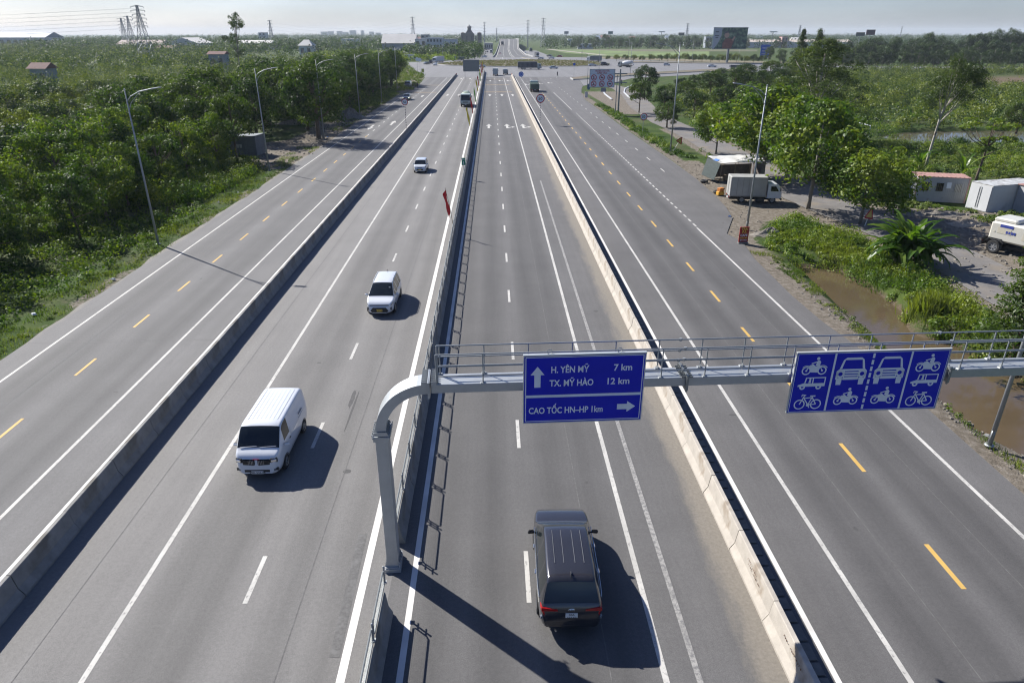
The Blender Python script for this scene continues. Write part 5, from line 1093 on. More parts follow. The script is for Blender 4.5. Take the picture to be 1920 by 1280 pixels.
def round_sign(name, label, px, py, ty, r, txt=None, kind='limit', rz=0, striped=True, thick=.03):
    p = at(px, py); h = tall((px, py), (px, ty)); th = thing(name, label, "road sign", (p[0], p[1], 0), rz)
    if striped:
        for par, n, m in ((0, "post", m_band_w), (1, "post_bands", mat("post_dark_red", (.10, .035, .04), .6))):
            b = MB(); k = 0; z = 0.0
            while z < h - r * .3:
                if k % 2 == par: b.cyl((0, .03, z), (0, .03, min(z + .22, h)), .045, n=10)
                z += .22; k += 1
            b.build(n, m, th)
    else: b = MB(); b.cyl((0, .03, 0), (0, .03, h), .04, n=8); b.build("post", m_galv, th)
    b = MB(); b.cyl((0, 0, h), (0, -thick, h), r, n=32); b.build("disc", m_white_sign if kind != 'round' else m_blue_s, th)
    b = MB(); y = -thick - .004
    if kind == 'limit': b.ringflat((0, h), r * .78, r * .995, 32, y=y); b.build("ring", m_red_s, th); b = MB(); text_into(b, txt, r * .95, (0, y, h - r * .34), bold=.012, align='CENTER'); b.build("lettering", m_ink, th)
    elif kind == 'round':
        b.ringflat((0, h), r * .9, r * .97, 28, y=y)
        for k in range(3): a0 = k * 2.094 + .3; b.ringflat((0, h), r * .42, r * .58, 8, a0, a0 + 1.5, y=y); t = a0 + 1.5; b.flat([(r * .32 * math.cos(t), h + r * .32 * math.sin(t)), (r * .68 * math.cos(t), h + r * .68 * math.sin(t)), (r * .5 * math.cos(t + .5), h + r * .5 * math.sin(t + .5))], y)
        b.build("pictogram", m_white_sign, th)
    return th
round_sign("speed_limit_sign", "round 50 speed limit sign on striped post standing in the right barrier gap", 1012.5, 233, 185, .82, "50")
round_sign("speed_limit_sign", "round 50 speed limit sign on the right verge in the grass beside the track", 1204.5, 252, 219, .62, "50", striped=False)
round_sign("speed_limit_sign", "round 50 speed limit sign on striped post above the left barrier", 762, 243, 191.5, .58, "50")
round_sign("roundabout_sign", "round blue roundabout sign on striped post at the end of the right barrier", 977, 166, 139.5, .80, kind='round')
for lb, px in (("left one of two round signs seen from behind at the left of the junction", 783.5), ("right one of two round signs seen from behind at the left of the junction", 788.2)): round_sign("round_sign", lb, px, 138.5, 111.5 if px < 786 else 112.5, .8, kind='back', striped=False)
# board of six prohibition roundels
PB = (1160.5, 213); pbp = at(1152, 213); Yb = pbp[1]; tl, brr = far(1106.3, 130.2, Yb), far(1151.5, 163.8, Yb)
pb = thing("prohibition_board", "white board with six red ringed prohibition signs on a mast beside the right road", "road sign", (tl[0], Yb, brr[2])); bw, bh = brr[0] - tl[0], tl[2] - brr[2]
b = MB(); b.box((bw / 2, .04, bh / 2), (bw, .06, bh)); b.build("panel", mat("board_white", (.60, .63, .70), .55, var=.04, scale=1), pb)
b = MB()
for a in ((bw / 2, .03, bh, bw + .12, .12, .09), (bw / 2, .03, 0, bw + .12, .12, .09), (0, .03, bh / 2, .09, .12, bh - .1), (bw, .03, bh / 2, .09, .12, bh - .1)): b.box(a[:3], a[3:])
b.build("frame", m_galv_d, pb)
b = MB(); rr = bw * .112
for i in range(3):
    for j in range(2):
        cx, cz = bw * (.17 + .325 * i), bh * (.19 + .35 * j); b.ringflat((cx, cz), rr * .74, rr, 24, y=-.004)
        if not (i == 2 and j == 0) : b.line((cx - rr * .6, cz + rr * .6), (cx + rr * .6, cz - rr * .6), rr * .18, -.006)
b.build("red_rings", m_red_s, pb)
b = MB()
for i in range(3):
    for j in range(2):
        cx, cz = bw * (.17 + .325 * i), bh * (.19 + .35 * j); v = i + 3 * j
        if v in (0, 3): b.disc((cx, cz + rr * .28), rr * .16, -.002, 10); b.line((cx, cz + rr * .2), (cx - rr * .05, cz - rr * .4), rr * .3, -.003); b.disc((cx - rr * .3, cz - rr * .3), rr * .18, -.0025, 10)
        elif v in (2, 4): b.flat([(cx - rr * .5, cz - rr * .22), (cx + rr * .5, cz - rr * .22), (cx + rr * .45, cz + rr * .15), (cx - rr * .1, cz + rr * .3), (cx - rr * .5, cz + rr * .1)], -.003)
        else: b.ringflat((cx - rr * .3, cz - rr * .15), rr * .14, rr * .25, 12, y=-.003); b.ringflat((cx + rr * .3, cz - rr * .15), rr * .14, rr * .25, 12, y=-.003); b.line((cx - rr * .3, cz - rr * .1), (cx + rr * .25, cz + rr * .25), rr * .1, -.003)
b.build("pictograms", m_ink, pb)
b = MB(); text_into(b, "ĐƯỜNG CAO TỐC", bh * .12, (bw * .22, -.004, bh * .865), bold=.012, wide=bw * .56); text_into(b, "CẤM VÀO", bh * .10, (bw * .29, -.004, bh * .755), bold=.012, wide=bw * .40); b.build("lettering", m_red_s, pb)
b = MB(); b.line((0.05, bh * .735), (bw - .05, bh * .735), .05, -.002); b.build("divider", m_galv_d, pb)
mp = at(1160, 213); mz = tall((1157, 213), (1161, 130)); b = MB(); ox = mp[0] - tl[0] - .05
b.tube([(ox, .6, -brr[2]), (ox, .6, mz - brr[2])], [.20, .16], 12); b.tube([(ox - .62, .6, -brr[2]), (ox - .62, .6, mz - brr[2] - 1.2)], [.11, .09], 10); b.build("mast", m_galv_d, pb)
b = MB()
for z in (bh * .25, bh * .75): b.box((bw * .6 + ox * .2, .35, z), (ox + 1.0 - bw * .1, .3, .22))
b.build("bracket", m_galv_d, pb)
# red cafe board, km board, leaning triangle and the other small boards
def board(name, label, px, py, w, h, z0, m, rz=0, lines=(), lm=None, cat="sign", posts=(0.0,), tilt=0, ptop=None, post_m=None):
    p = at(px, py); th = thing(name, label, cat, (p[0], p[1], 0), rz)
    b = MB(); b.box((0, 0, z0 + h / 2), (w, .05, h)); b.build("panel", m, th)
    if posts:
        b = MB()
        for q in posts: b.cyl((q, .06, 0), (q, .06, z0 + h * .9), .035, n=6)
        b.build("post", post_m or m_galv_d, th)
    if lines:
        b = MB()
        for t, zr, sz, wd in lines: text_into(b, t, sz, (-wd / 2, -.03, z0 + zr), bold=.006, wide=wd)
        b.build("lettering", lm, th)
    th.rotation_euler = (R(tilt), 0, rz); return th
m_cafe = mat("cafe_red", (.33, .02, .015), .6, var=.1); m_yel = mat("sign_yellow", (.75, .52, .06), .6)
cs = board("cafe_sign", "red roadside cafe board with yellow lettering at the foot of the right street lamp", 1392.5, 456, .80, 1.28, .12, m_cafe, R(4), (("TRÀ", 1.0, .30, .52), ("ĐÁ", .74, .30, .38)), m_yel, posts=(-.34, .34))
b = MB(); text_into(b, "CAFE", .26, (-.30, -.032, .12 + .48), bold=.006, wide=.60); text_into(b, "MỜI VÀO", .13, (-.29, -.032, .12 + .10), bold=.003, wide=.58); b.build("white_lettering", m_white_sign, cs)
b = MB(); text_into(b, "NƯỚC MÍA", .15, (-.32, -.032, .12 + .29), bold=.004, wide=.64); b.build("small_lettering", m_yel, cs)
b = MB(); b.box((0, 0, .06), (.84, .28, .10)); b.build("base", m_conc_g, cs)
m_kmg = mat("km_green", (.008, .19, .10), .5)
km = thing("km_board", "small green kilometre board on top of the median fence beside the silver hatchback", "sign", (X_MD - .12, at(867, 336)[1], 0)); b = MB(); b.box((0, 0, SH + 1.22), (.46, .03, .86)); b.build("panel", m_kmg, km)
b = MB(); text_into(b, "1", .52, (0, -.02, SH + .86), bold=.012, align='CENTER'); text_into(b, "Km", .22, (0, -.02, SH + 1.40), bold=.006, align='CENTER'); b.build("lettering", m_white_sign, km); b = MB(); b.cyl((0, .03, SH * .3), (0, .03, SH + 1.5), .03, n=6); b.build("post", m_galv, km)
board("service_board", "bright blue service board with white lines standing far right above the bushes", 1432, 117, 6.2, 7.2, 2.6, m_blue_s, R(8), (("TRẠM DỪNG", 5.0, 1.0, 4.4), ("NGHỈ 5 km", 3.4, 1.0, 4.4), ("XĂNG DẦU", 1.9, .8, 4.4), ("ĂN UỐNG", .7, .8, 4.4)), m_white_sign, posts=(-2.6, 2.6))
gb = at(886, 140); board("overhead_sign_back", "grey back of a road sign above the left carriageway at the junction", 884, 148, 6.2, 4.2, 2.6, mat("sign_back_grey", (.17, .19, .19), .6, .2, var=.1), 0, posts=(-2.4, 2.4))
board("small_blue_sign", "small blue diamond sign on the tip of the traffic island", 1076, 144, .9, .9, 4.2, m_blue_s, 0).rotation_euler = (0, 0, 0)
board("square_sign", "small grey square sign at the end of the white kerb by the side track", 1131, 176, 1.5, 1.1, .5, mat("sign_blue_grey", (.16, .19, .23), .6), 0)
board("white_board", "white information board leaning on the verge below the prohibition board", 1099, 184, .9, 1.5, .1, mat("board_pinkish", (.6, .56, .56), .6), R(20), posts=(0,))
board("green_yellow_sign", "small yellow green sign on the verge at the left mouth of the junction", 793, 140.5, 1.1, 1.5, .9, mat("sign_lime", (.30, .33, .05), .6), 0)
bb = board("blue_box_sign", "small blue board at the foot of the lamp left of the prohibition board", 1103.5, 170.5, .7, 1.7, .3, mat("sign_dull_blue", (.06, .14, .25), .6), 0)
def tri(name, label, px, py, s, z, rz, lean):
    p = at(px, py); th = thing(name, label, "road sign", (p[0], p[1], 0), rz); b = MB(); c = math.sqrt(3) / 2 * s
    b.prism([(-s / 2, z), (s / 2, z), (0, z + c)], 'y', -.03, 0); b.build("panel", m_yel if 0 else mat("tri_yellow", (.62, .45, .12), .6), th)
    b = MB()
    for a, d in (((-s / 2, z), (s / 2, z)), ((s / 2, z), (0, z + c)), ((0, z + c), (-s / 2, z))): b.line(a, d, s * .14, -.034)
    b.build("border", m_red_s, th); b = MB(); b.cyl((0, .04, 0), (0, .04, z + c * .8), .035, n=6); b.build("post", m_band_w, th); th.rotation_euler = (R(lean[0]), R(lean[1]), rz)
tri("warning_sign", "tilted triangular warning sign on a post in the weeds near the shrubs by the track", 1262, 284, 1.0, 1.5, R(15), (0, 32)); tri("warning_sign", "triangular warning sign at the foot of the leafy tree beside the banana plants", 1622, 424, 1.1, .75, R(25), (0, 14))
# flags leaning out from the median fence
flag_m = {'red': mat("flag_red", (.52, .015, .02), .8, var=.15, scale=3), 'yellow': mat("flag_yellow", (.75, .58, .04), .8, var=.1, scale=3), 'green': mat("flag_green", (.25, .55, .12), .8, var=.1, scale=3), 'orange': mat("flag_orange", (.62, .20, .05), .8, var=.1)}
def flag(label, y, col, tip_h=4.4, lean=-.55, seed=1):
    th = thing("flag", label, "flag", (X_MD - .05, y, SH * .6), 0, "festive flags along the median fence"); r = random.Random(seed)
    tip = (lean, .1, tip_h); b = MB(); b.tube([(0, 0, 0), (lean * .45, .05, tip_h * .55), tip], [.028, .022, .014], 6); b.build("pole", mat("bamboo_pole", (.22, .17, .10), .8), th)
    n, m = 5, 14; V = []; F = []
    for j in range(m + 1):
        t = j / m; q = Vector((0, 0, 0)).lerp(Vector(tip), .97 - .60 * t)
        for i in range(n + 1):
            u = i / n; w = .30 * (1 - .25 * t) ; V.append((q.x - u * w * .75 + .04 * math.sin(9 * t + 4 * u + seed), q.y + u * w * .55 + .07 * math.sin(7 * t + seed + 3 * u), q.z - u * .42 - .05 * math.sin(5 * t + seed)))
    for j in range(m):
        for i in range(n): k = j * (n + 1) + i; F.append((k, k + 1, k + n + 2, k + n + 1))
    c = MB(); c.add(V, F); c.build("cloth", flag_m[col], th, True); return th
fy = at(855, 432)[1]
flag("drooping red flag nearest the camera, alone on the median fence", 58.0, 'red', 3.6, -.62, 1)
for i, (px, py, c, lb) in enumerate(((883, 258, 'yellow', "yellow flag on the median beside the white lane arrows"), (886, 232, 'red', "red flag on the median just behind the nearest yellow one"), (891, 208, 'green', "light green flag on the median beside the cement mixer truck"), (896, 186, 'yellow', "yellow flag on the median behind the light green one"), (898, 176, 'red', "red flag on the median between two yellow ones beyond the truck"), (900.5, 166, 'green', "pale green flag on the median near the junction"), (902, 158, 'yellow', "yellow flag on the median near the grey sign back"), (903.5, 151, 'red', "red flag near the end of the median"), (904.5, 146, 'orange', "orange flag near the end of the median"), (905.5, 141.5, 'red', "last red flag on the median nose"), (906, 138, 'yellow', "last yellow flag at the very end of the median"))):
    flag(lb, at(px, py)[1], c, 4.6, -.8 + .1 * (i % 3), i + 2)
# red end markers of the barriers
for lb, x, y in (("red end marker on the left barrier at the junction", X_LB, 305.0), ("red end marker on the right barrier at the junction", X_RB, 303.8)):
    b = MB(); b.box((0, 0, .45), (.55, .35, .9), bev=.1); o = b.build("end_marker", m_red_s); o.location = (x, y + .6, 0); tag(o, lb, "marker")
# ---------------------------------------------------------------- foliage
def unit(a): return a / np.maximum(np.linalg.norm(a, axis=-1, keepdims=True), 1e-9)
def leaf_arrays(C, Nn, size, aspect=.55, g=rng):
    """pointed leaf quads at C facing Nn"""
    n = len(C); a = unit(np.cross(Nn, unit(g.normal(size=(n, 3))))); b = unit(np.cross(Nn, a)); s = np.asarray(size).reshape(-1, 1) * g.uniform(.7, 1.25, (n, 1))
    V = np.stack([C - a * s * .5, C + b * s * aspect * .5 - a * s * .08, C + a * s * .5, C - b * s * aspect * .5 - a * s * .08], 1).reshape(-1, 3)
    return V, np.arange(4 * n).reshape(-1, 4)
def clump_leaves(K, per, leaf, g, up=.35, droop=0.0, flatz=.8, inner=.55):
    """K (n,4) clump centres and radii -> leaf centres and normals, mostly on the clump's skin"""
    n = len(K); D = unit(g.normal(size=(n, per, 3)) + np.array([0, 0, up])); rad = K[:, None, 3:4] * g.uniform(inner, 1.05, (n, per, 1)); P = K[:, None, :3] + D * rad * np.array([1, 1, flatz])
    P[..., 2] -= droop * rad[..., 0] * g.random((n, per)); Nn = unit(D * 1.0 + np.array([0, 0, .25]) + g.normal(size=(n, per, 3)) * .42)
    return P.reshape(-1, 3), Nn.reshape(-1, 3)
def crown_mesh(name, K, per, leaf, m, seed, **kw):
    g = np.random.default_rng(seed); asp = kw.pop('aspect', .55); C, Nn = clump_leaves(np.array(K), per, leaf, g, **kw); V, F = leaf_arrays(C, Nn, np.full(len(C), leaf), asp, g); me = np_mesh(name, V, F); me.materials.append(m); return me
def ell_clumps(n, c, r, cr, g, inner=.45, low=-0.75, skew=0):
    out = []
    while len(out) < n:
        d = unit(g.normal(size=3)); q = g.uniform(inner, 1.0) ** .6
        if d[2] < low: continue
        p = np.array(c) + d * q * np.array(r) * g.uniform(.82, 1.12); out.append((*p, cr * g.uniform(.7, 1.3)))
    return np.array(out)
L_road = leafmat("leaf_roadside", (.018, .042, .005), (.042, .085, .008), (.11, .155, .013)); L_dark = leafmat("leaf_dark", (.011, .028, .006), (.022, .050, .008), (.056, .088, .012)); L_orch = leafmat("leaf_orchard", (.011, .028, .005), (.030, .062, .008), (.135, .165, .014), .22)
L_euc = leafmat("leaf_eucalyptus", (.02, .036, .010), (.036, .060, .014), (.07, .098, .02)); L_bright = leafmat("leaf_bright", (.028, .066, .006), (.066, .122, .010), (.15, .19, .018)); L_far = leafmat("leaf_far", (.014, .032, .008), (.025, .052, .011), (.048, .08, .015), .25); L_ban = leafmat("leaf_banana", (.028, .065, .010), (.052, .105, .016), (.12, .17, .03), .4, .35); L_grass = leafmat("leaf_grass", (.034, .066, .008), (.065, .11, .012), (.13, .16, .03), .3, .6)
m_bark = mat("bark_brown", (.12, .09, .065), .95, var=.3, scale=4, bump=.5, bscale=10); m_bark_w = mat("bark_pale", (.36, .33, .28), .9, var=.3, scale=3, dirt=((.14, .11, .08), 2, .52)); m_bark_g = mat("bark_grey", (.19, .17, .14), .95, var=.25, scale=4)
def trunk_mesh(name, H, r, K, m, seed, lean=(0, 0), nb=9, fork=.35):
    rr = random.Random(seed); b = MB(); top = Vector((lean[0], lean[1], H)); mid = Vector((lean[0] * .35 + rr.uniform(-.15, .15), lean[1] * .35 + rr.uniform(-.15, .15), H * .5)); b.tube([(0, 0, -.15), (0, 0, H * .12), mid, top], [r * 1.25, r, r * .75, r * .35], 8)
    ks = sorted(K.tolist(), key=lambda k: rr.random())[:nb]
    for k in ks:
        t = min(.92, max(fork, (k[2] / H) * .62)); s = Vector((0, 0, 0)).lerp(mid, t * 2) if t < .5 else mid.lerp(top, (t - .5) * 2); e = Vector(k[:3]); c = s.lerp(e, .55) + Vector((0, 0, -.1 * (e - s).length)); b.tube([s, c, e], [r * .5, r * .3, r * .1], 6)
    me = b.mesh(name, True); me.materials.append(m); return me
PROTO = {}
def proto(kind, H, K, per, leaf, lm, bm, r, seed, lean=(0, 0), nb=9, fork=.35, **kw):
    PROTO.setdefault(kind, []).append((crown_mesh("crown", K, per, leaf, lm, seed, **kw), trunk_mesh("trunk", H * .86, r, np.array(K), bm, seed, lean, nb, fork), H))
G = lambda s: np.random.default_rng(s)
for s in (1, 2, 3): proto("road", 9, np.vstack([ell_clumps(46, (0, 0, 5.2), (3.4, 3.4, 3.5), 1.08, G(s), .6), ell_clumps(18, (.8 * (s - 2), .9, 2.4), (2.9, 2.9, 1.6), .9, G(s + 9), .6)]), 150, .30, L_road, m_bark, .16, s, nb=12, fork=.25)
for s in (4, 5): proto("dark", 9, np.vstack([ell_clumps(44, (0, 0, 5.6), (3.6, 3.6, 3.1), 1.15, G(s), .6), ell_clumps(16, (0, 0, 3.0), (3.2, 3.2, 1.6), .95, G(s + 50), .5)]), 130, .32, L_dark, m_bark, .24, s, nb=14, fork=.28)
for s in (6, 7, 8): proto("orchard", 5.5, ell_clumps(30, (0, 0, 3.0), (3.6, 3.6, 2.3), 1.25, G(s), .65, -.35), 170, .30, L_orch, m_bark, .16, s, nb=6)
for s in (9, 10): proto("bright", 8, ell_clumps(62, (0, 0, 4.6), (3.2, 3.2, 3.4), 1.0, G(s), .5), 135, .29, L_bright, m_bark_g, .13, s, nb=12, fork=.25)
def tall_clumps(g, H, w, n, base=.3, pw=1.0):
    out = []
    for i in range(n):
        t = g.uniform(0, 1); z = H * (base + (1 - base) * t); rad = w * (math.sin(math.pi * min(1, (t * .86 + .14))) ** pw) * math.sqrt(g.random()); a = g.uniform(0, 6.283); out.append((rad * math.cos(a), rad * math.sin(a), z, .85 * g.uniform(.7, 1.3)))
    return np.array(out)
for s in (11, 12): proto("euc", 16, tall_clumps(G(s), 15.6, 4.3, 210, .10, .7), 84, .32, L_euc, m_bark_w, .22, s, nb=22, fork=.2, droop=.7, aspect=.32)
for s in (13, 14): proto("spire", 17, tall_clumps(G(s), 16.6, 2.6, 130, .14, 1.1), 84, .34, L_euc, m_bark_g, .22, s, nb=16, fork=.2, droop=.4, aspect=.4)
for s in (15, 16, 17): proto("far", 15, np.vstack([ell_clumps(44, (0, 0, 9), (5.2, 5.2, 4.8), 1.5, G(s), .4), ell_clumps(14, (1.5 * (s - 16), 0, 4.4), (4.0, 4.0, 2.2), 1.3, G(s + 4))]), 92, .52, L_far, m_bark_g, .3, s, nb=8, fork=.2)
proto("tuft", 23, np.vstack([ell_clumps(30, (1.2, 0, 19.2), (3.2, 3.2, 3.4), 1.15, G(18), .4), ell_clumps(14, (-1.6, 0, 13.4), (3.2, 3.0, 2.4), 1.0, G(19), .4), ell_clumps(12, (.6, 0, 9), (2.6, 2.6, 1.8), 1.0, G(20), .4)]), 80, .42, L_dark, m_bark_g, .25, 18, (1.0, 0), 14, .4)
proto("white", 14, np.vstack([ell_clumps(84, (1.6, 0, 10.6), (3.1, 3.1, 3.0), .85, G(21), .3), ell_clumps(8, (-1.4, 0, 8.4), (1.4, 1.2, 1), .6, G(22), .3)]), 90, .30, L_euc, m_bark_w, .14, 21, (1.2, 0), 12, .45, droop=.8, aspect=.28)
proto("acacia", 7.3, np.vstack([ell_clumps(13, (0, 0, 6.2), (2.9, 2.9, .8), .62, G(23), .2, -1), ell_clumps(10, (1.1, 0, 4.6), (2.2, 2.2, .5), .55, G(24), .2, -1), ell_clumps(7, (-.8, 0, 3.5), (1.8, 1.8, .4), .5, G(25), .2, -1)]), 84, .26, L_bright, m_bark, .12, 23, (.4, 0), 16, .35, flatz=.35)
K = []
g = G(26)
for lv in range(9):
    z = .9 + lv * .68; R_ = 2.1 * (1 - lv / 10.5)
    for a in range(7): t = a * .9 + lv; K.append((R_ * .75 * math.cos(t), R_ * .75 * math.sin(t), z - .15, .52)); K.append((R_ * .35 * math.cos(t + .4), R_ * .35 * math.sin(t + .4), z, .45))
proto("conifer", 7, np.array(K), 62, .26, L_dark, m_bark, .13, 26, nb=20, fork=.1, flatz=.32, aspect=.3)
proto("round", 7, ell_clumps(60, (0, 0, 4.4), (2.5, 2.5, 2.3), .72, G(27), .6), 84, .26, L_dark, m_bark, .14, 27, nb=10, fork=.3)
NV = {}
def tree(kind, label, x, y, h, w=None, rz=None, group=None, z=0, name="tree", cat="tree"):
    k = NV.get(kind, 0); NV[kind] = k + 1; cm, tm, H = PROTO[kind][k % len(PROTO[kind])]
    th = thing(name, label, cat, (x, y, z), rz if rz is not None else (k * 2.399) % 6.283, group); s = h / H; th.scale = (s * (w or 1), s * (w or 1), s)
    link("crown", cm, None, th); link("trunk", tm, None, th); return th
def ptree(kind, label, base, top, w=None, rz=None, z=-.05, group=None, name="tree"):
    p = at(*base, z); return tree(kind, label, p[0], p[1], tall(base, top, z), w, rz, group, z, name)
# right side, each one told apart
ptree("round", "round dark tree nearest the prohibition board mast, on the verge by the side track", (1198, 212), (1203, 150), 1.0); ptree("round", "round dark tree standing right behind the other round one at the bend of the track", (1208, 187), (1207, 121), 1.05)
ptree("bright", "slender leafy tree in front of the pale track, left of the tarpaulin stall", (1342, 290), (1345, 188), 1.05); ptree("bright", "bushy yellow green tree rising behind the tarpaulin stall", (1428, 338), (1425, 160), 1.4); ptree("bright", "yellow green tree farther right behind the stall, joining the big eucalyptus", (1475, 340), (1475, 172), 1.4)
ptree("bright", "leafy tree with a pale trunk standing on bare dirt beside the parked light truck", (1515, 392), (1522, 185), 1.12); ptree("bright", "glossy leafed tree on the verge between the light truck and the banana plants", (1612, 420), (1630, 270), 1.28)
ptree("euc", "huge drooping eucalyptus, the broadest tree of the right side", (1518, 268), (1518, 70), 1.75); ptree("spire", "pointed slim treetop left of the big eucalyptus, against the sky", (1489, 176), (1489, 54), .8); ptree("spire", "pointed treetop right behind the big eucalyptus, reaching above the horizon", (1518, 180), (1517, 54), 1.0)
ptree("white", "tall leaning eucalyptus with bare white trunk beside the pond", (1735, 316), (1775, 95), 1.1, .1); ptree("acacia", "thin feathery flat topped tree by the pond behind the containers", (1830, 338), (1845, 214), 1.15); ptree("conifer", "dark layered conifer cut by the right edge of the frame", (1890, 690), (1950, 436), 1.1)
ptree("dark", "dense shrub like tree at the right edge behind the dug field", (1905, 250), (1915, 190), 1.2)
n = 0; LBL = "dark green shrub like tree in the thicket between the round trees and the eucalyptus"; g = G(31)
for px, py, ty in ((1245, 205, 158), (1285, 196, 150), (1330, 190, 130), (1375, 188, 128), (1300, 222, 168), (1352, 215, 160), (1250, 240, 190), (1400, 222, 155), (1425, 185, 132), (1455, 175, 128), (1275, 175, 145), (1300, 170, 140), (1395, 165, 118), (1440, 160, 112), (1480, 165, 112), (1350, 160, 128), (1468, 205, 140)):
    ptree("round" if n % 3 else "dark", LBL, (px, py), (px, ty), 1.25, group="thicket trees on the right"); n += 1
LBL = "tall dark tree in the long belt behind the far right road"; n = 0
for px in np.arange(1545, 1960, 15.5):
    for row, (py, ty) in enumerate(((129.5, 92), (124, 78), (117, 66))):
        x_ = px + g.uniform(-6, 6) + row * 5; bump = 18 * math.exp(-((x_ - 1868) / 45) ** 2) + 9 * math.exp(-((x_ - 1742) / 22) ** 2) - (8 if x_ < 1610 else 0) - 6 * math.exp(-((x_ - 1785) / 14) ** 2)
        ptree("far", LBL, (x_, py), (x_, ty + g.uniform(-5, 6) - bump * (row / 2)), .72 + .25 * (row == 0), group="trees behind the far right road"); n += 1
LBL = "dark tree in the row beyond the green field"
for px in np.arange(1075, 1480, 14.0):
    for py, ty in ((92.5, 74), (90, 66)):
        x_ = px + g.uniform(-5, 5)
        if 1405 < x_ < 1445: continue
        ptree("far", LBL, (x_, py), (x_, ty + g.uniform(-4, 5) + (4 if x_ > 1330 else 0)), .95, group="trees beyond the green field")
LBL = "broad leaved tree in the hedge of trees along the far verge road"
for px in np.arange(1140, 1430, 16): ptree("orchard", LBL, (px, 114.5 + .018 * (px - 1140)), (px, 102.5 + g.uniform(-2, 3)), .8, group="hedge trees at the far verge")
for px, py, ty in ((1462, 128, 88), (1490, 130, 84), (1520, 130, 88), (1545, 131, 90), (1440, 118, 84)): ptree("far", "bushy tree between the blue service board and the eucalyptus", (px, py), (px, ty), .9, group="trees by the service board")
# left belt
t = tree("dark", "forked trunk tree throwing its shadow across the left service road", *at(598, 260)[:2], 12.3, 1.02); t.name = "tree"
ptree("tuft", "very tall thin tree with separate leaf tufts, standing out against the left sky", (452, 146), (448, 22), .9, .3); ptree("round", "small silvery leaved tree in front of the grey shed", (445, 300), (432, 172), .92)
def row(kind, label, group, spots):
    for x, y, h, w in spots: tree(kind, label, x, y, h, w, None, group, -.4 if y < 95 else -.05)
g = G(33); sp = []
for i, y in enumerate(np.arange(47, 96, 6.4)): sp.append((-36.0 - g.uniform(0, 2.5) - (2 if y < 55 else 0), y + g.uniform(-1.5, 1.5), 6.8 + g.uniform(-.8, 1.2), 1.05)); sp.append((-43.5 - g.uniform(0, 3), y + 3 + g.uniform(-1.5, 1.5), 8.2 + g.uniform(-.8, 1.2), 1.05))
row("road", "leafy green tree in the thick belt on the left verge before the shed", "trees of the near left belt", sp)
sp = []
for y in np.arange(132, 256, 8.0): sp.append((-33.5 - g.uniform(0, 2) , y + g.uniform(-2, 2), 9.8 + g.uniform(-1.5, 1.5), 1.05)); sp.append((-42 - g.uniform(0, 4), y + 4 + g.uniform(-2, 2), 10.8 + g.uniform(-1.5, 1.5), 1.1))
row("dark", "dark tree in the far left belt running on to the junction", "trees of the far left belt", sp)
sp = [(-38.5, 116.5, 9.5, 1.0), (-46, 112, 10.5, 1.1), (-47, 122, 11, 1.05), (-52, 103, 10, 1.1), (-55, 116, 10, 1.1), (-43.5, 128, 10.5, 1), (-41, 99, 8.2, 1.0), (-46, 95, 9.5, 1.05)]
row("dark", "dark tree behind the dirt clearing and the grey shed", "trees round the clearing", sp)
# orchard: the nearest trees one by one, the rest of the canopy as one mass
g = G(35); n = 0; sp = []
for y in np.arange(52, 214, 8.6):
    for x in np.arange(-52, -215, -8.6):
        xx, yy = x + g.uniform(-2.4, 2.4), y + g.uniform(-2.4, 2.4)
        if xx > -58 and yy > 90: continue
        if -1.06 * (yy + 8) > xx: continue
        sp.append((xx, yy))
sp = sorted(sp, key=lambda q: math.hypot(*q))[:112]; ORCH = max(math.hypot(*q) for q in sp)
for xx, yy in sp: tree("orchard", "low rounded orchard tree in the sea of fruit trees on the left", xx, yy, 5.2 + g.uniform(-.9, 1.5), 1.0 + g.uniform(-.1, .2), None, "orchard trees", -.2, "orchard_tree")
def mass(name, label, cat, K, per, leaf, m, seed, aspect=.6, kind='stuff', **kw):
    me = crown_mesh(name, K, per, leaf, m, seed, aspect=aspect, **kw); o = link(name, me); tag(o, label, cat, None, kind); return o
def scatter(n, box, ok, g):
    X = g.uniform(box[0], box[1], n); Y = g.uniform(box[2], box[3], n); k = ok(X, Y); return X[k], Y[k]
g = G(36)
def tree_grid(x0, x1, y0, y1, step, jit):
    X, Y = np.meshgrid(np.arange(x0, x1, step), np.arange(y0, y1, step)); X = X + (np.arange(X.shape[0])[:, None] % 2) * step * .5
    return (X + g.uniform(-jit, jit, X.shape)).ravel(), (Y + g.uniform(-jit, jit, Y.shape)).ravel()
OKO = lambda X, Y: (np.hypot(X, Y) > ORCH - 5) & (X < -46 - .02 * Y) & (X > -.84 * Y - 25) & ((Y < 430) | (X < -.165 * Y - 95)) & (g.random(len(X)) > .07)
def domes(X, Y, r, dome_h, per_tree):
    """each tree of the canopy as a few overlapping leaf domes"""
    out = []
    for x, y in zip(X, Y):
        s = g.uniform(.7, 1.3); h = dome_h * s * g.uniform(.8, 1.25); out.append((x, y, h, r * s))
        for k in range(per_tree): a = g.uniform(0, 6.283); q = r * s * g.uniform(.5, .95); out.append((x + q * math.cos(a), y + q * math.sin(a), h * g.uniform(.55, 1.15), r * s * g.uniform(.42, .68)))
    return np.array(out)
X, Y = tree_grid(-420, -44, 60, 345, 8.6, 2.2); k = OKO(X, Y) & (np.hypot(X, Y) < 330); nearK = domes(X[k], Y[k], 3.3, 3.0, 4)
X, Y = tree_grid(-1150, -44, 100, 1150, 15.0, 4.5); k = OKO(X, Y) & (np.hypot(X, Y) >= 325); farK = domes(X[k], Y[k], 5.6, 3.4, 3)
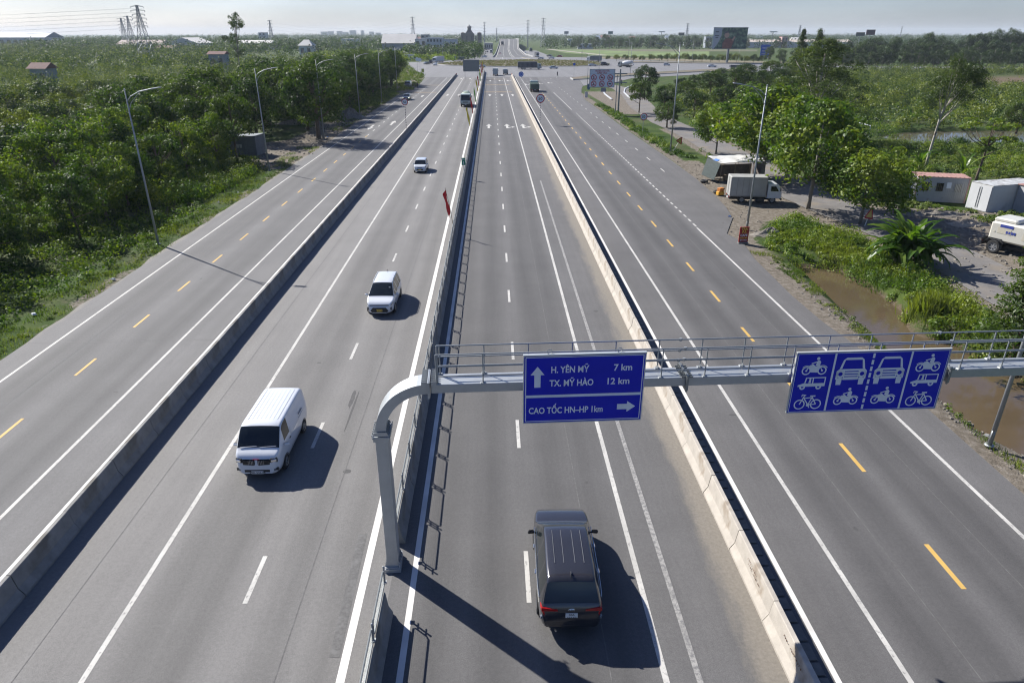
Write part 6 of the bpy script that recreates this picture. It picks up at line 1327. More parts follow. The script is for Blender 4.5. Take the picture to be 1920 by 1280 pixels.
mass("orchard_canopy", "dense green canopy of the orchard stretching to the horizon on the left", "orchard", nearK, 130, .36, L_orch, 41, flatz=.85, inner=.8); mass("far_orchard_canopy", "hazy far part of the orchard canopy under the left horizon", "orchard", farK, 90, .8, L_orch, 42, flatz=.75, inner=.8)
# far woods under the horizon, left of, behind and right of the far road
def woods(name, label, n, xr, yr, seed, hmax=9, ok=None):
    g = G(seed); X = g.uniform(*xr, n); Y = g.uniform(*yr, n)
    if ok is not None: k = ok(X, Y); X, Y = X[k], Y[k]
    H = hmax * (.45 + .75 * vnoise(X, Y, 60, seed)); Rr = 4.5 * g.uniform(.7, 1.5, len(X)) * (1 + Y / 2500); K = np.stack([X, Y, H * .55, Rr], 1); me = crown_mesh(name, K, 60, 1.7, L_far, seed, flatz=1.0, aspect=.7); tag(link(name, me), label, "woods", kind='stuff')
woods("far_woods_left", "hazy dark woods behind the warehouses on the left horizon", 1500, (-700, -25), (560, 1300), 51, 9, lambda X, Y: (X > -.62 * Y) & (X < -.03 * Y - 8) & (np.abs(X + .095 * Y) > 12))
woods("far_woods", "hazy woods far behind the overpass along the horizon", 2600, (-900, 1900), (1300, 2900), 52, 11); woods("far_woods_right", "hazy woods between the far fields and the right horizon", 1500, (60, 1300), (820, 1500), 53, 9, lambda X, Y: (X > .07 * Y))
woods("roadside_scrub", "green scrub beside the left foot of the far road", 300, (-85, -8), (500, 780), 54, 5, lambda X, Y: (X < -9 - (Y - 500) * .01) & (X > -.12 * Y))
g = G(37); X, Y = scatter(1500, (-150, -20, 470, 640), lambda X, Y: (X < -22 - .05 * (Y - 470)) & (X > -.25 * Y), g); mass("banana_scrub", "light green scrub and banana rows behind the left side of the junction", "scrub", np.stack([X, Y, 1.2 + g.random(len(X)), np.full(len(X), 2.1)], 1), 36, 1.0, L_bright, 43, flatz=.8)
# undergrowth near the road
def under(name, label, polys, n, r, per, leaf, m, seed, avoid=None, zoff=.1, cat="undergrowth", hv=.5, **kw):
    g = G(seed); Ks = []
    for P in polys:
        x0, y0 = P.min(axis=0); x1, y1 = P.max(axis=0); A = (x1 - x0) * (y1 - y0); X, Y = g.uniform(x0, x1, int(n * A)), g.uniform(y0, y1, int(n * A)); k = inside(P, X, Y)
        if avoid: k &= avoid(X, Y)
        X, Y = X[k], Y[k]; rr = r * g.uniform(.55, 1.35, len(X)) * (.6 + .8 * vnoise(X, Y, 5, seed)); Ks.append(np.stack([X, Y, height(X, Y) + zoff * rr + hv * rr * vnoise(X, Y, 3.1, seed + 1), rr], 1))
    return mass(name, label, cat, np.vstack(Ks), per, leaf, m, seed, **kw)
W2 = lambda *q: np.array(q, float)
DRY = lambda X, Y: (depth_in(DITCH, X, Y) < .12) & (depth_in(POND, X, Y) < -1.6) & (segdist(TRACK, X, Y) > 4.2)
under("verge_bushes", "thick green bushes and creepers covering the left verge", [W2((-29.3, 18), (-28.8, 60), (-29.4, 92), (-42, 96), (-48, 70), (-64, 46), (-60, 18))], .8, .9, 70, .21, L_road, 61, hv=.9)
under("creeper_mound", "dense mound of creepers beside the second lamp on the left", [W2((-31, 72), (-30.3, 90), (-33, 97), (-42, 96), (-42, 72))], 1.1, 1.1, 90, .22, L_bright, 62, hv=1.3)
under("low_weeds", "low weeds along the edge of the left service road", [W2((-27.2, 16), (-27.1, 100), (-29.6, 100), (-29.8, 16)), W2((-27.2, 128), (-27, 215), (-30.5, 215), (-31, 128))], 2.4, .30, 30, .13, L_grass, 63, avoid=lambda X, Y: vnoise(X, Y, 2.2, 8) > .30, zoff=0, hv=.3)
under("belt_undergrowth", "bright undergrowth below the far left tree belt", [W2((-28.6, 128), (-28, 218), (-52, 225), (-52, 150), (-32, 140))], .45, 1.1, 56, .30, L_road, 64, avoid=lambda X, Y: ~inside(DIRT[3], X, Y))
BANK = pxpoly([(1500, 410), (1560, 440), (1640, 440), (1700, 462), (1790, 520), (1890, 590), (1990, 650), (2140, 800), (2140, 690), (2100, 740), (1990, 720), (1850, 690), (1790, 645), (1745, 618), (1700, 590), (1630, 535), (1560, 502), (1500, 495), (1440, 470), (1440, 425)], -.1)
under("bank_bushes", "bright weeds and bushes on the bank between the brown ditch and the side track", [BANK], 1.6, .62, 90, .17, L_bright, 65, avoid=lambda X, Y: DRY(X, Y) & (segdist(TRACK, X, Y) > 3.6), hv=.55)
VERGE = pxpoly([(1395, 470), (1440, 475), (1500, 505), (1560, 560), (1660, 645), (1830, 805), (2100, 990), (2060, 1040), (1925, 915), (1790, 780), (1690, 690), (1560, 590), (1490, 525), (1430, 485)], -.05)
under("verge_grass", "short bright grass between the right service road and the ditch", [VERGE], 9.0, .17, 26, .11, L_grass, 66, avoid=lambda X, Y: (X > 21.0 + .5 * vnoise(X, Y, 2, 3)) & (vnoise(X, Y, 1.7, 12) > .33), zoff=0, hv=.4)
under("verge_weeds", "weeds around the lamp and the red cafe board", [pxpoly([(1385, 455), (1440, 460), (1470, 480), (1420, 482)]), pxpoly([(1290, 258), (1330, 262), (1390, 302), (1330, 300)]), pxpoly([(1105, 192), (1140, 200), (1215, 250), (1290, 292), (1330, 300), (1255, 290), (1165, 234)])], 1.5, .5, 70, .20, L_bright, 67, avoid=lambda X, Y: (segdist(TRACK, X, Y) > 3.4) & (X > 25.2), hv=.4)
FIELDS = pxpoly([(1300, 215), (1420, 190), (1560, 135), (1960, 132), (2300, 160), (2300, 420), (2000, 380), (1900, 338), (1700, 330), (1640, 330), (1560, 330), (1440, 300), (1330, 245)], 0)
NOF = lambda X, Y: DRY(X, Y) & ~inside(FIELD_BROWN, X, Y) & (segdist(TRACK, X, Y) > 5) & ~inside(pxpoly([(1670, 395), (1700, 325), (1830, 325), (1840, 340), (2100, 340), (2100, 440), (1820, 420)]), X, Y)
nearf = lambda X, Y: NOF(X, Y) & (np.hypot(X, Y) < 150) & ((vnoise(X, Y, 9, 33) > .42) | (X > 1e9)) & ~inside(pxpoly([(1640, 262), (1990, 262), (1990, 305), (1640, 300)]), X, Y); farf = lambda X, Y: NOF(X, Y) & (np.hypot(X, Y) >= 150)
under("bank_shrubs", "darker shrubs standing in the weeds on the bank of the brown ditch", [BANK], .16, .95, 150, .17, L_road, 81, avoid=lambda X, Y: DRY(X, Y) & (segdist(TRACK, X, Y) > 4.2), hv=.6)
under("verge_scrub", "weeds on the corner at the left mouth of the junction", [DIRT[4]], .35, .8, 50, .3, L_grass, 82, hv=.4)
under("field_undergrowth", "overgrown bright green field with shrubs behind the containers and pond", [FIELDS], .36, 1.0, 125, .20, L_bright, 68, avoid=nearf, hv=.8); under("field_shrubs", "dark shrubs scattered over the overgrown field on the right", [FIELDS], .012, 2.1, 330, .26, L_road, 84, avoid=lambda X, Y: NOF(X, Y) & (np.hypot(X, Y) < 260), hv=.5)
under("far_undergrowth", "overgrown green land farther back on the right", [FIELDS], .10, 2.0, 90, .42, L_orch, 69, avoid=lambda X, Y: farf(X, Y) & (np.hypot(X, Y) < 420), hv=.9)
under("thicket_undergrowth", "green undergrowth under the thicket right of the side track", [pxpoly([(1225, 195), (1400, 150), (1500, 150), (1560, 140), (1560, 300), (1460, 310), (1330, 245)])], .22, 1.35, 54, .36, L_orch, 70, avoid=lambda X, Y: DRY(X, Y) & (segdist(TRACK, X, Y) > 4.5), hv=.9)
under("pond_grass", "bright grass between the containers and the pond", [pxpoly([(1560, 275), (1660, 262), (1990, 275), (2100, 340), (1830, 335), (1700, 330), (1640, 345), (1560, 340)])], 1.3, .45, 44, .2, L_grass, 83, avoid=lambda X, Y: DRY(X, Y) & (segdist(TRACK, X, Y) > 4.5), hv=.7)
under("container_weeds", "dark grass growing around the two containers", [pxpoly([(1640, 385), (1700, 375), (1800, 392), (1840, 402), (1790, 405), (1680, 402)]), pxpoly([(1800, 410), (1920, 402), (1925, 418), (1830, 424)])], 2.0, .4, 50, .18, L_grass, 71, hv=.3)
under("waste_weeds", "weeds at the edge of the dirt beside the light truck", [pxpoly([(1440, 425), (1490, 405), (1560, 430), (1600, 440), (1500, 448)])], 1.2, .55, 70, .19, L_bright, 72, hv=.4, avoid=lambda X, Y: segdist(TRACK, X, Y) > 3.6)
def blades(name, label, X, Y, h, w, m, seed):
    g = G(seed); n = len(X); Z = height(X, Y); a = g.uniform(0, 6.283, n); lean = g.uniform(.1, .5, n) * h; hh = h * g.uniform(.6, 1.2, n); dx, dy = np.cos(a), np.sin(a); ww = w * .5
    V = np.stack([np.stack([X - dy * ww, Y + dx * ww, Z], 1), np.stack([X + dy * ww, Y - dx * ww, Z], 1), np.stack([X + dx * lean * .5 + dy * ww * .7, Y + dy * lean * .5 - dx * ww * .7, Z + hh * .7], 1), np.stack([X + dx * lean, Y + dy * lean, Z + hh], 1)], 1).reshape(-1, 3)
    me = np_mesh(name, V, np.arange(4 * n).reshape(-1, 4)); me.materials.append(m); tag(link(name, me), label, "grass", kind='stuff')
g = G(75); P = BANK; X, Y = scatter(26000, (P[:, 0].min(), P[:, 0].max(), P[:, 1].min(), P[:, 1].max()), lambda X, Y: inside(P, X, Y) & DRY(X, Y) & (vnoise(X, Y, 2.5, 14) > .35), g); blades("tall_grass", "tall grass on the bank behind the brown ditch", X, Y, .55, .03, L_grass, 76)
c = at(1738, 605, WATER_Z); X = c[0] + g.normal(0, .55, 900); Y = c[1] + g.normal(0, .5, 900); 
me_t = MB()
blades("reed_clump", "clump of reeds standing in the brown ditch", X, Y, 1.25, .03, L_grass, 77)
X, Y = scatter(16000, (-30.2, -26.7, 14, 110), lambda X, Y: vnoise(X, Y, 1.9, 15) > .45, g); blades("roadside_grass", "grass fringe along the left service road", X, Y, .22, .03, L_grass, 78)
X, Y = scatter(30000, (20.6, 24.5, 12, 62), lambda X, Y: inside(VERGE, X, Y) & (vnoise(X, Y, 1.3, 16) > .42) & (depth_in(DITCH, X, Y) < 0), g); blades("bank_grass", "grass blades on the right verge beside the ditch", X, Y, .2, .028, L_grass, 79)
X, Y = scatter(9000, (-32, 68, 385, 500), lambda X, Y: inside(np.array(ISL[0]), X, Y), g); K = np.stack([X, Y, np.full(len(X), .3), g.uniform(.4, .9, len(X))], 1)
mass("island_weeds", "dry brown weeds covering the roundabout island", "weeds", K[:2600], 12, .5, leafmat("leaf_dry", (.10, .08, .04), (.13, .115, .05), (.12, .14, .04), .2, .8), 80, flatz=.4)
# banana plants
def banana(label, x, y, h, nleaf, seed, s=1.0, group=None):
    th = thing("banana_plant", label, "banana plant", (x, y, -.1), 0, group); r = random.Random(seed); st = MB(); lv = MB()
    for k in range(max(1, nleaf // 8)):
        bx, by = r.uniform(-.8, .8) * s * (nleaf > 10), r.uniform(-.7, .7) * s * (nleaf > 10); hh = h * r.uniform(.14, .30); st.tube([(bx, by, 0), (bx * 1.15, by * 1.15, hh)], [.15 * s, .08 * s], 8); a0 = r.uniform(0, 6.28)
        for j in range(min(8, nleaf)):
            a = a0 + j * 2.399; up = r.uniform(.55, 1.45); L = h * r.uniform(.56, .88); w = .215 * s * r.uniform(.85, 1.2); n = 9; px = []; p = Vector((bx * 1.15, by * 1.15, hh)); el = up
            for i in range(n + 1): px.append(p.copy()); p = p + Vector((math.cos(a) * math.cos(el), math.sin(a) * math.cos(el), math.sin(el))) * (L / n); el -= (1.9 - .75 * up) / n * (1 + i * .12)
            sd = Vector((-math.sin(a), math.cos(a), 0)); V = []
            for i, q in enumerate(px):
                t = i / n; ww = w * (0.12 + 1.0 * math.sin(math.pi * min(1, .12 + t * .86)) ** .6) if t > .08 else .04
                tear = 1 - .28 * r.random(); dz = Vector((0, 0, ww * .34)); V += [q + sd * ww * tear + dz, q, q - sd * ww * (1 - .28 * r.random()) + dz]
            F = []
            for i in range(n): k3 = 3 * i; F += [(k3, k3 + 1, k3 + 4, k3 + 3), (k3 + 1, k3 + 2, k3 + 5, k3 + 4)]
            lv.add(V, F)
    st.build("stem", mat("banana_stem", (.13, .13, .05), .8, var=.25, scale=4), th, True); lv.build("leaves", L_ban, th); return th
p = at(1712, 505, -.1); banana("large banana clump beside the side track above the ditch", p[0] - .2, p[1] + .6, 4.3, 120, 3, 1.15); p = at(1800, 345); banana("banana plant leaning between the two containers", p[0], p[1], 4.6, 8, 5, 1.0)
for px, py, lb in ((1705, 232, "small banana plant beyond the pond"), (1722, 318, "young banana plant in the weeds left of the pink roofed container")): p = at(px, py); banana(lb, p[0], p[1], 3.6, 8, px, .95)
# ---------------------------------------------------------------- containers, stall, shed and odd things on the ground
def corrug(mb, x0, x1, y, z0, z1, n, d=.035, axis='x'):
    for k in range(n):
        a = x0 + (x1 - x0) * (k + .25) / n; w = (x1 - x0) / n * .5; c = (a + w / 2, y, (z0 + z1) / 2); mb.box(c if axis == 'x' else (y, a + w / 2, c[2]), (w, d, z1 - z0) if axis == 'x' else (d, w, z1 - z0))
a0, a1 = at(1712, 376), at(1808, 381); L1 = math.hypot(a1[0] - a0[0], a1[1] - a0[1])
ct1 = thing("office_container", "corrugated white office container with faded pink roof and barred windows", "container", (a0[0], a0[1], -.02), math.atan2(a1[1] - a0[1], a1[0] - a0[0])); Wd, Hd = 2.45, 2.5
m_cw = mat("container_white", (.38, .385, .38), .65, var=.08, scale=1.5, dirt=((.20, .12, .08), 1.2, .68)); m_pink = mat("faded_pink_roof", (.33, .185, .16), .85, var=.15, scale=1.3, dirt=((.30, .20, .16), 1, .55))
b = MB(); b.box((L1 / 2, Wd / 2, Hd / 2), (L1, Wd, Hd)); corrug(b, .1, L1 - .1, -.012, .15, Hd - .15, 26); corrug(b, .1, Wd - .1, -.012, .15, Hd - .15, 10, axis='y'); b.build("body", m_cw, ct1)
b = MB(); b.box((L1 / 2, Wd / 2, Hd + .035), (L1 + .14, Wd + .14, .07)); corrug(b, 0, Wd, L1 / 2, 0, 0, 1) if 0 else None
for k in range(12): b.box((L1 * (k + .5) / 12, Wd / 2, Hd + .08), (.12, Wd, .03))
b.build("roof", m_pink, ct1)
b = MB()
for x in (.05, L1 - .05): b.box((x, -.02, Hd / 2), (.12, .06, Hd))
b.build("corner_post", mat("pink_trim", (.42, .27, .24), .8), ct1)
for x in (L1 * .17, L1 * .45, L1 * .80):
    b = MB(); b.box((x, -.045, 1.55), (.78, .04, .95)); w = b.build("window", mat("window_frame", (.30, .32, .34), .6), ct1); b = MB(); b.box((x, -.07, 1.55), (.66, .02, .83)); b.build("pane", m_glass if x < 3 else mat("pale_pane", (.40, .40, .36), .3), w); b = MB()
    for k in range(5): b.box((x - .28 + k * .14, -.09, 1.55), (.025, .02, .85))
    b.build("bars", m_black, w)
b = MB(); b.box((L1 * .62, -.045, 1.75), (.42, .02, .6)); b.build("notice", m_white_sign, ct1)
q0, q1, q2 = at(1817, 391), at(1849, 399), at(1935, 392)
ct2 = thing("storage_container", "plain white storage container with closed doors beside the service truck", "container", (q1[0], q1[1], -.02), math.atan2(q2[1] - q1[1], q2[0] - q1[0])); L2, W2_, H2 = 6.1, 2.45, 2.6
b = MB(); b.box((L2 / 2, W2_ / 2, H2 / 2), (L2, W2_, H2), bev=.02); b.build("body", mat("container_plain", (.46, .46, .44), .6, var=.06, scale=1.2, dirt=((.34, .34, .32), .8, .58)), ct2)
b = MB(); b.box((L2 / 2, W2_ / 2, H2 + .02), (L2 + .04, W2_ + .04, .04)); b.build("roof", mat("grimy_roof", (.40, .41, .41), .8, var=.25, scale=1.5, dirt=((.22, .21, .20), 2, .5)), ct2)
for s in (.262, .738): b = MB(); b.box((-.025, W2_ * s, H2 / 2), (.04, W2_ * .468, H2 - .2)); d_ = b.build("door", m_whitebox, ct2); b = MB(); b.cyl((-.07, W2_ * (.5 + (s - .5) * .2), .3), (-.07, W2_ * (.5 + (s - .5) * .2), H2 - .3), .02, n=6); b.build("locking_bar", m_galv_d, d_)
e = (51.0, 60.0); ct3 = thing("striped_cabin", "light cabin wall with vertical ribs standing behind the service truck", "container", (e[0] + .8, e[1] + 3.2, 0), R(14)); b = MB(); b.box((2, 1.2, 1.3), (4, 2.4, 2.6)); corrug(b, .1, 3.9, -.012, .1, 2.5, 14); b.build("body", m_cw, ct3); b = MB(); b.box((2, 1.2, 2.63), (4.2, 2.6, .08)); b.build("roof", m_pink, ct3); b = MB(); b.box((.9, -.05, 1.6), (.9, .04, .8)); b.build("window", m_glass, ct3)
# stall with sagging tarpaulin
s0 = at(1338, 332); st = thing("market_stall", "makeshift stall under a sagging white tarpaulin with dark green netting at its end", "stall", (26.7, 80.6, 0), R(12)); st.scale = (.86, .86, .9); b = MB()
for x in (.1, 2.2, 4.4, 6.6):
    for y in (.1, 3.1): b = MB(); b.cyl((x, y, 0), (x, y, 2.35 + .25 * (y > 1)), .04, n=6); b.build("post", mat("bamboo_post", (.25, .20, .13), .85), st)
V = []; F = []; n, m = 16, 8
for j in range(m + 1):
    for i in range(n + 1): u, v = i / n, j / m; V.append((-.3 + 7.4 * u, -.35 + 3.9 * v, 2.45 + .30 * v - .16 * math.sin(math.pi * 3 * u) ** 2 * math.sin(math.pi * v) + .12 * vnoise(np.array([u * 7]), np.array([v * 4]), .7, 3)[0]))
for j in range(m):
    for i in range(n): k = j * (n + 1) + i; F.append((k, k + 1, k + n + 2, k + n + 1))
b = MB(); b.add(V, F); b.add([(x, y, z - .03) for x, y, z in V], [q[::-1] for q in F]); b.build("tarpaulin", mat("white_tarpaulin", (.62, .61, .60), .6, var=.08, scale=1.5, dirt=((.42, .39, .36), 1.2, .6)), st, True)
b = MB(); V = [(-.32, -.3, 2.42), (-.32, 3.4, 2.66), (-1.15, 3.1, .5), (-1.05, -.3, .35)]; b.add(V + [(x + .03, y, z - .03) for x, y, z in V], [(0, 1, 2, 3), (7, 6, 5, 4)]); b.build("netting", mat("dark_green_netting", (.028, .042, .038), .8, var=.35, scale=5, stretch=(1, .3, 2)), st)
b = MB(); b.box((-.15, 1.2, 2.66), (.45, 1.1, .03), ry=R(-20)); b.build("blue_patch", mat("tarp_blue", (.05, .16, .45), .7), st)
b = MB(); b.box((3.2, 2.9, .9), (6.4, .06, 1.6)); b.box((6.7, 1.6, 1.1), (.06, 2.6, 1.9)); b.build("back_wall", mat("rusty_sheet", (.13, .11, .10), .8, var=.3, scale=2), st)
b = MB()
for x in (1.6, 3.0, 4.4): b.box((x, .9, .38), (1.0, .6, .76), bev=.02)
b.build("counter", mat("stall_wood", (.22, .16, .10), .8, var=.2), st)
q = at(1352, 346); t = thing("crate_stack", "small stack of orange and yellow crates at the tail of the light truck", "crates", (24.6, 73.6, 0), .3); b = MB(); b.box((0, 0, .2), (.7, .5, .38), bev=.02); b.build("crate", mat("crate_yellow", (.62, .33, .03), .6), t); b = MB(); b.box((.05, .02, .58), (.62, .46, .36), rz=.2, bev=.02); b.build("crate", mat("crate_orange", (.50, .18, .03), .6), t)
def tyre(label, px, py, r, rz, flat=True):
    p = at(px, py); b = MB(); n = 22
    for k in range(n):
        pass
    b.tube([(r * .72 * math.cos(a), r * .72 * math.sin(a), .12) for a in [2 * math.pi * k / n for k in range(n + 1)]], .14, 8, False); o = b.build("old_tyre", m_tyre, None, True); o.location = (p[0], p[1], .02); tag(o, label, "tyre")
tyre("old black tyre lying at the road edge nearest the light truck", 1345, 362, .48, 0); tyre("old black tyre lying at the road edge below the netting", 1320, 342, .46, 0)
def heap(name, label, px, py, rx, ry, h, m, seed, cat="heap"):
    p = at(px, py); b = MB(); n, k = 22, 8; V = []; F = []; r = random.Random(seed)
    for j in range(k + 1):
        for i in range(n): a = 2 * math.pi * i / n; q = j / k; wob = 1 + .22 * math.sin(3 * a + seed) + .12 * r.uniform(-1, 1); V.append((rx * q * wob * math.cos(a), ry * q * wob * math.sin(a), h * (math.cos(q * math.pi) * .5 + .5) * (1 + .25 * r.uniform(-1, 1)) - .08 * q))
    for j in range(k):
        for i in range(n): F.append((j * n + i, (j + 1) * n + i, (j + 1) * n + (i + 1) % n, j * n + (i + 1) % n))
    b.add(V, F); o = b.build(name, m); o.location = (p[0], p[1], -.02); tag(o, label, cat); return o
m_rub = mat("rubble", (.20, .18, .15), 1, var=.35, scale=3, bump=1, bscale=9); m_sandp = mat("sand_pile", (.33, .28, .22), 1, var=.2, scale=2, bump=.8, bscale=8)
heap("earth_heap", "large grey brown earth heap beside the left road at the tree belt", 657, 222, 3.6, 3.0, 1.9, m_rub, 2); heap("gravel_heap", "long low gravel heap in the clearing behind the forked tree", 570, 232, 6.5, 1.6, .9, m_rub, 4); heap("rubble_heap", "low rubble heap on the verge beside the red cafe board", 1445, 440, 1.7, 1.1, .6, m_rub, 5); heap("rubble_heap", "broken stone heap beside the track in front of the containers", 1748, 405, 5.5, 1.3, .55, m_rub, 6); heap("rubble_heap", "brick and stone heap between the containers and the service truck", 1810, 425, 3.2, 1.2, .6, m_sandp, 8)
rb = MB(); r = random.Random(9)
def stones(poly, n, s0, s1, sd):
    g = G(sd); X, Y = scatter(n, (poly[:, 0].min(), poly[:, 0].max(), poly[:, 1].min(), poly[:, 1].max()), lambda X, Y: inside(poly, X, Y), g); Z = height(X, Y)
    for x, y, z in zip(X, Y, Z): s = g.uniform(s0, s1); rb.box((x, y, z + s * .15), (s, s * g.uniform(.6, 1), s * .55), rz=g.uniform(0, 3), rx=g.uniform(-.5, .5), taper=(.7, .6))
stones(DIRT[1], 900, .1, .34, 1); stones(DIRT[0], 500, .06, .2, 2); stones(DIRT[3], 700, .1, .4, 3); stones(W2((20.8, 16), (20.8, 46), (22.4, 40), (23.5, 16)), 600, .05, .17, 4); stones(pxpoly([(570, 240), (640, 228), (660, 234), (600, 246)]), 500, .2, .5, 5); tag(rb.build("stones", m_rub), "scattered stones and rubble on the bare dirt", "rubble", kind='stuff')
lt_ = MB(); g = G(12)
lit = [(-27.6, 33.5), (-28.4, 36), (-27.2, 47), (-28.6, 71.5), (-28.1, 76), (22.6, 64), (24.9, 80.5), (25.3, 82), (-29.3, 31), (-27.9, 29), (-28.8, 40.4), (21.4, 24.9), (21.9, 31), (-28.0, 120.5)]
LT_M = [m_whitebox, mat("litter_blue", (.05, .18, .45), .6), m_whitebox, m_boxgrey]
for i, (x, y) in enumerate(lit):
    b = MB(); b.box((0, 0, .05), (g.uniform(.2, .42), g.uniform(.15, .28), .09), rz=g.uniform(0, 3), rx=.2, taper=(.6, .7)); o = b.build("litter", LT_M[i % 4]); o.location = (x, y, 0.0); tag(o, ["crumpled white litter lying on a road verge", "scrap of blue litter lying on a road verge", "crumpled white litter lying on a road verge", "greyish scrap of litter lying on a road verge"][i % 4], "litter", "litter on the verges")
# shed on the left
sp_ = at(462, 288); sh = thing("shed", "small grey metal shed with double door among the trees on the left", "shed", (-37.6, 101.8, -.02), R(-8)); b = MB(); b.box((1.9, 1.4, 1.3), (3.8, 2.8, 2.6)); corrug(b, .05, 3.75, -.01, .05, 2.5, 18, .02); corrug(b, .05, 2.75, 3.81, .05, 2.5, 12, .02, 'y'); b.build("wall", mat("shed_grey", (.13, .15, .165), .6, .2, var=.15, scale=1.5), sh)
b = MB(); b.box((1.9, 1.4, 2.66), (4.1, 3.1, .08), ry=R(-3)); b.build("roof", mat("shed_roof", (.16, .18, .19), .7, var=.2), sh); b = MB(); b.box((1.35, -.04, 1.1), (1.5, .05, 2.1)); d_ = b.build("door", mat("shed_door", (.10, .12, .135), .6), sh)
b = MB(); b.box((1.1, -.08, 1.35), (.34, .03, .5)); b.box((1.55, -.08, 1.35), (.34, .03, .5)); b.build("pane", mat("pale_pane2", (.36, .38, .38), .4), d_)
# white kerbs and bamboo rail
def curb(label, pts, w=.3, h=.22, m=None, name="low_kerb_wall"):
    P = [at(*p) for p in pts]; b = MB()
    for a, c in zip(P, P[1:]): dx, dy = c[0] - a[0], c[1] - a[1]; l = math.hypot(dx, dy); b.box(((a[0] + c[0]) / 2, (a[1] + c[1]) / 2, h / 2), (l + .02, w, h), rz=math.atan2(dy, dx))
    tag(b.build(name, m or m_whitebox), label, "kerb")
curb("white kerb curving below the small grey square sign", [(1130, 171), (1134, 177), (1140, 182), (1147, 187)], .35); curb("white kerb bending round the foot of the round trees", [(1186, 160), (1172, 167), (1170, 174), (1178, 182), (1190, 189)], .3)
pb_ = thing("bamboo_fence", "white pipe frame fence in the weeds left of the pond", "fence", (0, 0, 0)); b = MB(); A = [at(1588, 250), at(1592, 252), at(1628, 258)]
b.tube([(A[0][0], A[0][1], 0), (A[0][0], A[0][1], 2.2), (A[2][0], A[2][1], 1.9), (A[2][0], A[2][1], 0)], .06, 6); b.cyl((A[0][0], A[0][1], .5), (A[2][0], A[2][1], .4), .05, n=6); b.build("frame", m_whitebox, pb_)
# ---------------------------------------------------------------- buildings on the horizon
m_bw = mat("far_white_wall", (.50, .52, .54), .8, var=.05, scale=.2); m_bg = mat("far_grey_wall", (.25, .28, .31), .8, var=.06, scale=.2); m_bp = mat("far_pale_roof", (.52, .50, .46), .7, var=.08, scale=.1); m_br = mat("far_red_roof", (.15, .075, .06), .9, var=.15, scale=.5); m_bd = mat("far_window", (.05, .06, .075), .3); m_stone = mat("church_stone", (.13, .125, .125), .9, var=.1, scale=.3); m_grn = mat("far_glass", (.06, .10, .10), .3); m_bb = mat("far_blue_roof", (.20, .24, .29), .7, var=.1, scale=.2)
def building(name, label, px0, px1, pyt, d, dep, wall, roof, wins=(0, 0), rt='flat', pyb=None, rh=2.5, cat="building", gables=True):
    a, c = far(px0, pyt, d), far(px1, pyt, d); w = c[0] - a[0]; h = max(2.5, a[2] + .3); th = thing(name, label, cat, (a[0], d, -.1))
    b = MB(); b.box((w / 2, dep / 2, h / 2), (w, dep, h)); b.build("wall", wall, th); b = MB()
    if rt == 'gable': b.prism([(-.6, h), (dep + .6, h), (dep / 2, h + rh)], 'x', -.6, w + .6)
    elif rt == 'gable_y': b.prism([(-.6, h), (w + .6, h), (w / 2, h + rh)], 'y', -.6, dep + .6)
    elif rt == 'hip': b.add([(-.8, -.8, h), (w + .8, -.8, h), (w + .8, dep + .8, h), (-.8, dep + .8, h), (w * .3, dep / 2, h + rh), (w * .7, dep / 2, h + rh)], [(3, 2, 1, 0), (0, 1, 5, 4), (1, 2, 5), (2, 3, 4, 5), (3, 0, 4)])
    else: b.box((w / 2, dep / 2, h + .2), (w + .3, dep + .3, .4))
    b.build("roof", roof, th)
    nx, nz = wins
    for i in range(nx):
        for j in range(nz):
            b = MB(); ww = w / nx * .5; hh = h / nz * .45; b.box((w * (i + .5) / nx, -.03, h * (j + .55) / nz), (ww, .08, hh)); b.build("window", m_bd, th)
    return th
building("factory_hall", "long white factory with curved roof at the left edge of the horizon", -30, 84, 71, 900, 40, m_bw, m_bb, (9, 1), 'gable', rh=6)
building("factory_hall", "low factory with rusty pale roof below the tallest pylon", 217, 300, 84, 760, 30, m_bg, mat("far_rust_roof", (.36, .29, .25), .9, var=.2, scale=.1), (0, 0), 'gable', rh=4); building("factory_hall", "white roofed warehouse right of the tallest pylon", 316, 370, 82, 720, 40, m_bw, m_bp, (4, 1), 'gable_y', rh=5); building("factory_hall", "low dark roofed hall in front of the tallest pylon", 288, 325, 91, 640, 18, m_bg, m_br, (3, 1), 'gable', rh=2)
building("house", "red tiled house hidden in the orchard at the left", 54, 84, 130.5, 232, 6, m_bb, m_br, (2, 1), 'gable', rh=1.7); building("shed", "open shed with reddish roof in the orchard left of the tall tufted tree", 390, 419, 103, 330, 6, m_bg, m_br, (2, 1), 'gable', rh=1.2)
building("office_block", "dark glass office block far left of the white house", 484, 497, 62, 1100, 14, m_bw, m_bg, (2, 4)); building("factory_hall", "white hall with pale roof below the dark office block", 440, 506, 82, 800, 30, m_bw, m_bp, (5, 1), 'gable', rh=3); building("house", "white house with hipped roof behind the left orchard", 560, 584, 86.5, 560, 12, m_bw, m_bp, (2, 1), 'hip', rh=4)
building("factory_hall", "long pale warehouse with light roof left of the office block", 716, 778, 82, 620, 26, m_bg, m_bp, (0, 0), 'gable', rh=7); building("office_block", "white office block with glass front beside the long warehouse", 799, 829, 72, 600, 18, m_bw, m_bw, (5, 3)); building("factory_hall", "grey hall joining the warehouse and the office block", 778, 799, 75, 610, 22, m_bw, m_bb, (2, 2)); building("factory_hall", "light grey hall right of the white office block", 832, 856, 75, 640, 22, m_bw, m_bg, (2, 1))
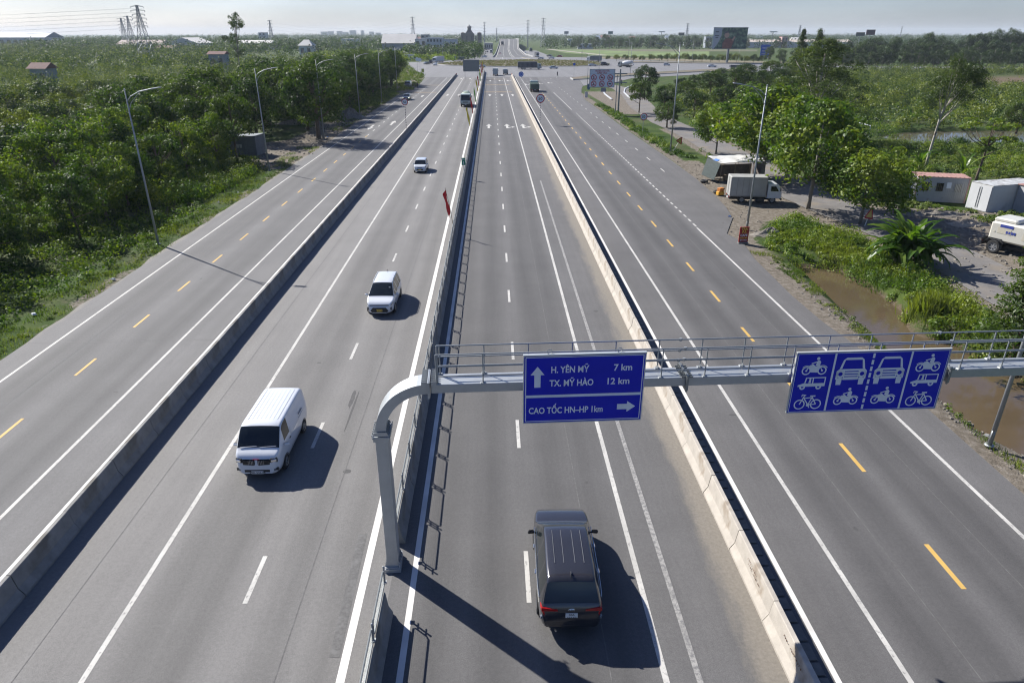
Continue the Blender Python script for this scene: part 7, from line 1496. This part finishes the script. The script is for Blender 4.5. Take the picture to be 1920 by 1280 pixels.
building("apartment_block", "grey block behind the long warehouse", 789, 804, 66, 1000, 14, m_bg, m_bg, (2, 3)); building("factory_hall", "white flat hall behind trees left of the warehouse", 640, 668, 74, 900, 30, m_bw, m_bp, (0, 0)); building("factory_hall", "blue roofed factory beyond the green field", 1122, 1142, 76, 1100, 40, m_bb, m_bb, (3, 1)); building("factory_hall", "reddish roofed hall beyond the green field", 1128, 1145, 71.5, 1300, 40, m_bg, m_br, (0, 0), 'gable', rh=4)
building("house", "pink town house right of the billboard on the horizon", 1467, 1478, 70, 900, 10, mat("pink_wall", (.45, .30, .27), .8), m_br, (2, 2)); building("house", "blue grey house left of the big billboard", 1324, 1337, 70, 900, 10, m_bg, m_bg, (2, 2)); building("factory_hall", "long low white hall behind the eucalyptus on the right horizon", 1400, 1600, 79.5, 900, 30, m_bw, mat("far_tan_roof", (.45, .38, .32), .8), (0, 0), 'gable', rh=2.5); building("house", "white house on the horizon right of the pink one", 1540, 1552, 74, 1000, 10, m_bw, m_br, (1, 2))
building("guard_house", "low white building in the trees beyond the green field", 1084, 1112, 83.5, 850, 12, m_bw, m_bw, (3, 1)); building("shop_row", "row of low shops left of the far road", 908, 924, 82, 800, 12, m_bg, m_bp, (4, 1))
# distant city in the haze
for i, (x0, x1, yt) in enumerate(((601, 613, 60), (615, 624, 59.5), (631, 640, 59), (642, 652, 61), (655, 666, 57.5), (676, 681, 58), (692, 700, 60), (704, 713, 62))):
    building("tower_block", "pale tower block of the distant city in the haze on the left", x0, x1, yt, 4200, 30, m_bg, m_bg, (0, 0)).__setitem__('group', "distant city towers")
g = G(91)
for i in range(30):
    px = g.uniform(600, 900) if i < 10 else g.uniform(1050, 1560); w_ = g.uniform(5, 13); building("house", "small pale building among the trees along the horizon", px, px + w_, 72 + g.uniform(-2, 3.5), g.uniform(1000, 1700), 14, m_bw if i % 3 else m_bg, (m_br, m_bp, m_bb)[i % 3], (2, 1), 'gable' if i % 2 else 'flat', rh=3)['group'] = "small buildings on the horizon"
# church
ch0 = far(880, 70, 900); ch = thing("church", "grey domed church rising above the trees beside the far road", "church", (ch0[0], 900, 0)); k9 = 900 / ray(880, 70)[1] * 1.0
ux = lambda px: far(px, 70, 900)[0] - ch0[0]; uz = lambda py: far(880, py, 900)[2]
b = MB(); b.box((0, 6, uz(63) / 2), (ux(890) - ux(872), 16, uz(63))); b.build("nave", m_stone, ch)
b = MB(); b.box((0, 6, (uz(63) + uz(60)) / 2), (9.5, 12, uz(60) - uz(63)), taper=(.8, .8)); b.box((0, 6, (uz(60) + uz(57)) / 2), (6.6, 8, uz(57) - uz(60)), taper=(.75, .75)); b.cyl((0, 6, uz(57)), (0, 6, uz(52)), 2.3, 2.2, 12); b.build("tower", m_stone, ch); b = MB(); pr = [(2.8, uz(52)), (2.9, uz(51)), (2.1, uz(49.6)), (.9, uz(48.4)), (.25, uz(47.4))]
for (r0, z0), (r1, z1) in zip(pr, pr[1:]): b.cyl((0, 6, z0), (0, 6, z1), r0, r1, 14, False)
b.cyl((0, 6, uz(48)), (0, 6, uz(46)), .25, n=5); b.build("dome", mat("church_dome", (.15, .15, .15), .8), ch)
for px, top in ((868, 62), (899, 62)): b = MB(); b.box((ux(px), 2, uz(top) / 2), (5, 5, uz(top))); b.cyl((ux(px), 2, uz(top)), (ux(px), 2, uz(top - 1.5)), 2.6, .2, 8); b.build("side_tower", m_stone, ch)
b = MB()
for x in (-8, -3, 3, 8): b.box((x, -2.05, uz(72) ), (1.6, .12, 5))
b.build("window", m_bd, ch)
# ---------------------------------------------------------------- pylons, masts, billboards
m_py = mat("pylon_steel", (.20, .22, .25), .6, .3)
def pylon(label, px, pyt, d, wbase=7, arms=4, tk=.17, leanx=0, group=None, pole=False):
    p = far(px, pyt, d); H = p[2]; th = thing("mast" if pole else "pylon", label, "mast" if pole else "pylon", (p[0], d, -.1)); b = MB()
    if pole: b.tube([(0, 0, 0), (0, 0, H)], [tk * 3, tk * 1.6], 8); zs = []
    else:
        nL = 9; hw = lambda z: max(.55, wbase / 2 * (1 - z / H) ** 1.25 + .35); zs = [H * (1 - (1 - i / nL) ** 1.35) for i in range(nL + 1)]
        for i in range(nL):
            z0, z1 = zs[i], zs[i + 1]; a, c = hw(z0), hw(z1)
            for sx, sy in ((-1, -1), (1, -1), (1, 1), (-1, 1)): b.cyl((sx * a, sy * a, z0), (sx * c, sy * c, z1), tk, n=4, cap=False)
            for (s0, s1) in (((-1, -1), (1, -1)), ((1, -1), (1, 1)), ((1, 1), (-1, 1)), ((-1, 1), (-1, -1))):
                b.cyl((s0[0] * a, s0[1] * a, z0), (s1[0] * c, s1[1] * c, z1), tk * .62, n=3, cap=False); b.cyl((s1[0] * a, s1[1] * a, z0), (s0[0] * c, s0[1] * c, z1), tk * .62, n=3, cap=False); b.cyl((s0[0] * c, s0[1] * c, z1), (s1[0] * c, s1[1] * c, z1), tk * .55, n=3, cap=False)
    b.build("lattice" if not pole else "pole", m_py, th)
    for k in range(arms):
        z = H * (.62 + .36 * k / max(1, arms - 1)); w = (3.6 - .4 * (k % 2)) * (wbase / 7) * (.55 if pole else 1); b = MB()
        for s in (-1, 1): b.cyl((0, 0, z + .6), (s * w, 0, z), tk * .7, n=4); b.cyl((0, 0, z - .4), (s * w, 0, z), tk * .6, n=4); b.cyl((s * w, 0, z), (s * w, 0, z - 1.2), tk * .9, n=4)
        b.build("cross_arm", m_py, th)
    return th, H
PY = [pylon("tallest lattice pylon on the left horizon, nearest of three", 256, 10, 520, 9, 6, .20), pylon("lattice pylon of the three on the left, middle one", 238, 30, 760, 8, 5, .2), pylon("faint lattice pylon leftmost of the three on the left", 226, 34, 820, 8, 5, .2)]
for lb, px, py, d, pole in (("lattice pylon left of the white house behind the orchard", 505, 38, 1000, 0), ("lattice pylon behind the pale warehouse", 773, 32, 1000, 0), ("lattice pylon right of the overpass", 1019, 34, 1000, 0), ("thin transmission pole left of the far road", 908, 42, 1000, 1), ("transmission pole right of the overpass", 990, 38, 900, 1), ("slim lattice mast right of the small billboards on the horizon", 1290, 44, 1400, 0), ("faint lattice mast behind the pointed treetops", 1501, 48, 1500, 0), ("thin pole far behind the overpass crest", 931, 53, 1500, 1), ("faint mast over the right tree belt", 1692, 50, 1600, 1)): pylon(lb, px, py, d, 6, 4, .22 if d < 1200 else .3, pole=bool(pole))
wb = MB(); P0 = Vector((PY[0][0].location.x, 520, 0)); H0 = PY[0][1]
for k in range(6):
    z = H0 * (.62 + .36 * k / 5) - 1.2
    for s in (-1, 1):
        a = P0 + Vector((s * 4.2, 0, z)); c = Vector((-760, 470, z - 6 + s)); n = 14; pts = [a.lerp(c, i / n) - Vector((0, 0, 7 * math.sin(math.pi * i / n))) for i in range(n + 1)]; wb.tube(pts, .035, 3, False)
tag(wb.build("power_lines", m_py), "thin power lines running left from the tallest pylon", "power lines")
wb = MB()
PX = [(505, 38), (773, 32), (1019, 34), (1290, 44)]
for z_ in (0, -4, -8):
    for (x0, y0), (x1, y1) in zip(PX, PX[1:]):
        a, c = Vector(far(x0, y0, 1000)) + Vector((0, 0, z_ - 3)), Vector(far(x1, y1 + (6 if x1 > 1200 else 0), 1000)) + Vector((0, 0, z_ - 3)); wb.tube([a.lerp(c, i / 12) - Vector((0, 0, 9 * math.sin(math.pi * i / 12))) for i in range(13)], .045, 3, False)
tag(wb.build("power_lines", m_py), "faint power lines strung between the far pylons over the horizon", "power lines")
def billboard(label, px0, px1, py0, py1, d, face, base_py=None, skew=0, border=True):
    a, c = far(px0, py0, d), far(px1, py1, d); w, h = c[0] - a[0], a[2] - c[2]; th = thing("billboard", label, "billboard", (a[0], d, -.1)); z0 = c[2] + .1
    b = MB(); b.box((w / 2, .15, z0 + h / 2), (w, .5, h)); b.build("panel", face, th); b = MB(); b.cyl((w / 2, .6, 0), (w / 2, .6, z0 + h * .5), max(.35, w * .035), n=10); b.build("post", m_galv_d, th)
    return th, w, h, z0
fm = bpy.data.materials.new("foliage_print"); fm.use_nodes = True; N = fm.node_tree.nodes; Lk = fm.node_tree.links; n_ = N.new("ShaderNodeTexNoise"); n_.inputs["Scale"].default_value = .55; n_.inputs["Detail"].default_value = 7; tc_ = N.new("ShaderNodeTexCoord"); Lk.new(tc_.outputs["Object"], n_.inputs["Vector"]); cr_ = N.new("ShaderNodeValToRGB"); e_ = cr_.color_ramp.elements; e_[0].position = .38; e_[0].color = (.012, .03, .035, 1); e_[1].position = .68; e_[1].color = (.22, .30, .20, 1); q_ = e_.new(.5); q_.color = (.03, .09, .06, 1); Lk.new(n_.outputs["Fac"], cr_.inputs[0]); Lk.new(cr_.outputs[0], N["Principled BSDF"].inputs["Base Color"])
bbd, bw_, bh_, bz = billboard("large billboard showing a woman in red among green leaves, beyond the right fields", 1339, 1398, 52, 92, 430, fm)
b = MB(); b.flat([(0, bz), (bw_ * .05, bz), (bw_ * .17, bz + bh_ * .3), (bw_ * .24, bz + bh_ * .62), (bw_ * .25, bz + bh_), (0, bz + bh_)], -.11); b.build("pale_print", mat("print_pale", (.30, .34, .38), .6), bbd)
b = MB(); b.flat([(bw_ * .30, bz + .02), (bw_ * .56, bz + .02), (bw_ * .62, bz + bh_ * .4), (bw_ * .50, bz + bh_ * .5), (bw_ * .36, bz + bh_ * .48), (bw_ * .29, bz + bh_ * .25)], -.115); b.build("red_print", mat("print_red", (.16, .06, .05), .7, var=.4, scale=.8), bbd)
b = MB(); b.disc((bw_ * .40, bz + bh_ * .64), bh_ * .13, -.125, 16); b.flat([(bw_ * .60, bz + bh_ * .36), (bw_ * .66, bz + bh_ * .55), (bw_ * .63, bz + bh_ * .6), (bw_ * .55, bz + bh_ * .42)], -.12); b.build("face_print", mat("print_skin", (.38, .25, .19), .7), bbd)
b = MB(); b.flat([(bw_ * .30, bz + bh_ * .70), (bw_ * .46, bz + bh_ * .78), (bw_ * .42, bz + bh_ * .84), (bw_ * .34, bz + bh_ * .82)], -.13); b.build("hat_print", mat("print_dark", (.06, .07, .09), .7), bbd)
b = MB()
for zz, ww in ((.62, .12), (.53, .08), (.80, .10)): b.box((bw_ * .11, -.13, bz + bh_ * zz), (bw_ * ww, .01, bh_ * .045))
b.build("print_lines", m_bd, bbd)
b = MB()
for a in ((bw_ / 2, 0, bz + bh_, bw_ + .3, .7, .22), (bw_ / 2, 0, bz, bw_ + .3, .7, .2)): b.box(a[:3], a[3:])
b.build("frame", m_galv, bbd)
for lb, a, d_, f_ in (("small bluish billboard on the horizon right of the overpass pylon", (1058, 1066, 59, 64), 1100, m_bb), ("small teal billboard above the trees beyond the field", (1140.5, 1149, 59, 64.5), 1100, mat("print_teal", (.10, .18, .20), .6)), ("white topped billboard frame left of the dark one on the horizon", (1235, 1246.5, 59, 61), 1000, m_bw), ("dark billboard above the far trees left of the lattice mast", (1272.5, 1283, 61.5, 66.5), 900, m_bd), ("wide low billboard frame right of the big billboard", (1443, 1457.5, 59, 61), 700, m_bw), ("dark billboard half hidden by the right tree belt", (1606, 1621, 61, 68), 620, m_bd), ("tilted dark red billboard above the right tree belt", (1625.5, 1640, 56, 66), 600, mat("print_darkred", (.12, .07, .09), .6))): billboard(lb, *a, d_, f_)
# stone wall along the left field
b = MB(); P = [far(600, 97.2, 560), far(700, 96.5, 580), far(850, 98, 560)]
for a, c in zip(P, P[1:]): b.box(((a[0] + c[0]) / 2, a[1], 1.1), (c[0] - a[0], .4, 2.2))
tag(b.build("boundary_wall", m_bw), "long pale boundary wall in front of the warehouse", "wall")

# ---------------------------------------------------------------- haze
hz = bpy.data.materials.new("haze"); hz.use_nodes = True; N = hz.node_tree.nodes; N.clear(); v = N.new("ShaderNodeVolumePrincipled"); v.inputs["Color"].default_value = (.80, .88, .96, 1); v.inputs["Density"].default_value = HAZE_D; v.inputs["Anisotropy"].default_value = .1; out = N.new("ShaderNodeOutputMaterial"); hz.node_tree.links.new(v.outputs[0], out.inputs["Volume"])
b = MB(); b.box((0, 4300, 33), (14600, 9800, 74)); o = b.build("haze", hz); tag(o, kind='stuff'); o.display_type = 'WIRE'
